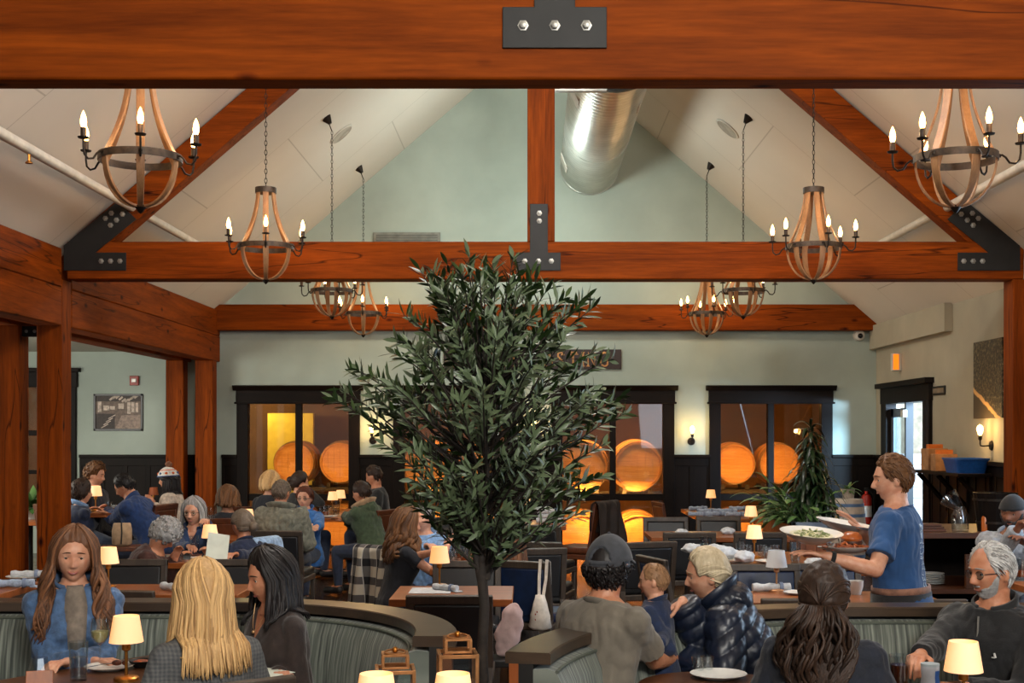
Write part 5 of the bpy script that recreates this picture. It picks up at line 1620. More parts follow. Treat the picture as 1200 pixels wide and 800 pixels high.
# ------------------------------------------------------------------ the olive tree
TX, TY = -.205, 5.55
tree = empty('olive_tree', (TX, TY, 0), 0, 'potted olive tree with dense narrow leaves standing between the banquettes', 'tree')
pot = MB().lathe([(.0001, 0), (.13, 0), (.17, .32), (.175, .36), (.16, .36), (.15, .32), (.0001, .31)], 28)
pot.build('pot', plain('dark_planter_pot', (38, 34, 32), .6), tree)
rt = random.Random(21)
bark = plain('olive_bark', (44, 36, 30), .8, 0, .2, 20, .4, 40)
def env(z):
    ks = [(1.20, .08), (1.30, .20), (1.42, .36), (1.55, .50), (1.70, .58), (1.90, .64), (2.03, .58), (2.18, .48), (2.32, .40), (2.42, .30), (2.56, .22)]
    for (a, r0), (b, r1) in zip(ks, ks[1:]):
        if a <= z <= b: return r0 + (r1 - r0) * (z - a) / (b - a)
    return 0.03
trunk = MB()
tp = [(0, 0, .30), (.008, 0, .55), (-.006, .0, .8), (.004, 0, 1.0), (-.008, 0, 1.15), (.0, 0, 1.3), (.015, .01, 1.6), (.02, 0, 1.95)]
trunk.tube(tp, [.026, .024, .023, .022, .023, .018, .012, .006], 12)
trunk.tube([(-.012, 0, 1.1), (-.04, -.01, 1.25), (-.08, .0, 1.45), (-.13, .02, 1.7)], [.014, .013, .010, .006], 10)
trunk.tube([(.012, 0, 1.12), (.05, -.01, 1.27), (.10, .0, 1.45), (.16, -.02, 1.7)], [.018, .016, .012, .006], 10)
for z, a in ((.62, .5), (.78, 3.6), (.93, 1.4)):
    trunk.ball((.022 * math.cos(a), .022 * math.sin(a), z), (.016, .016, .02), 10, 7)
trunk.build('trunk', bark, tree)
br_ = MB(); lf = MB()
def olive_leaf(p, d, s_, L_, w, tone):
    d = d.normalized(); s_ = (s_ - d * s_.dot(d)).normalized(); n = d.cross(s_)
    o = len(lf.v)
    for t, ww, up in ((0, .12, 0), (.35, 1, .03), (.7, .8, .02), (1, .04, -.03)):
        c = p + d * (L_ * t) + n * (up * L_)
        lf.v += [tuple(c - s_ * w * ww / 2), tuple(c - n * w * ww * .12), tuple(c + s_ * w * ww / 2)]
        lf.a += [tone * .9 + .001, tone + .001, tone * .9 + .001]
    for i in range(3):
        for k in (0, 1):
            a = o + i * 3 + k
            lf.f.append((a, a + 1, a + 4, a + 3)); lf.m.append(0)
for i in range(300):
    z = 1.30 + 1.2 * rt.random()
    R_ = env(z)
    a = rt.uniform(0, 2 * math.pi)
    rad = R_ * (rt.uniform(.05, 1.0) ** .55) * rt.uniform(.78, 1.16)
    tip = Vector((rad * math.cos(a), rad * math.sin(a), z + rt.uniform(-.03, .03)))
    tip.x *= 1.18 if tip.x > 0 else .97
    zb = max(1.12, z - .10 - rad * .45)
    base = Vector((tip.x * .08 + .01, tip.y * .08, min(zb, 1.95)))
    mid = base.lerp(tip, .5) + Vector((tip.x * .06, tip.y * .06, rt.uniform(-.02, .05)))
    pts = [base, base.lerp(mid, .55), mid, mid.lerp(tip, .55) + Vector((0, 0, .012)), tip]
    br_.tube(pts, [.006, .005, .004, .003, .0015], 5)
    L_tot = (tip - base).length
    nl = int(15 + 8 * rt.random())
    lb = min(1.0, .30 / max(L_tot, .1))
    for k in range(nl):
        t = 1 - lb * (k / nl) ** 1.1
        j = min(3, int(t * 4)); q = pts[j].lerp(pts[j + 1], t * 4 - j)
        ax = (pts[j + 1] - pts[j]).normalized()
        b2 = rt.uniform(0, 2 * math.pi)
        u = ax.orthogonal().normalized(); u.rotate(Matrix.Rotation(b2, 3, ax))
        d = ax * rt.uniform(.4, 1.1) + u * rt.uniform(.5, 1.1) + Vector((0, 0, rt.uniform(-.15, .35)))
        sd = ax.cross(u) + Vector((rt.uniform(-.6, .6), rt.uniform(-.6, .6), rt.uniform(-.6, .6)))
        olive_leaf(q, d, sd, rt.uniform(.055, .09), rt.uniform(.014, .022), rt.random() ** 1.3)
br_.build('branches', bark, tree)
def olive_mat():
    m, nt, b, L = newmat('olive_leaf')
    at = nt.nodes.new('ShaderNodeAttribute'); at.attribute_name = 'tone'
    top = ramp(nt, L, at.outputs['Fac'], [(0, (20, 36, 13)), (.7, (45, 67, 27)), (1, (98, 116, 70))])
    g = nt.nodes.new('ShaderNodeNewGeometry')
    c = mix(nt, L, g.outputs['Backfacing'], top, (88, 104, 74))
    L.new(c, b.inputs['Base Color']); setin(b, Roughness=.42)
    return m
lf.build('foliage', olive_mat(), tree, smooth=True, recalc=False)
# ------------------------------------------------------------------ people
def skin_mat(name, col, rough=.5):
    m, nt, b, L = newmat(name)
    v = coords(nt, L)
    f = noise_tex(nt, L, v, 28, 4)
    c2 = tuple(int(a * k) for a, k in zip(col, (.94, .86, .82)))
    L.new(ramp(nt, L, f, [(.35, c2), (.65, col)]), b.inputs['Base Color'])
    setin(b, Roughness=rough)
    b.inputs['Subsurface Weight'].default_value = .08
    b.inputs['Subsurface Radius'].default_value = (.02, .008, .004)
    return m
SK = {'fair': skin_mat('fair_skin', (214, 162, 134)), 'mid': skin_mat('warm_skin', (196, 138, 106)), 'tan': skin_mat('tan_skin', (162, 106, 76)), 'deep': skin_mat('deep_skin', (128, 82, 58))}
def hair_mat(name, c0, c1, rough=.55):
    m, nt, b, L = newmat(name)
    at = nt.nodes.new('ShaderNodeAttribute'); at.attribute_name = 'tone'
    v = coords(nt, L, (90, 90, 7))
    f = noise_tex(nt, L, v, 1.0, 2)
    ad = nt.nodes.new('ShaderNodeMath'); ad.operation = 'MULTIPLY_ADD'; ad.inputs[1].default_value = .55
    L.new(f, ad.inputs[0])
    sb_ = nt.nodes.new('ShaderNodeMath'); sb_.operation = 'MULTIPLY'; sb_.inputs[1].default_value = .6
    L.new(at.outputs['Fac'], sb_.inputs[0]); L.new(sb_.outputs[0], ad.inputs[2])
    L.new(ramp(nt, L, ad.outputs[0], [(.15, c0), (.85, c1)]), b.inputs['Base Color'])
    setin(b, Roughness=rough); b.inputs['Specular IOR Level'].default_value = .35
    add_bump(nt, L, b, f, .35, .004)
    return m
H_ = {'brown_wave': hair_mat('long_brown_hair', (50, 30, 19), (128, 84, 54)), 'blonde': hair_mat('blonde_hair', (128, 90, 52), (222, 180, 122)),
      'black': hair_mat('black_hair', (10, 8, 8), (38, 32, 32), .48), 'dark': hair_mat('dark_brown_hair', (22, 14, 10), (62, 42, 30)),
      'ash': hair_mat('ash_blonde_hair', (132, 112, 84), (216, 200, 168)), 'grey': hair_mat('grey_hair', (84, 82, 80), (176, 174, 172), .55),
      'silver': hair_mat('silver_hair', (124, 120, 116), (212, 210, 208), .5), 'mid': hair_mat('mid_brown_hair', (58, 36, 20), (120, 80, 46)),
      'toddler': hair_mat('fine_light_brown_hair', (112, 80, 54), (164, 124, 88)), 'auburn': hair_mat('auburn_hair', (50, 22, 12), (104, 52, 28)),
      'greybrown': hair_mat('greying_brown_hair', (58, 50, 42), (128, 112, 96), .5)}
def cloth(name, col, bs=140, bump=.2, var=.1, rough=.85, scale=26):
    return plain(name, col, rough, 0, var, scale, bump, bs, .15)
def tweed_mat():
    m, nt, b, L = newmat('grey_tweed')
    v = coords(nt, L, (1, 1, 1))
    w1 = nt.nodes.new('ShaderNodeTexWave'); w1.bands_direction = 'Z'; w1.inputs['Scale'].default_value = 22; w1.inputs['Distortion'].default_value = 2
    w2 = nt.nodes.new('ShaderNodeTexWave'); w2.bands_direction = 'X'; w2.inputs['Scale'].default_value = 22; w2.inputs['Distortion'].default_value = 2
    L.new(v, w1.inputs['Vector']); L.new(v, w2.inputs['Vector'])
    c = mix(nt, L, w1.outputs['Fac'], (62, 64, 66), (116, 114, 110)); c2 = mix(nt, L, w2.outputs['Fac'], (60, 62, 66), (122, 120, 116))
    c = mix(nt, L, .5, c, c2)
    L.new(mix(nt, L, noise_tex(nt, L, v, 90, 3), c, (70, 72, 76)), b.inputs['Base Color']); setin(b, Roughness=.9)
    return m

HA, HC = .0765, .118
def face_feat(x, z, sex):
    def G(X0, Z0, sx, sz): return math.exp(-((x - X0) / sx) ** 2 - ((z - Z0) / sz) ** 2)
    y = (.005 if sex == 'm' else .003) * G(0, .024, .05, .012)
    y -= .0115 * (G(.031, .004, .016, .011) + G(-.031, .004, .016, .011))
    nh = (.025 if sex == 'm' else .0215) * ss(.016, -.031, z) * ss(-.047, -.035, z)
    sx = (.0078 if sex == 'm' else .0066) + .0055 * ss(.0, -.034, z)
    y += nh * math.exp(-(x / sx) ** 2)
    y += .007 * (G(.0115, -.0345, .007, .007) + G(-.0115, -.0345, .007, .007))
    y += .005 * (G(.041, -.02, .02, .018) + G(-.041, -.02, .02, .018))
    y += .0065 * G(0, -.058, .024, .012) - .003 * G(0, -.0585, .019, .003) - .003 * G(0, -.072, .02, .006)
    y += .009 * G(0, -.095, .02, .015)
    return y
def head_pt(th, ph, sex='f', feat=True, jaw=1.0):
    """polar angle from the crown, azimuth from the front (+ = right)"""
    st = math.sin(th)
    dx, dy, dz = st * math.sin(ph), st * math.cos(ph), math.cos(th)
    x, z = HA * dx, HC * dz
    y = (.091 if dy > 0 else .103) * dy
    t = max(0., -z / HC)
    x *= 1 - (.36 if sex == 'f' else .27) / jaw * t ** 1.4
    if y < 0: y *= 1 - .5 * t
    else: y *= 1 - .06 * t
    if z > 0: x *= 1 + .05 * math.sin(math.pi * min(1, z / HC))
    # flatten the face plane a little
    if dy > 0: y = y * (1 - .0) + .008 * ss(.3, .9, dy) * (1 - abs(dz)) * 0
    if feat and dy > 0.1: y += face_feat(x, z, sex) * ss(.1, .5, dy)
    return Vector((x, y, z))
def face_y(x, z, sex):
    # invert on a coarse search for the front surface
    th = math.acos(max(-1, min(1, z / HC)))
    t = max(0., -z / HC); wx = HA * (1 - (.36 if sex == 'f' else .27) * t ** 1.4) * max(.05, math.sin(th))
    ph = math.asin(max(-.95, min(.95, x / wx)))
    return head_pt(th, ph, sex).y

def sphere_grid(m, fn, nu, nv):
    o = len(m.v)
    for i in range(nv + 1):
        th = math.pi * (.004 + .992 * i / nv)
        for k in range(nu):
            ph = -math.pi + 2 * math.pi * k / nu
            ph = ph - .28 * math.sin(ph)                       # denser towards the face
            m.v.append(tuple(fn(th, ph))); m.a.append(m.av)
    for i in range(nv):
        for k in range(nu):
            k2 = (k + 1) % nu
            m.f.append((o + i * nu + k, o + (i + 1) * nu + k, o + (i + 1) * nu + k2, o + i * nu + k2)); m.m.append(m.mi)
    m.f.append(tuple(o + k for k in range(nu))[::-1]); m.m.append(m.mi)
    m.f.append(tuple(o + nv * nu + k for k in range(nu))); m.m.append(m.mi)

def remesh_build(m, name, mat, parent, voxel, smooth_it=3, fac=.5, disp=None):
    me = m.mesh(name + '_src')
    o = bpy.data.objects.new(name, me); COL.objects.link(o)
    r = o.modifiers.new('r', 'REMESH'); r.mode = 'VOXEL'; r.voxel_size = voxel; r.use_smooth_shade = True
    if smooth_it:
        q = o.modifiers.new('s', 'SMOOTH'); q.factor = fac; q.iterations = smooth_it
    dg = bpy.context.evaluated_depsgraph_get()
    me2 = bpy.data.meshes.new_from_object(o.evaluated_get(dg))
    o.modifiers.clear(); o.data = me2; me2.name = name
    bpy.data.meshes.remove(me)
    if disp:
        n = len(me2.vertices)
        co = np.empty(n * 3, np.float32); no = np.empty(n * 3, np.float32)
        me2.vertices.foreach_get('co', co); me2.vertices.foreach_get('normal', no)
        co = co.reshape(-1, 3); no = no.reshape(-1, 3)
        d = np.array([disp(Vector(c), Vector(nn)) for c, nn in zip(co.tolist(), no.tolist())], np.float32)
        co += no * d[:, None]
        me2.vertices.foreach_set('co', co.ravel()); me2.update()
    me2.materials.clear(); me2.materials.append(mat)
    me2.polygons.foreach_set('use_smooth', [True] * len(me2.polygons))
    o.parent = parent
    return o

TORSO = {'m': [(-.13, .150, .115, 0), (-.06, .172, .122, 0), (.02, .170, .118, 0), (.12, .155, .108, .005), (.22, .156, .106, .008), (.31, .174, .114, .008), (.39, .186, .110, .0), (.445, .178, .092, -.006), (.48, .135, .075, -.010), (.515, .075, .062, -.008)],
         'f': [(-.13, .155, .115, 0), (-.06, .178, .122, 0), (.02, .168, .112, 0), (.12, .136, .096, .003), (.20, .138, .100, .012), (.28, .155, .118, .022), (.35, .163, .106, .010), (.415, .158, .086, -.004), (.455, .122, .070, -.008), (.495, .064, .055, -.006)]}
SHO = {'m': (.178, -.008, .418), 'f': (.150, -.006, .395)}
HEADC = {'m': .642, 'f': .612}
def folds(amp, k=9.0, seed=0.0):
    def f(c, n):
        p = Vector((c.x * k + seed, c.y * k, c.z * k * .55))
        return amp * (noise.noise(p) + .5 * abs(noise.noise(p * 2.3)) * 2 - .5)
    return f
PEOPLE = []
def person(label, head, yaw, sex='f', k=1.0, hyaw=None, pitch=0, roll=0, lean=0, side=0, skin='fair', lod=1, top=None, hair=None,
           hands=(None, None), poles=(None, None), pants=None, stand=False, face=True, extras=(), hs=1.0, grip=(0.5, 0.5), hdir=(None, None), legs=True, hip_y=None, group=None):
    """head: (px, py, scale) of the head centre; yaw 0 looks away from the camera, 90 towards the left of the picture"""
    top = dict(top or {}); hair = dict(hair or {})
    hyaw = yaw if hyaw is None else hyaw
    lean, side = math.radians(lean), math.radians(side)
    tor = [(z * k, a * k, b * k, y * k) for z, a, b, y in TORSO[sex]]
    SH = [v * k for v in SHO[sex]]
    HCz = HEADC[sex] * k
    Rl = Matrix.Rotation(-lean, 4, 'X') @ Matrix.Rotation(side, 4, 'Y')
    def tf(p):
        p = Vector(p); w = .35 + .65 * ss(-.05 * k, .34 * k, p.z)
        if p.z < 0: w = .35 * ss(-.12 * k, 0, p.z)
        return Matrix.Rotation(-lean * w, 4, 'X') @ Matrix.Rotation(side * w, 4, 'Y') @ p
    neck0 = tf((0, -.010 * k, .50 * k))
    # head pose
    Rh = Matrix.Rotation(math.radians(hyaw - yaw), 4, 'Z') @ Matrix.Rotation(math.radians(-pitch), 4, 'X') @ Matrix.Rotation(math.radians(roll), 4, 'Y')
    neck_len = HCz - .50 * k
    ndir = (Rl @ Vector((0, .16, 1))).lerp(Vector((0, .1 + .25 * math.sin(lean), 1)), .5).normalized()
    hc = neck0 + ndir * neck_len
    Mh = Matrix.Translation(hc) @ Rh @ Matrix.Scale(hs * k ** .4, 4)
    tgt = W(*head)
    hz = tgt.z - hc.z
    Rz = Matrix.Rotation(math.radians(yaw), 4, 'Z')
    off = Rz @ Vector((hc.x, hc.y, 0))
    root = empty('person', (tgt.x - off.x, tgt.y - off.y, 0), math.radians(yaw), label, 'person', group)
    inv = (Matrix.Translation(root.location) @ Rz).inverted()
    U = Vector((0, 0, hz))
    def loc(t): return inv @ (W(*t) if not isinstance(t, Vector) else t)
    vox = (.0045, .0075, .011)[lod]
    nc = (16, 12, 10)[lod]
    body = MB(); shirt = MB(); legm = MB()
    # torso
    def ring(z, a, b, y, g=0.0, n=28):
        out = []
        for i in range(n):
            t = 2 * math.pi * i / n
            cx_, sy_ = math.cos(t), math.sin(t)
            e = .86
            out.append(tf((math.copysign(abs(cx_) ** e, cx_) * (a + g), y + math.copysign(abs(sy_) ** e, sy_) * (b + g), z)) + U)
        return out
    body.loft([ring(z, a * .93, b * .93, y) for z, a, b, y in tor])
    nr = .058 * k if sex == 'm' else .049 * k
    nb = Mh @ Vector((0, -.018, -.075))
    body.tube([neck0 + U + (Vector((0, 0, -.05 * k))), neck0 + U + Vector((0, 0, .01)), (neck0).lerp(nb, .6) + U, nb + U, Mh @ Vector((0, -.02, -.03)) + U], [nr * 1.35, nr * 1.12, nr, nr * 1.0, nr * .9], 18)
    hm = MB(); nu, nv = ((84, 72), (56, 44), (40, 30))[lod]
    sphere_grid(hm, lambda th, ph: head_pt(th, ph, sex, True, 1.0), nu, nv)
    for s in (-1, 1):
        hm.ball((s * .0755, -.006, -.004), (.011, .020, .031), 14, 10, Matrix.Rotation(s * .3, 3, 'Z') @ Matrix.Rotation(-.15, 3, 'X'))
        if lod < 2:
            ye = face_y(.031, .004, sex)
            hm.ball((s * .031, ye - .0003, .0092 if sex == 'f' else .0098), (.0158, .0080, .0064), 14, 9)
            hm.ball((s * .031, ye - .0008, -.0046), (.0148, .0074, .0052), 14, 9)
    body.add([Mh @ Vector(p) + U for p in hm.v], hm.f)
    # arms
    bulk = top.get('bulk', .010); slv = top.get('sleeve', 'long')
    L1, L2 = .285 * k, .255 * k
    hand_info = []
    for i, s in enumerate((-1, 1)):                     # 0 = left (-x local), 1 = right
        S = tf((s * SH[0], SH[1], SH[2])) + U
        T = hands[i]
        if T is None: T = Vector((s * .15 * k, .30 * k, hz + .10 * k)) if not stand else Vector((s * .25 * k, .03, hz - .08))
        else: T = loc(T)
        d = T - S; D = d.length
        if D > (L1 + L2) * .985: T = S + d.normalized() * (L1 + L2) * .985; d = T - S; D = d.length
        if D < .14: d = d.normalized() * .14; T = S + d; D = .14
        ca = (L1 * L1 + D * D - L2 * L2) / (2 * L1 * D); ca = max(-1, min(1, ca))
        dn = d.normalized()
        pole = Vector(poles[i]) if poles[i] else Vector((s * .55, -.35, -1))
        pv = (pole - dn * pole.dot(dn)).normalized()
        E = S + dn * (L1 * ca) + pv * (L1 * math.sqrt(max(0, 1 - ca * ca)))
        r = [v * k * (1 if sex == 'm' else .86) for v in (.056, .050, .040, .041, .027)]
        Em = S.lerp(E, .45 if slv == 'long' or top.get('slen', .72) > .6 else .22)
        for mm, g, upto in ((body, -.001, 1.0), (shirt, bulk, 1.0 if slv == 'long' else .0)):
            mm.cap(S, Em, r[0] + g, r[1] + g, nc)
            if mm is body or slv == 'long' or slv == 'short':
                e2 = E if (mm is body or slv == 'long') else S.lerp(E, top.get('slen', .72))
                rr = r[2] + g if (mm is body or slv == 'long') else r[1] + g + .008
                if mm is shirt and slv == 'short':
                    mm.tube([Em, e2], [r[1] + g, rr], nc)
                else: mm.cap(Em, e2, r[1] + g, rr, nc)
            if mm is body or slv == 'long':
                e3 = T if mm is body else E.lerp(T, .97)
                mid = E.lerp(e3, .3)
                mm.cap(E, mid, r[2] + g, r[3] + g * 1.0, nc)
                if mm is body: mm.cap(mid, e3, r[3] + g, r[4] + g, nc)
                else: mm.tube([mid, e3], [r[3] + g, r[4] + g + .004], nc)
        # hand
        fd = (T - E).normalized()
        if hdir[i]: fd = (fd * .3 + Vector(hdir[i])).normalized()
        pn = Vector((0, 0, -1)); pn = (pn - fd * pn.dot(fd))
        pn = pn.normalized() if pn.length > .2 else Vector((-s, 0, 0))
        sd = fd.cross(pn).normalized() * (1)            # towards the thumb side set below
        th_side = -s if True else s
        sx = Vector((1, 0, 0)); 
        if sd.dot(sx) * th_side < 0: sd = -sd           # thumb points to the middle of the body
        hk = k * (1.0 if sex == 'm' else .9)
        cu = grip[i]
        if lod < 2 or True:
            for f in range(4):
                o_ = (f - 1.5) * .019 * hk
                kn = T + fd * (.085 - .006 * abs(f - 1)) * hk - sd * o_
                body.cap(T + fd * .006 - sd * o_ * .55, kn, .0135 * hk, .0108 * hk, 8)
                a = cu * (.9 + .12 * f); p = kn; dd = fd.copy()
                for seg, ln, rr in ((0, .043, .0095), (1, .027, .0085), (2, .021, .0075)):
                    a_ = a * (.75, 1.05, .8)[seg]
                    dd = (dd * math.cos(a_) + pn * math.sin(a_)).normalized()
                    q = p + dd * ln * hk * (1.0, 1.08, 1.0, .8)[f]
                    body.cap(p, q, rr * hk, (rr - .0006) * hk, 8); p = q
            tb0 = T + fd * .018 * hk + sd * .018 * hk
            t1 = tb0 + (fd * .55 + sd * .75 + pn * .25).normalized() * .042 * hk
            t2 = t1 + (fd * .85 + sd * (.25 - .4 * cu) + pn * (.2 + .5 * cu)).normalized() * .034 * hk
            t3 = t2 + (fd * .9 - sd * .3 * cu + pn * .5 * cu).normalized() * .024 * hk
            body.cap(tb0, t1, .015 * hk, .0115 * hk, 8); body.cap(t1, t2, .0112 * hk, .0102 * hk, 8); body.cap(t2, t3, .0102 * hk, .0085 * hk, 8)
        hand_info.append((T, fd, pn, sd))
        # shoulder cap under cloth
        shirt.ball(S, r[0] + bulk + .002, nc, 8)
    # legs
    hipx = .092 * k
    g = .012
    for s in (-1, 1):
        hp = Vector((s * hipx, 0, hz))
        if stand:
            kn = Vector((s * .10 * k, .02, hz * .53)); an = Vector((s * .10 * k, -.02, .09)); toe = an + Vector((s * .02, .16, -.04))
        elif legs:
            kz = max(.30, min(hz - .02, .52 * k))
            kn = Vector((s * .13 * k, .40 * k, max(kz, hz - .1 * k))); an = Vector((s * .13 * k, .38 * k, .085)); toe = an + Vector((0, .15, -.035))
        else:
            kn = hp + Vector((s * .06 * k, .25 * k, -.05 * k)); an = kn + Vector((0, .04, -.2 * k)); toe = an + Vector((0, .08 * k, 0))
        for mm, gg in ((body, 0), (legm, g)):
            mm.cap(hp, hp.lerp(kn, .5), (.088 + gg) * k, (.074 + gg) * k, nc); mm.cap(hp.lerp(kn, .5), kn, (.074 + gg) * k, (.056 + gg) * k, nc)
            mm.cap(kn, kn.lerp(an, .35), (.056 + gg) * k, (.054 + gg) * k, nc)
            mm.tube([kn.lerp(an, .35), an if mm is body else kn.lerp(an, .96)], [(.054 + gg) * k, (.036 + gg) * k], nc)
        body.cap(an, toe, .040 * k, .032 * k, nc)
        shoe = MB().cap(an + Vector((0, -.01, -.022)), toe + Vector((0, .012, 0)), .050 * k, .040 * k, nc)
        if legs: remesh_build(shoe, 'shoe', SHOE, root, .011, 2)
    legm.loft([ring(z, a, b, y, .008) for z, a, b, y in tor[:4]])
    body_o = remesh_build(body, 'body', SK[skin], root, vox, 2)
    # clothing
    seed = len(PEOPLE) * 3.7
    vn = top.get('vneck', 0)
    zt = tor[-1][0]
    shirt.loft([ring(z, a, b, y, bulk + (.002 if z > .4 * k else .006)) for z, a, b, y in tor[: (len(tor) if top.get('high') else -1)] + ([] if top.get('high') else [(tor[-1][0] - .012 * k, tor[-1][1] * 1.12, tor[-1][2] * 1.08, tor[-1][3])])])
    base_f = folds(top.get('folds', .006), 9, seed)
    iRl = Rl.inverted()
    quilt = top.get('quilt')
    def dsp(c, n):
        d = base_f(c, n)
        q = iRl @ (c - U)
        if quilt:
            d += .011 * (abs(math.sin((q.z * 1.0 + .25 * q.x * (1 if q.x > 0 else -1)) * math.pi / .062)) ** .6) - .004
        if vn and q.y > -.01 and q.z > zt - vn:
            wv = .012 + (q.z - (zt - vn)) * .62
            if abs(q.x) < wv: d -= .032 * ss(wv, wv * .72, abs(q.x))
        return d
    sh_o = remesh_build(shirt, top.get('name', 'shirt'), top['mat'], root, max(vox, .0065), 4, .5, dsp)
    if not top.get('nopants'):
        remesh_build(legm, top.get('pants_name', 'trousers'), pants or DEN, root, max(vox, .010), 3, .5, folds(.004, 8, seed))
    # collar and hem details
    ncx = neck0 + U
    Rn = Rl.to_3x3()
    col = top.get('collar')
    if col:
        m = MB(); n = 30
        h, flare, rr = {'crew': (.012, .004, nr * 1.22), 'stand': (.05, .0, nr * 1.28), 'shirt': (.035, .016, nr * 1.3), 'hood': (.06, .035, nr * 1.6), 'coat': (.05, .03, nr * 1.55)}[col]
        gap = {'crew': 0, 'stand': .35, 'shirt': .5, 'hood': .7, 'coat': .8}[col]
        a0, a1 = math.pi / 2 + gap, math.pi / 2 + 2 * math.pi - gap
        th = .006 if col in ('crew', 'shirt') else .011
        rings = []
        for i in range(n + 1):
            a = a0 + (a1 - a0) * i / n
            back = .5 - .5 * math.sin(a)
            prof = []
            for (rf, zf) in ((0, -.012), (flare * .4, h * .6), (flare, h), (flare + th, h * .92), (flare * .5 + th, h * .4), (th, -.012)):
                R2 = rr + rf
                prof.append(ncx + Rn @ Vector((R2 * math.cos(a) * 1.12, R2 * math.sin(a) * 1.05 - .004, zf + (-.012 - .03 * (1 - back)) * k + .02 * back * (1 if col != 'crew' else .4))))
            rings.append(prof)
        m.loft(rings)
        m.build('collar' if col != 'hood' else 'hood_rim', top.get('collar_mat', top['mat']), sh_o, smooth=True)
    if top.get('hood'):
        m = MB()
        for j, (yy, zz, rx, ry, rz) in enumerate(((-.105, .455, .115, .05, .075), (-.07, .50, .105, .05, .05))):
            m.ball(tf((0, yy * k, zz * k)) + U, (rx * k, ry * k, rz * k), 20, 12, Rn)
        for s in (-1, 1): m.ball(tf((s * .085 * k, -.035 * k, .475 * k)) + U, (.045 * k, .07 * k, .045 * k), 14, 10, Rn)
        remesh_build(m, 'hood', top['mat'], sh_o, .009, 4, .5, folds(.010, 16, seed))
    # face parts
    def hpnt(x, y, z): return Mh @ Vector((x, y, z)) + U
    hk = hs * k ** .4
    hcol = hair.get('mat', H_['dark'])
    if face and lod < 2:
        Rm = Mh.to_3x3().normalized()
        for s in (-1, 1):
            ye = face_y(.031, .004, sex)
            m = MB(); m.ball(hpnt(s * .031, ye - .0035, .0025), .0112 * hk, 16, 12, Rm)
            iris_c = hpnt(s * .031, ye - .0035 + .0112, .0025)
            e = m.build('eye', [EYE_W, hair.get('iris', EYE_I)], body_o, smooth=True)
            for p in e.data.polygons:
                p.material_index = 1 if (p.center - iris_c).length < .0068 * hk else 0
            m = MB(); pts = []
            for q in range(7):
                t = q / 6; xx = s * (.013 + .036 * t); zz = .0225 + .006 * math.sin(math.pi * (.25 + .6 * t)) - .004 * t
                pts.append(hpnt(xx, face_y(abs(xx), zz, sex) + .0012, zz))
            m.tube(pts, [.0016 * hk, .0028 * hk, .003 * hk, .0028 * hk, .0024 * hk, .0018 * hk, .0008 * hk], 8)
            m.build('eyebrow', hair.get('brow', hcol), body_o)
            if sex == 'f':
                m = MB(); pts = []
                for q in range(7):
                    t = q / 6; xx = s * (.0205 + .023 * t); zz = .0065 + .0035 * math.sin(math.pi * t)
                    pts.append(hpnt(xx, face_y(abs(xx), .006, sex) + .0045 - .006 * abs(t - .45), zz))
                m.tube(pts, .0011 * hk, 6); m.build('eyelash', EYE_I, body_o)
        m = MB()
        smile = top.get('smile', .0)
        for dz, r_, w in ((-.0545, .0038, .0245), (-.0630, .0052, .0225)):
            pts = []
            for q in range(9):
                t = q / 8 * 2 - 1; xx = w * t; zz = dz + (.0025 * (1 - t * t) if dz > -.06 else -.003 * (1 - t * t)) + smile * t * t - (.001 if abs(t) < .2 and dz > -.06 else 0)
                pts.append(hpnt(xx, face_y(abs(xx), -.057, sex) - .0012, zz))
            m.tube(pts, [(r_ if sex == 'f' else r_ * .8) * hk * (1 - .8 * abs(q / 8 * 2 - 1) ** 2) for q in range(9)], 8)
        m.build('lips', LIPS.get(skin, LIPS['fair']) if sex == 'f' else LIPS['m'], body_o)
    # hair
    st = hair.get('style', 'short'); t_ = hair.get('thick', .016)
    hl = hair.get('line') or {'short': [(0, .070), (.55, .068), (.85, .045), (1.08, .0), (1.25, .012), (1.6, .0), (1.9, -.045), (3.2, -.055)],
          'pony': [(0, .070), (.55, .066), (.85, .04), (1.05, .0), (1.3, .012), (1.6, -.012), (1.9, -.055), (3.2, -.065)],
          'long': [(0, .066), (.45, .060), (.8, .034), (1.1, -.02), (1.4, -.05), (1.8, -.075), (3.2, -.085)],
          'receding': [(0, .094), (.3, .098), (.7, .075), (.95, .03), (1.15, -.005), (1.35, .012), (1.6, .0), (1.9, -.045), (3.2, -.055)]}['short' if st in ('short', 'curly', 'cap') else 'receding' if st == 'receding' else 'pony' if st in ('pony', 'bun') else 'long']
    amp = hair.get('rough', .004)
    def hl_z(a):
        for (p0, z0), (p1, z1) in zip(hl, hl[1:]):
            if p0 <= a <= p1: return z0 + (z1 - z0) * (a - p0) / (p1 - p0)
        return hl[-1][1]
    def hair_fn(th, ph):
        p = head_pt(th, ph, sex, False)
        a = abs(ph)
        mk = ss(hl_z(a) - .004, hl_z(a) + .014, p.z)
        if st == 'long' and a < 1.3: tt_f = .25 + .75 * ss(0, .055, p.z - hl_z(a)) * ss(.0, .25, a + .12)
        else: tt_f = 1
        tt = tt_f * t_ * (1 + hair.get('vol', .35) * ss(.0, .1, p.z)) * (.35 + .65 * ss(hl_z(a), hl_z(a) + .05, p.z))
        if hair.get('capped') and p.z > .012: tt = min(tt, .006)
        ampv = 0 if hair.get('capped') and p.z > .012 else amp
        q = p * (90 if st == 'curly' else 55)
        nz = noise.noise(q) + (.6 * noise.noise(q * 2.1) if st == 'curly' else 0) + noise.noise(p * 14) * .8
        o_ = tt * mk - .012 * (1 - mk) + ampv * nz * mk
        L0 = p.length
        return Mh @ (p * (1 + o_ / L0)) + U
    hm = MB(); hm.av = .45
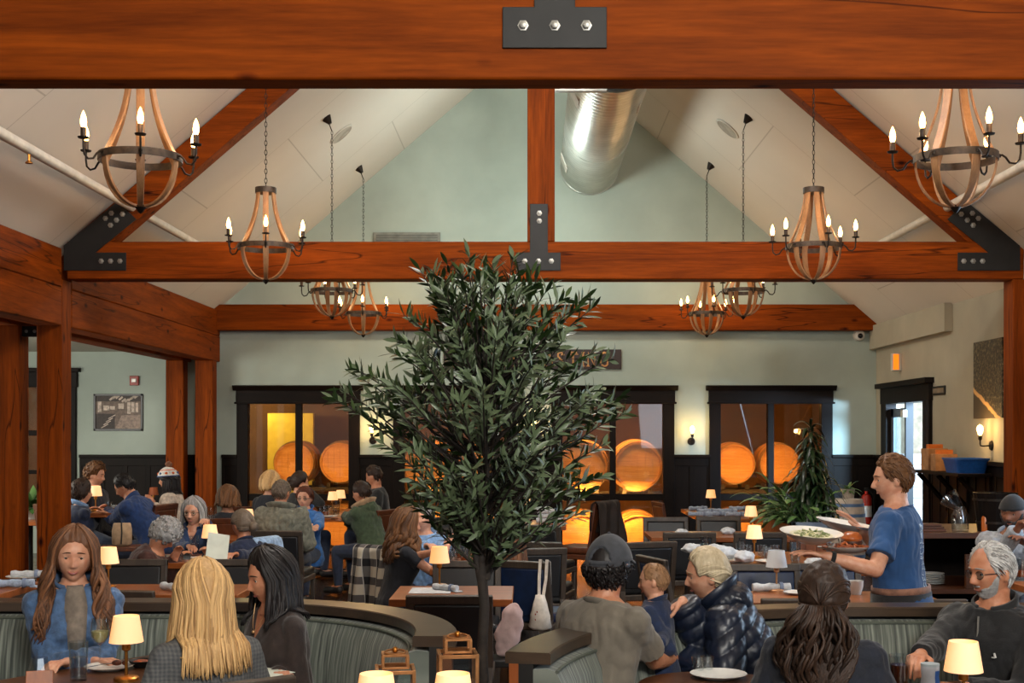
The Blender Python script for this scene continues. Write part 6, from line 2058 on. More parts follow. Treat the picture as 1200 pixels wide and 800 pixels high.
    if st != 'none':
        n1, n2 = ((110, 84), (80, 60), (56, 42))[lod] if st == 'curly' or lod == 0 else ((84, 64), (60, 46), (44, 34))[lod]
        sphere_grid(hm, hair_fn, n1, n2)
    rh = random.Random(int(seed * 10) + 5)
    chest = Rl
    def push_out(p, mg):
        q = iRl @ (p - U)
        for (z0, a0, b0, y0), (z1, a1, b1, y1) in zip(tor, tor[1:]):
            if z0 <= q.z <= z1:
                t = (q.z - z0) / (z1 - z0)
                a = a0 + (a1 - a0) * t; b = b0 + (b1 - b0) * t; y = y0 + (y1 - y0) * t
                a = max(a, SH[0] + .06 if q.z < SH[2] + .05 else a) + mg; b = b + bulk + mg
                ex = (q.x / a)
                if abs(ex) < 1:
                    lim = b * math.sqrt(1 - ex * ex)
                    if q.y >= y + .0:
                        if q.y < y + lim: q.y = y + lim
                    elif q.y > y - lim: q.y = y - lim
                break
        return Rl @ q + U
    def lock(ph1, L_, wave, r0, layer, sway, kk, tone, front=0):
        sg = 1 if ph1 > 0 else -1
        pts = []; avs = []
        nS, nH = 6, 11 if wave < .004 else 15
        th_end = 1.62
        for i in range(nS):
            t = i / (nS - 1)
            th0 = hair.get('th0', .12); th = th0 + (th_end - th0) * t
            ph = sg * (abs(ph1) * (.35 + .65 * t ** .7)) if abs(ph1) < 2.2 else sg * (abs(ph1) * (.8 + .2 * t))
            p = head_pt(th, ph, sex, False)
            p = p * (1 + (t_ * .75 + layer) / p.length)
            pts.append(Mh @ p + U); avs.append(tone)
        pe = pts[-1]
        c = Mh @ Vector((0, -.01, 0)) + U
        out = Vector((pe.x - c.x, pe.y - c.y, 0)); out.normalize()
        tan = Vector((-out.y, out.x, 0))
        phase = rh.uniform(0, 6.28)
        for j in range(1, nH + 1):
            s_ = L_ * j / nH
            wv = wave * ss(0, .12, s_)
            p = pe + Vector((0, 0, -s_)) + out * (sway * s_ + wv * math.sin(s_ * kk + phase)) + tan * (wv * math.cos(s_ * kk * .93 + phase))
            p = push_out(p, .012 + layer)
            pts.append(p); avs.append(min(1, max(0.01, tone + .12 * math.sin(s_ * kk + phase))))
        N = len(pts)
        rs = [r0 * (.35 + .65 * ss(0, .25, i / N)) * (1 - .75 * ss(.72, 1.0, i / (N - 1))) for i in range(N)]
        hm.tube(pts, rs, 6, flat=.6, avs=avs)
    if st in ('long', 'bob', 'curlylong'):
        n = hair.get('n', (150, 90, 46)[lod]); op = hair.get('open', 1.22)
        for i in range(n):
            ph1 = (op + (math.pi - op) * ((i + .5) / n)) * (1 if i % 2 else -1)
            lay = rh.uniform(0, .016)
            lock(ph1, hair['len'] * rh.uniform(hair.get('lmin', .84), 1.06), hair.get('wave', .0), hair.get('r', .011) * (1, 1.35, 1.9)[lod] * rh.uniform(.8, 1.2), lay, hair.get('sway', .04), hair.get('kk', 28), rh.uniform(.02, 1))
    if st == 'pony':
        base = Mh @ Vector((0, -.112, hair.get('pz', .01))) + U
        for i in range(hair.get('n', 90)):
            a = rh.uniform(0, 6.28); ra = math.sqrt(rh.random())
            x0, y0 = ra * math.cos(a), ra * math.sin(a)
            tone = rh.uniform(.05, 1); ph = rh.uniform(0, 6.28)
            pts = []; avs = []
            for j in range(16):
                t = j / 15; s_ = hair['len'] * t * (1 - .12 * rh.random() * t)
                w = (.018 + hair.get('spread', .05) * math.sin(math.pi * min(1, .12 + t * .8)))
                wv = hair.get('wave', .008) * ss(0, .2, t)
                p = base + Vector((x0 * w + hair.get('drift', 0) * t, -.018 * math.sin(math.pi * min(1, t * 3)) + y0 * w * .6, -s_)) + Vector((wv * math.sin(s_ * 40 + ph), wv * math.cos(s_ * 37 + ph), 0))
                pts.append(push_out(p, .01)); avs.append(min(1, max(.01, tone + .1 * math.sin(s_ * 40 + ph))))
            hm.tube(pts, [.0065 * (1 - .7 * ss(.75, 1, j / 15)) for j in range(16)], 6, avs=avs)
    def dirpt(d, off_):
        d = d.normalized()
        p = head_pt(math.acos(max(-1, min(1, d.z))), math.atan2(d.x, d.y), sex, False)
        return Mh @ (p * (1 + off_ / p.length)) + U
    if st in ('pony', 'bun'):
        tgt_l = Vector((0, -.112, hair.get('pz', .01))) if st == 'pony' else Vector(hair.get('bun', (0, -.12, -.02)))
        dB = Vector((tgt_l.x / HA, tgt_l.y / .103, tgt_l.z / HC))
        for i in range((150, 90, 40)[lod]):
            a = rh.uniform(-math.pi, math.pi)
            z0 = min(.11, hl_z(abs(a)) + rh.uniform(.004, .03))
            c0 = z0 / HC; s0 = math.sqrt(max(.02, 1 - c0 * c0))
            d0 = Vector((s0 * math.sin(a), s0 * math.cos(a), c0)); tone = rh.uniform(.02, 1)
            la = t_ * rh.uniform(.75, 1.2)
            pts = [dirpt(d0.lerp(dB, t / 8) + Vector((0, 0, .25 * math.sin(math.pi * t / 8) * (1 if d0.z > 0 else 0))), la * (.5 + .5 * min(1, t / 2))) for t in range(9)]
            hm.tube(pts, [(.0042 if lod == 0 else .006) * (.4 + .6 * math.sin(math.pi * min(1, .15 + t / 9))) for t in range(9)], 5, avs=[tone] * 9)
    if st in ('short', 'receding', 'curly'):
        n = (620, 260, 90)[lod]
        ln = hair.get('tuft', .034)
        for i in range(n):
            z = rh.uniform(-.07, .115); a = rh.uniform(-math.pi, math.pi)
            if z < hl_z(abs(a)) + .006: continue
            if hair.get('capped') and z > .008: continue
            c0 = z / HC; s0 = math.sqrt(max(.01, 1 - c0 * c0))
            d0 = Vector((s0 * math.sin(a), s0 * math.cos(a), c0)); tone = rh.uniform(.02, 1)
            # combed sideways from the parting and back, downwards at the sides
            fl = Vector((.9 * (1 if d0.x > -.2 else -1) * (abs(d0.x) + .25), -.75, -.8 * (1 - max(0, d0.z)))) if st != 'curly' else Vector((rh.uniform(-1, 1), rh.uniform(-1, 1), rh.uniform(-1, .6)))
            fl = fl + Vector((rh.uniform(-.35, .35), rh.uniform(-.35, .35), rh.uniform(-.2, .2)))
            fl = (fl - d0 * fl.dot(d0)).normalized()
            base_o = t_ * (1 + hair.get('vol', .35) * ss(0, .1, z)) * (.4 + .6 * ss(hl_z(abs(a)), hl_z(abs(a)) + .05, z))
            if st == 'curly':
                w_ = fl.cross(d0)
                pts = [dirpt(d0 + fl * (.16 * t / 5) + w_ * .09 * math.sin(t * 1.7), base_o * .8 + .012 * math.sin(math.pi * t / 5) * rh.uniform(.6, 1.3)) for t in range(6)]
            else:
                pts = [dirpt(d0 + fl * (ln / .1 * t / 5), base_o * (.75 + .25 * t / 5) + .004 * math.sin(math.pi * t / 6) * rh.uniform(.3, 1.6) + (.003 if t == 5 else 0)) for t in range(6)]
            r0 = (.0042, .006, .010)[lod] * (1.25 if st == 'curly' else 1) * hair.get('tr', 1)
            hm.tube(pts, [r0 * w_2 for w_2 in (.5, .9, 1, .9, .6, .12)], 5, flat=.6, avs=[tone] * 6)
    if st == 'bun':
        hm.ball(Mh @ Vector(hair.get('bun', (0, -.12, -.02))) + U, .042, 18, 12)
    if hm.v: hm.build('hair', hcol, root, smooth=True)
    ctx = dict(root=root, body=body_o, shirt=sh_o, Mh=Mh, U=U, tf=tf, Rl=Rl, hands=hand_info, hp=hpnt, sex=sex, k=k, inv=inv, hk=hk, hcol=hcol, nr=nr, neck=neck0 + U)
    for f in extras: f(ctx)
    PEOPLE.append(root)
    return ctx
EYE_W = plain('eye_white', (214, 208, 200), .3, 0, .02); EYE_I = plain('dark_iris', (30, 20, 16), .2)
LIPS = {'fair': plain('rosy_lips', (168, 92, 84), .4), 'mid': plain('warm_lips', (150, 78, 68), .4), 'tan': plain('brown_lips', (122, 68, 58), .4), 'deep': plain('deep_lips', (98, 56, 50), .4), 'm': plain('pale_brown_lips', (158, 98, 84), .5)}
DEN = cloth('dark_denim', (34, 44, 66)); SHOE = plain('dark_shoe_leather', (30, 26, 24), .5); BLK = cloth('black_cloth', (22, 22, 24)); NAVY = cloth('navy_knit', (22, 34, 62)); STL = plain('spectacle_metal', (40, 38, 38), .3, .6)
def glasses(frame=None, r=.021, y=.0):
    def f(c):
        m = MB(); hp, sex = c['hp'], c['sex']
        ye = face_y(.031, .004, sex) + .016
        for s in (-1, 1):
            pts = [hp(s * .031 + r * math.cos(a), ye - .10 * abs(s * .031 + r * math.cos(a)) ** 1.4 * 2, .000 + r * .78 * math.sin(a)) for a in [2 * math.pi * q / 20 for q in range(21)]]
            m.tube(pts, .0013, 6, cap=False)
            m.tube([hp(s * .052, ye - .012, .004), hp(s * .074, .05, .006), hp(s * .084, .0, .006), hp(s * .082, -.018, -.006)], .0016, 6)
        m.tube([hp(-.011, ye, .004), hp(0, ye + .002, .007), hp(.011, ye, .004)], .0013, 6)
        g = m.build('eyeglasses', frame or STL, c['body'])
        for s in (-1, 1):
            q = MB()
            q.loft([[hp(s * .031 + r * math.cos(a), ye + d - .10 * abs(s * .031) ** 1.4 * 2, r * .78 * math.sin(a)) for a in [2 * math.pi * t / 16 for t in range(16)]] for d in (0, .001)])
            q.build('lens', pane_glass, g)
    return f
def ball_cap(mat, backwards=False, brim=True):
    def f(c):
        m = MB()
        def fn(th, ph):
            p = head_pt(th, ph, c['sex'], False)
            mk = ss(.018, .026, p.z + (.02 if abs(ph) > 2 else 0))
            o_ = .019 * mk - .03 * (1 - mk)
            a = abs(abs(ph) - (math.pi if not backwards else 0))
            if (a / .52) ** 2 + ((p.z - .028) / .050) ** 2 < 1 and p.z > .030: o_ = -.03       # strap opening
            return c['Mh'] @ (p * (1 + o_ / p.length)) + c['U']
        sphere_grid(m, fn, 110, 90)
        cp = m.build('cap', mat, c['root'], smooth=True)
        m = MB()
        sgn = -1 if backwards else 1
        rings = []
        for i in range(15):
            a = (i / 14 - .5) * 1.9
            x, y = .086 * math.sin(a), .104 * math.cos(a)
            L_ = .068 * math.cos(a * .85)
            rings.append([c['hp'](x * (1 - .0), sgn * (y - .015), .034), c['hp'](x * 1.04, sgn * (y + L_ * .6), .030 - .012 * math.sin(a) ** 2), c['hp'](x * 1.05, sgn * (y + L_), .024 - .02 * math.sin(a) ** 2),
                          c['hp'](x * 1.05, sgn * (y + L_), .020 - .02 * math.sin(a) ** 2), c['hp'](x, sgn * (y - .015), .029)])
        m.loft(rings); m.build('cap_brim', mat, cp, smooth=True)
        m = MB()
        pts = []
        for i in range(13):
            a = (math.pi if not backwards else 0) + (i / 12 - .5) * .95
            p = head_pt(1.28, a if a <= math.pi else a - 2 * math.pi, c['sex'], False); p = p * (1 + .022 / p.length); p.z = .026
            pts.append(c['Mh'] @ p + c['U'])
        m.strip(pts, .018, .004, (0, 0, 1)); m.build('cap_strap', mat, cp, smooth=True)
        m = MB().ball(c['hp'](0, -.002, .1375), .007, 10, 7); m.build('cap_button', mat, cp)
    return f
# ---- the people at the front
grey_shirt = cloth('olive_grey_tee', (112, 104, 92), 160, .12, .06, .9, 10)
chambray = cloth('blue_chambray', (72, 100, 138), 120, .25, .14)
ptop = cloth('grey_beige_ribbed_top', (128, 116, 104), 60, .2)
def inner_top(mat, w=.055):
    def f(c):
        # strip of the under-layer showing between the open fronts
        k = c['k']; rows = []
        for i in range(10):
            z = (.492 - .38 * i / 9) * k
            ww = w * (1.0 - .55 * (i / 9)) * (.62 if i == 0 else .85 if i == 1 else 1)
            yy = None
            for (z0, a0, b0, y0), (z1, a1, b1, y1) in zip(TORSO[c['sex']], TORSO[c['sex']][1:]):
                if z0 * k <= z <= z1 * k:
                    t = (z - z0 * k) / ((z1 - z0) * k); yy = (b0 + (b1 - b0) * t + y0 + (y1 - y0) * t) * k
            rows.append([c['tf']((x * ww, yy + .052 - .02 * x * x, z)) + c['U'] for x in (-1, -.6, -.2, .2, .6, 1)] + [c['tf']((x * ww, yy - .01, z)) + c['U'] for x in (1, -1)])
        MB().loft(rows).build('under_top', mat, c['shirt'], smooth=True)
    return f
c1 = person('smiling woman with long wavy brown hair and blue denim overshirt', (87, 652, 262), 204, 'f', 1.0, 198, pitch=2, roll=-3, lean=6, skin='fair', lod=0,
       top=dict(mat=chambray, name='overshirt', bulk=.028, folds=.014, collar='shirt', smile=.008), hair=dict(style='long', mat=H_['brown_wave'], len=.34, wave=.024, kk=27, thick=.022, open=1.0, n=330, sway=.17, r=.0098, iris=plain('hazel_iris', (64, 48, 34), .2)),
       hands=((78, 776, 277), (112, 775, 273)), extras=(inner_top(ptop),))
tw = tweed_mat()
person('woman with long straight blonde hair and grey tweed jacket, seen from behind', (238, 699, 322), 34, 'f', 1.0, 26, lean=8, skin='fair', lod=0, face=False,
       top=dict(mat=tw, name='jacket', bulk=.018, folds=.009), hair=dict(style='long', mat=H_['blonde'], len=.255, wave=.004, kk=16, thick=.02, open=1.0, n=440, sway=.10, r=.0062))
brown_top = cloth('dark_brown_top', (44, 32, 28), 150, .15)
def necklace(c):
    k = c['k']; m = MB(); pts = []
    for i in range(15):
        t = i / 14 * 2 - 1
        x = .062 * t; z = (.50 - .10 * (1 - t * t)) * k; y = (.052 + .05 * (1 - t * t)) * k
        pts.append(c['tf']((x, y, z)) + c['U'])
    m.tube(pts, .0014, 6); m.ball(pts[7] + Vector((0, .004, -.008)), .008, 10, 7)
    m.build('pendant_necklace', plain('pale_gold', (206, 166, 120), .3, .7), c['body'])
    m = MB().ball(c['hp'](-.083, -.006, -.04), .006, 10, 7).ball(c['hp'](.083, -.006, -.04), .006, 10, 7)
    m.build('earrings', plain('earring_pearl', (216, 200, 180), .3), c['body'])
person('woman with black shoulder-length hair, dark brown V-neck top and pendant', (316, 676, 268), 128, 'f', 1.0, 122, pitch=10, lean=8, skin='mid', lod=0,
       top=dict(mat=brown_top, name='top', bulk=.012, folds=.008, vneck=.13), hair=dict(style='long', mat=H_['black'], len=.19, wave=.006, kk=20, thick=.02, open=1.15, n=330, sway=.10, r=.008),
       hands=((296, 778, 272), (328, 790, 280)), extras=(necklace,))
person('man in a grey cap and olive-grey T-shirt, seen from behind', (714, 664, 284), -44, 'm', .97, -26, lean=10, skin='mid', lod=0, face=False, hs=1.02,
       top=dict(mat=grey_shirt, name='tee_shirt', bulk=.014, folds=.011, sleeve='short', collar='crew'), hair=dict(style='curly', mat=H_['black'], thick=.026, vol=-.3, rough=.008, capped=True, line=[(0, .07), (.85, .03), (1.1, -.02), (1.3, .0), (1.6, -.01), (1.9, -.07), (3.2, -.085)]),
       hands=(None, (791, 771, 271)), poles=((-.3, -.4, -1), (.1, -.3, -1)), grip=(.4, .4), extras=(ball_cap(cloth('charcoal_cap', (58, 60, 66), 150, .1)),))
navy_dark = cloth('navy_sweater', (20, 38, 72), 110, .3)
person('toddler in a navy sweater looking left between the two adults', (766, 681, 272), 62, 'f', .60, 78, pitch=4, lean=4, skin='fair', lod=0, hs=.80,
       top=dict(mat=navy_dark, name='sweater', bulk=.010, folds=.006, collar='crew'), hair=dict(style='short', mat=H_['toddler'], thick=.004, vol=0, rough=.0006, tr=.35, tuft=.022), legs=False,
       hands=((750, 742, 280), (772, 762, 286)))
puffer = plain('navy_puffer_nylon', (20, 28, 46), .38, 0, .12, 12, .1, 60)
person('older woman with ash-blonde low ponytail and navy puffer jacket, leaning left', (828, 673, 264), 76, 'f', 1.0, 92, pitch=8, roll=-6, lean=28, skin='fair', lod=0, hs=.95,
       top=dict(mat=puffer, name='puffer_jacket', bulk=.042, folds=.008, quilt=True, collar='hood', hood=True), hair=dict(style='pony', mat=H_['ash'], len=.10, pz=-.055, spread=.03, wave=.004, thick=.014, n=70, drift=.0),
       hands=((804, 769, 270), (800, 704, 272)), grip=(.5, .35), hdir=(None, (0, .7, -.75)), poles=((-.6, -.2, -1), (.4, -.3, -1)))
navy_top = cloth('dark_navy_fleece', (18, 24, 38), 60, .3)
person('woman with a long curly brown ponytail and navy top, back to the camera', (966, 701, 325), -16, 'f', 1.0, -20, lean=8, skin='fair', lod=0, face=False,
       top=dict(mat=navy_top, name='top', bulk=.03, folds=.012), hair=dict(style='pony', mat=H_['dark'], len=.34, pz=-.012, spread=.125, wave=.014, thick=.017, n=210, rough=.005, drift=-.02))
zipm = plain('grey_zip', (150, 146, 138), .4, .4)
def zip_logo(c):
    k = c['k']; m = MB()
    pts = [c['tf']((.0 - .0 * i, (.090 + .0055 * i + .020) * k, (.475 - .03 * i) * k)) + c['U'] for i in range(6)]
    m.tube(pts, .0055, 6, flat=.5); m.build('zip', zipm, c['shirt'])
    m = MB(); b = c['tf']((-.085 * k, .142 * k, .33 * k)) + c['U']
    m.box(b, (.006, .006, .020), Matrix.Rotation(.3, 3, 'Y')); m.box(b + Vector((.006, 0, -.009)), (.014, .006, .004))
    m.build('chest_emblem', china, c['shirt'])
def beard(mat, t_=.004, up=0.0):
    ks = [(0, -.071), (.22, -.067), (.38, -.056), (.7, -.050), (.95, -.036), (1.18, -.004), (1.32, .004)]
    def f(c):
        m = MB()
        def fn(th, ph):
            p = head_pt(th, ph, c['sex'], True); a = abs(ph)
            zl = ks[-1][1]
            for (a0, z0), (a1, z1) in zip(ks, ks[1:]):
                if a0 <= a <= a1: zl = z0 + (z1 - z0) * (a - a0) / (a1 - a0)
            zl += noise.noise(p * 130) * .005
            mk = ss(zl + up + .006, zl + up - .012, p.z) * ss(1.45, 1.28, a)
            if abs(p.x) < .028 and p.y > .06: mk = max(mk, ss(.028, .016, abs(p.x)) * ss(-.0555, -.0515, p.z) * ss(-.0425, -.0465, p.z))
            nz = noise.noise(p * 190) * .0016 + noise.noise(p * 60) * .001
            m.av = .35 + .5 * (noise.noise(p * 40) * .5 + .5)
            return c['Mh'] @ (p * (1 + (t_ * mk + nz * mk - .006 * (1 - mk)) / p.length)) + c['U']
        sphere_grid(m, fn, 130, 120)
        m.build('beard', mat, c['root'], smooth=True)
    return f
person('older man with silver hair, short beard, glasses and black quarter-zip', (1161, 670, 282), 128, 'm', 1.0, 112, pitch=5, lean=6, skin='mid', lod=0,
       top=dict(mat=BLK, name='quarter_zip', bulk=.020, folds=.011, collar='stand'), hair=dict(style='receding', mat=H_['silver'], thick=.010, vol=.3, rough=.003),
       hands=((1130, 806, 296), (1072, 774, 301)), grip=(.5, .75), poles=(None, (.6, -.2, -1)), extras=(glasses(), beard(H_['grey'], .0028), zip_logo))
# ---- the server
tee = cloth('royal_blue_tee', (30, 72, 122), 150, .1, .06, .85, 8)
def server_bits(c):
    k = c['k']; wm = plain('shirt_print_white', (186, 202, 216), .7)
    m = MB()
    def mark(x, z, w, h):
        q = []
        for dx, dz in ((-w, -h), (w, -h), (w, h), (-w, h)):
            p = c['tf'](((x + dx / 2) * k, -.22 * k, (z + dz / 2) * k)) + c['U']
            ok, l, n, _ = c['shirt'].closest_point_on_mesh(p + Vector((0, .05, 0)))
            q.append(l + n * .0022)
        m.add(q, [(0, 1, 2, 3)])
    for i in range(10):
        a = 2 * math.pi * i / 10
        mark(.0 + .03 * math.cos(a), .375 + .036 * math.sin(a), .019, .019)
    mark(0, .375, .022, .03)
    r_ = random.Random(3)
    for i in range(10):
        z = .30 - i * .026
        for j in range(3):
            x = -.032 + .03 * j
            mark(x, z, .018, .0055); mark(x + r_.uniform(-.005, .005), z + .008, .0055, .014)
    m.build('back_print', wm, c['shirt'], smooth=False)
    # apron with a tan waistband
    a = MB(); rings = []
    for z, w, d in ((.10, .186, .134), (.05, .204, .154), (-.2, .21, .16), (-.42, .215, .17)):
        rings.append([c['tf']((w * k * math.cos(t), d * k * math.sin(t), z * k)) + c['U'] for t in [2 * math.pi * i / 28 for i in range(28)]])
    m = MB().loft(rings[1:], cap=False); ap = m.build('apron', BLK, c['root'], smooth=True)
    so = ap.modifiers.new('t', 'SOLIDIFY'); so.thickness = .006
    m = MB(); m.loft([[c['tf']((w * k * math.cos(t), d * k * math.sin(t), z * k)) + c['U'] for t in [2 * math.pi * i / 28 for i in range(28)]] for z, w, d in ((.085, .190, .138), (.085, .199, .149), (.052, .201, .151), (.052, .190, .138), (.085, .190, .138))], cap=False)
    m.build('waistband', cloth('tan_band', (146, 104, 84)), ap, smooth=True)
    # shirt tail hanging over the band behind
    rows = []
    for i in range(6):
        z = .06 - .045 * i
        rows.append([c['tf'](((.19 + .012 * i) * k * math.cos(t), (.147 + .012 * i) * k * math.sin(t), z * k)) + c['U'] for t in [math.radians(-150 + 14 * j) for j in range(11)]])
    m = MB().loft(rows, closed=False); tl = m.build('shirt_tail', tee, c['shirt'], smooth=True)
    so = tl.modifiers.new('t', 'SOLIDIFY'); so.thickness = .006
    T, fd, pn, sd = c['hands'][0]
    m = MB(); q = T - fd * .035
    rg = [q + (pn * math.cos(t) + sd * math.sin(t)) * .031 for t in [2 * math.pi * i / 20 for i in range(21)]]
    m.strip(rg, .022, .005, tuple(fd)); m.build('wrist_band', BLK, c['body'], smooth=True)
sv = person('server in a blue T-shirt and black apron carrying three plates of food', (1045, 562, 222), 62, 'm', 1.0, 88, pitch=4, lean=4, skin='fair', lod=0, stand=True,
       top=dict(mat=tee, name='tee_shirt', bulk=.016, folds=.010, sleeve='short', collar='crew'), pants=BLK, hair=dict(style='short', mat=H_['greybrown'] if False else H_['mid'], thick=.016, vol=.5, rough=.006),
       hands=((968, 652, 232), (1010, 622, 214)), poles=((-.4, -.5, -1), (.4, -.6, -1)), grip=(.25, .25), extras=(server_bits,))
def served(px, py, s, rx, ry, label, rad=.14, deep=False):
    o = empty('served_plate', tuple(W(px, py, s)), 0, label, 'plate', 'plates of food carried by the server')
    o.rotation_euler = (rx, ry, 0)
    pr = [(.0001, 0), (.06, 0), (rad * .6, .008), (rad, .03), (rad + .004, .034), (rad - .004, .033), (rad * .58, .016), (.0001, .012)] if not deep else [(.0001, 0), (.05, 0), (rad * .75, .03), (rad, .055), (rad + .004, .058), (rad - .006, .056), (rad * .72, .036), (.0001, .02)]
    MB().lathe(pr, 44).build('plate_body', china, o)
    return o
p1 = served(950, 636, 232, .12, .05, 'wide pale bowl of greens on the server\'s front hand', .155, True)
m = MB(); rg_ = random.Random(2)
for i in range(40):
    a = rg_.uniform(0, 6.28); r_ = .09 * math.sqrt(rg_.random())
    m.av = rg_.random()
    m.tube([(r_ * math.cos(a), r_ * math.sin(a), .045), (r_ * math.cos(a) + rg_.uniform(-.03, .03), r_ * math.sin(a) + rg_.uniform(-.03, .03), .052)], .006, 5)
m.build('greens', leaf_mat('salad_green', (70, 96, 40), (206, 200, 150)), p1)
MB().lathe([(.0001, .03), (.11, .045), (.0001, .047)], 24).build('dressing', plain('creamy_base', (206, 200, 172), .5), p1)
p2 = served(992, 648, 226, -.05, .0, 'white plate with burger and fries on the server\'s forearm', .145)
bun = plain('toasted_bun', (168, 84, 30), .3, 0, .12, 10, 0, 0, 0, .3)
b_ = empty('burger', tuple(W(998, 636, 224)), 0, 'glossy domed burger bun among the fries', 'burger')
MB().lathe([(.0001, .062), (.03, .058), (.05, .042), (.056, .024), (.05, .012), (.0001, .01)], 28).build('top_bun', bun, b_)
MB().lathe([(.0001, -.008), (.052, -.008), (.056, .002), (.053, .012), (.0001, .012)], 24).build('patty', plain('burger_patty', (70, 34, 18), .6, 0, .2, 60), b_)
MB().lathe([(.0001, -.026), (.05, -.026), (.054, -.012), (.05, -.008), (.0001, -.008)], 24).build('bottom_bun', bun, b_)
m = MB()
for i in range(70):
    a = rg_.uniform(0, 6.28); r_ = .10 * math.sqrt(rg_.random()); y = rg_.uniform(0, 3.14); e = rg_.uniform(-.3, .3); L_ = rg_.uniform(.03, .05)
    c_ = Vector((r_ * math.cos(a) - .01, r_ * math.sin(a) * .8 - .02, .024 + .03 * rg_.random() * (1 - r_ / .12)))
    d_ = Vector((math.cos(y) * math.cos(e), math.sin(y) * math.cos(e), math.sin(e))) * L_
    m.strip([c_ - d_ * .8, c_ + d_ * .8], .009, .009, (0, 0, 1))
o = m.build('fries', plain('golden_fries', (160, 78, 28), .5, 0, .2, 40), smooth=False); o.location = W(992, 647, 226); tag(o, 'heap of golden-brown fries on the burger plate', 'fries', kind='stuff')
MB().lathe([(.0001, .02), (.022, .02), (.026, .055), (.024, .055), (.021, .024), (.0001, .023)], 18, (-.085, -.05, 0)).build('sauce_cup', silver, p2)
p3 = served(990, 624, 211, .1, -.22, 'grey plate held tilted in the server\'s far hand', .165, True)
p3.rotation_euler = (.05, .16, 0)
# far-right man
person('bearded man in a black beanie and grey hoodie at the right edge', (1187, 601, 166), 150, 'm', 1.02, 140, pitch=6, lean=10, skin='deep', lod=1,
       top=dict(mat=cloth('grey_marl', (142, 146, 152), 90, .3), name='hoodie', bulk=.026, folds=.012, collar='shirt'), hair=dict(style='none', mat=H_['black']),
       hands=((1205, 640, 172), (1192, 620, 172)), grip=(.8, .9), extras=(beard(H_['black'], .009, .004), lambda c: (lambda m: (sphere_grid(m, lambda th, ph: c['Mh'] @ (lambda p: p * (1 + (.016 * ss(.018, .03, p.z) - .03 * (1 - ss(.018, .03, p.z))) / p.length))(head_pt(th, ph, 'm', False)) + c['U'], 70, 60), m.build('beanie', BLK, c['root'], smooth=True)))(MB())))
# ---- the middle of the room
tee_dark = cloth('black_navy_tee', (18, 22, 32))
person('woman with long curly brown hair and dark T-shirt, arms on the table', (477, 614, 152), -72, 'f', 1.0, -76, pitch=4, lean=10, skin='fair', lod=1, face=False,
       top=dict(mat=tee_dark, name='tee_shirt', bulk=.012, folds=.007, sleeve='short', slen=.42), hair=dict(style='curlylong', mat=H_['mid'], len=.29, wave=.02, kk=42, thick=.026, open=1.1, n=120, sway=.16, rough=.007, r=.012),
       hands=((519, 646, 158), (524, 640, 152)), poles=((-.3, -.4, -1), (.5, -.4, -1)))
pale_blue = cloth('pale_blue_shirt', (126, 162, 206))
person('person in a pale blue shirt mostly hidden behind the curly-haired woman', (496, 607, 140), 168, 'm', .96, 160, lean=6, skin='fair', lod=1, top=dict(mat=pale_blue, name='shirt', bulk=.018, folds=.010, collar='shirt'),
       hair=dict(style='short', mat=H_['grey'], thick=.012), hands=((512, 650, 150), (528, 643, 152)))
dk_jacket = cloth('dark_brown_jacket', (32, 26, 24))
person('woman with long straight brown hair seen from behind the olive trunk', (599, 642, 152), 14, 'f', 1.0, 22, lean=6, skin='fair', lod=1, face=False, top=dict(mat=dk_jacket, name='jacket', bulk=.018, folds=.009),
       hair=dict(style='long', mat=H_['brown_wave'], len=.23, wave=.002, thick=.022, open=1.0, n=120, sway=.12), hands=((556, 662, 158), (590, 680, 165)))
person('man in an olive-green hoodie facing left, dark hair', (423, 578, 108), 62, 'm', .98, 66, pitch=8, lean=16, skin='mid', lod=2, face=False, top=dict(mat=cloth('olive_green_fleece', (62, 78, 54)), name='hoodie', bulk=.026, folds=.012, hood=True, collar='hood', collar_mat=cloth('tan_lining', (170, 138, 104))),
       hair=dict(style='short', mat=H_['dark'], thick=.018), hands=((399, 606, 104), (404, 610, 106)))
person('dark-clad man with brown hair behind the green hoodie', (438, 558, 96), 96, 'm', 1.0, 82, pitch=14, lean=10, skin='mid', lod=2, top=dict(mat=BLK, name='sweater', bulk=.018, folds=.008), hair=dict(style='short', mat=H_['dark'], thick=.018))
person('dark-haired woman resting her chin on her hand before the barrel window', (352, 566, 97), -64, 'f', 1.0, -74, pitch=6, lean=12, skin='fair', lod=1, top=dict(mat=BLK, name='top', bulk=.014, folds=.006), hair=dict(style='bun', mat=H_['dark'], thick=.026, bun=(0, -.125, .03)),
       hands=((356, 600, 100), (361, 573, 98)), poles=(None, (.6, .3, -1)), grip=(.5, 1.0))
jk = cloth('olive_grey_jacket', (118, 118, 104), 70, .2)
person('grey-haired man in a loose olive-grey jacket, seen from behind', (330, 577, 118), -6, 'm', 1.03, -20, lean=4, skin='mid', lod=1, face=False, top=dict(mat=jk, name='jacket', bulk=.042, folds=.024, collar='coat', collar_mat=jk), hair=dict(style='short', mat=H_['greybrown'], thick=.010))
person('red-haired person with glasses in a bright blue shirt behind the olive-grey jacket', (357, 584, 107), 168, 'f', 1.0, 172, lean=4, skin='fair', lod=1, top=dict(mat=cloth('bright_blue_shirt', (52, 110, 178)), name='shirt', bulk=.022, folds=.010, collar='shirt'), hair=dict(style='short', mat=H_['auburn'], thick=.018),
       hands=((371, 618, 112), (374, 620, 113)), extras=(glasses(),))
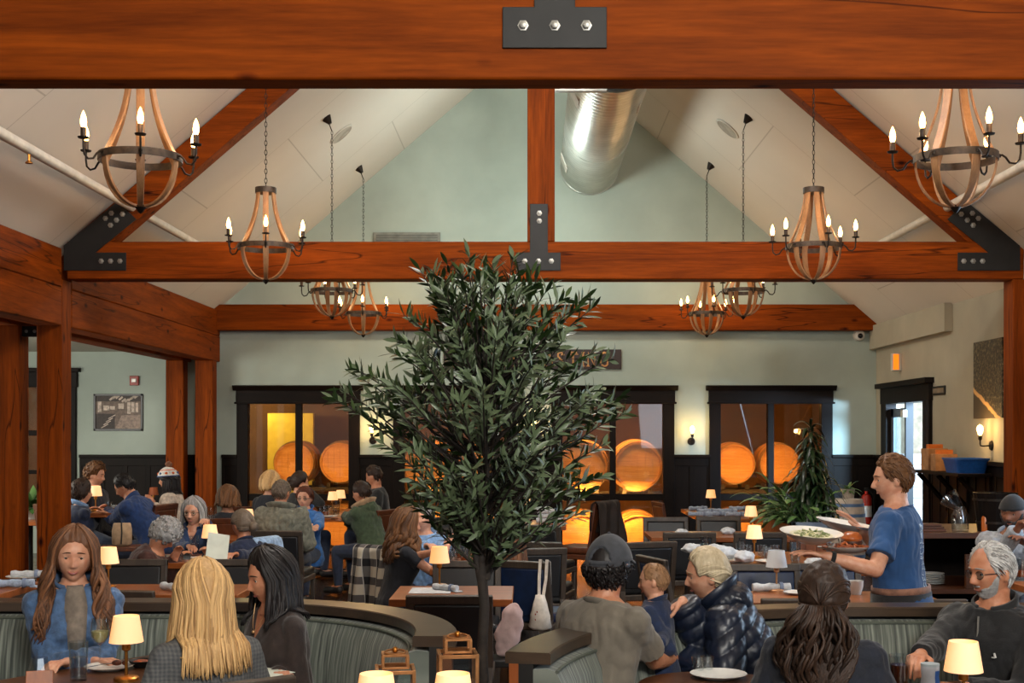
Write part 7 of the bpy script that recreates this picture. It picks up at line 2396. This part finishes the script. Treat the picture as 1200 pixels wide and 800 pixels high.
person('person with wavy light-brown hair in a dark top, back turned', (267, 585, 115), 4, 'f', 1.02, -6, lean=4, skin='fair', lod=1, face=False, top=dict(mat=cloth('charcoal_top', (34, 38, 46)), name='top', bulk=.016, folds=.008), hair=dict(style='bob', lmin=.5, mat=H_['mid'], len=.07, wave=.012, kk=40, thick=.03, open=1.1, sway=.25, rough=.006))
person('woman with long grey hair and glasses raising a drink, navy blouse', (227, 600, 138), 176, 'f', 1.0, 172, pitch=4, lean=6, skin='fair', lod=0, top=dict(mat=cloth('navy_blouse', (26, 52, 92)), name='blouse', bulk=.014, folds=.009, collar='shirt', vneck=.09), hair=dict(style='long', mat=H_['grey'], len=.11, wave=.006, thick=.015, open=1.12, n=120, sway=.10, r=.009),
       hands=((242, 611, 145), (226, 644, 146)), grip=(.7, .5), poles=((-.8, .2, -1), None), extras=(glasses(),))
person('person with hair in a low bun and navy sweater holding a menu', (284, 615, 140), 40, 'f', 1.02, 52, pitch=10, lean=16, skin='mid', lod=1, face=False, top=dict(mat=NAVY, name='sweater', bulk=.022, folds=.010, collar='crew'), hair=dict(style='bun', mat=H_['greybrown'], thick=.014, bun=(0.02, -.115, -.03)),
       hands=((243, 649, 148), (262, 652, 150)), grip=(.6, .5))
mn = empty('open_menu', tuple(W(255, 641, 149)), .5, 'pale green-white menu card held up by the navy-sweater person', 'menu')
MB().box((0, 0, 0), (.17, .004, .23), Matrix.Rotation(-.45, 3, 'X') @ Matrix.Rotation(.22, 3, 'Y')).build('menu_card', paper_m, mn, smooth=False)
brn = cloth('rust_brown_sweater', (62, 28, 18), 70, .3)
person('person with grey curly hair and rust-brown sweater, head bowed over the table', (193, 627, 152), -78, 'm', .95, -48, pitch=44, lean=38, skin='mid', lod=1, face=False, top=dict(mat=brn, name='sweater', bulk=.03, folds=.012), hair=dict(style='curly', mat=H_['grey'], thick=.034, rough=.012, vol=.1, line=[(0, .05), (.8, .0), (1.2, -.05), (3.2, -.10)]),
       hands=((205, 655, 152), (212, 652, 148)))
gl = ware(tum_low, 248, 606, .0, 'tumbler raised to her lips by the grey-haired woman', G_GL, 1.0)
gl.location = W(247, 607, 146.5); gl.rotation_euler = (.5, .2, 0)
# ---- the raised table at the back left
person('person in a navy sweater and pale collar, back turned, beside the post', (96, 577, 115), -52, 'f', 1.0, -58, lean=6, skin='fair', lod=1, face=False, top=dict(mat=NAVY, name='sweater', bulk=.02, folds=.008, collar='shirt', collar_mat=pale_blue), hair=dict(style='short', mat=H_['dark'], thick=.024, line=[(0, .07), (1.0, .0), (1.4, -.05), (3.2, -.085)]), hands=((114, 601, 113), (116, 600, 112)))
person('young man with curly light-brown hair in a dark cardigan', (112, 557, 110), -104, 'm', 1.0, -96, pitch=8, lean=6, skin='fair', lod=1, top=dict(mat=cloth('dark_navy_cardigan', (20, 24, 40)), name='cardigan', bulk=.016, folds=.008, vneck=.08), hair=dict(style='curly', mat=H_['mid'], thick=.030, rough=.010), hands=((122, 600, 110), (124, 600, 109)))
person('man with glasses in a royal-blue sweater leaning over the raised table', (146, 570, 116), 80, 'm', 1.08, 84, pitch=28, lean=34, skin='mid', lod=1, top=dict(mat=cloth('royal_blue_sweater', (24, 54, 104)), name='sweater', bulk=.03, folds=.012, collar='stand'), hair=dict(style='short', mat=H_['black'], thick=.014), hands=((126, 599, 114), (124, 602, 116)), extras=(glasses(),))
knit_o = plain('hat_orange', (196, 86, 30), .9); knit_b = plain('hat_blue', (70, 96, 140), .9); knit_w = cloth('hat_cream', (216, 212, 204), 120, .4); knit_p = plain('pompom_brown', (128, 84, 60), .95, 0, .2, 80)
def knit_hat(c):
    m = MB()
    def fn(th, ph):
        p = head_pt(th, ph, 'f', False); mk = ss(.02, .03, p.z)
        return c['Mh'] @ (p * (1 + (.024 * mk - .03 * (1 - mk)) / p.length)) + c['U']
    sphere_grid(m, fn, 70, 60)
    h = m.build('knitted_hat', knit_w, c['root'], smooth=True)
    def band(z, r_, mt, nm, n=34):
        pts = []
        for i in range(n + 1):
            a = 2 * math.pi * i / n
            th = math.acos(z / HC); p = head_pt(th, a - math.pi, 'f', False)
            pts.append(c['Mh'] @ (p * (1 + .025 / p.length)) + c['U'])
        MB().tube(pts, r_, 6, cap=False).build(nm, mt, h)
    band(.032, .006, knit_b, 'hat_stripe'); band(.085, .005, knit_o, 'hat_stripe')
    for i in range(9):
        a = -math.pi + 2 * math.pi * i / 9
        p = head_pt(math.acos(.058 / HC), a, 'f', False)
        MB().ball(c['Mh'] @ (p * (1 + .022 / p.length)) + c['U'], .015, 10, 7).build('hat_motif', knit_o if i % 3 else knit_b, h)
    m = MB().ball(c['hp'](0, -.02, .165), .036, 20, 14)
    o = m.build('pompom', knit_p, h)
    for v in o.data.vertices: v.co += (v.co - c['hp'](0, -.02, .165)) * noise.noise(v.co * 120) * .3
person('woman in a cream and orange knitted hat with pompom and cream blouse', (197, 562, 106), 88, 'f', 1.06, 84, pitch=4, lean=8, skin='mid', lod=1, top=dict(mat=cloth('cream_blouse', (196, 180, 164)), name='blouse', bulk=.024, folds=.012), hair=dict(style='long', mat=H_['black'], len=.16, wave=.002, thick=.012, open=1.45, n=70, sway=.05, th0=1.25), hands=((180, 590, 108), (178, 592, 108)), extras=(knit_hat,))
person('blonde person with back turned left of the far-left barrel window', (317, 566, 105), -24, 'f', 1.0, -30, lean=4, skin='fair', lod=2, face=False, top=dict(mat=cloth('black_blue_top', (16, 20, 32)), name='top', bulk=.016, folds=.006), hair=dict(style='bob', lmin=.5, mat=H_['blonde'], len=.07, wave=.004, thick=.024, open=1.1, sway=.1))
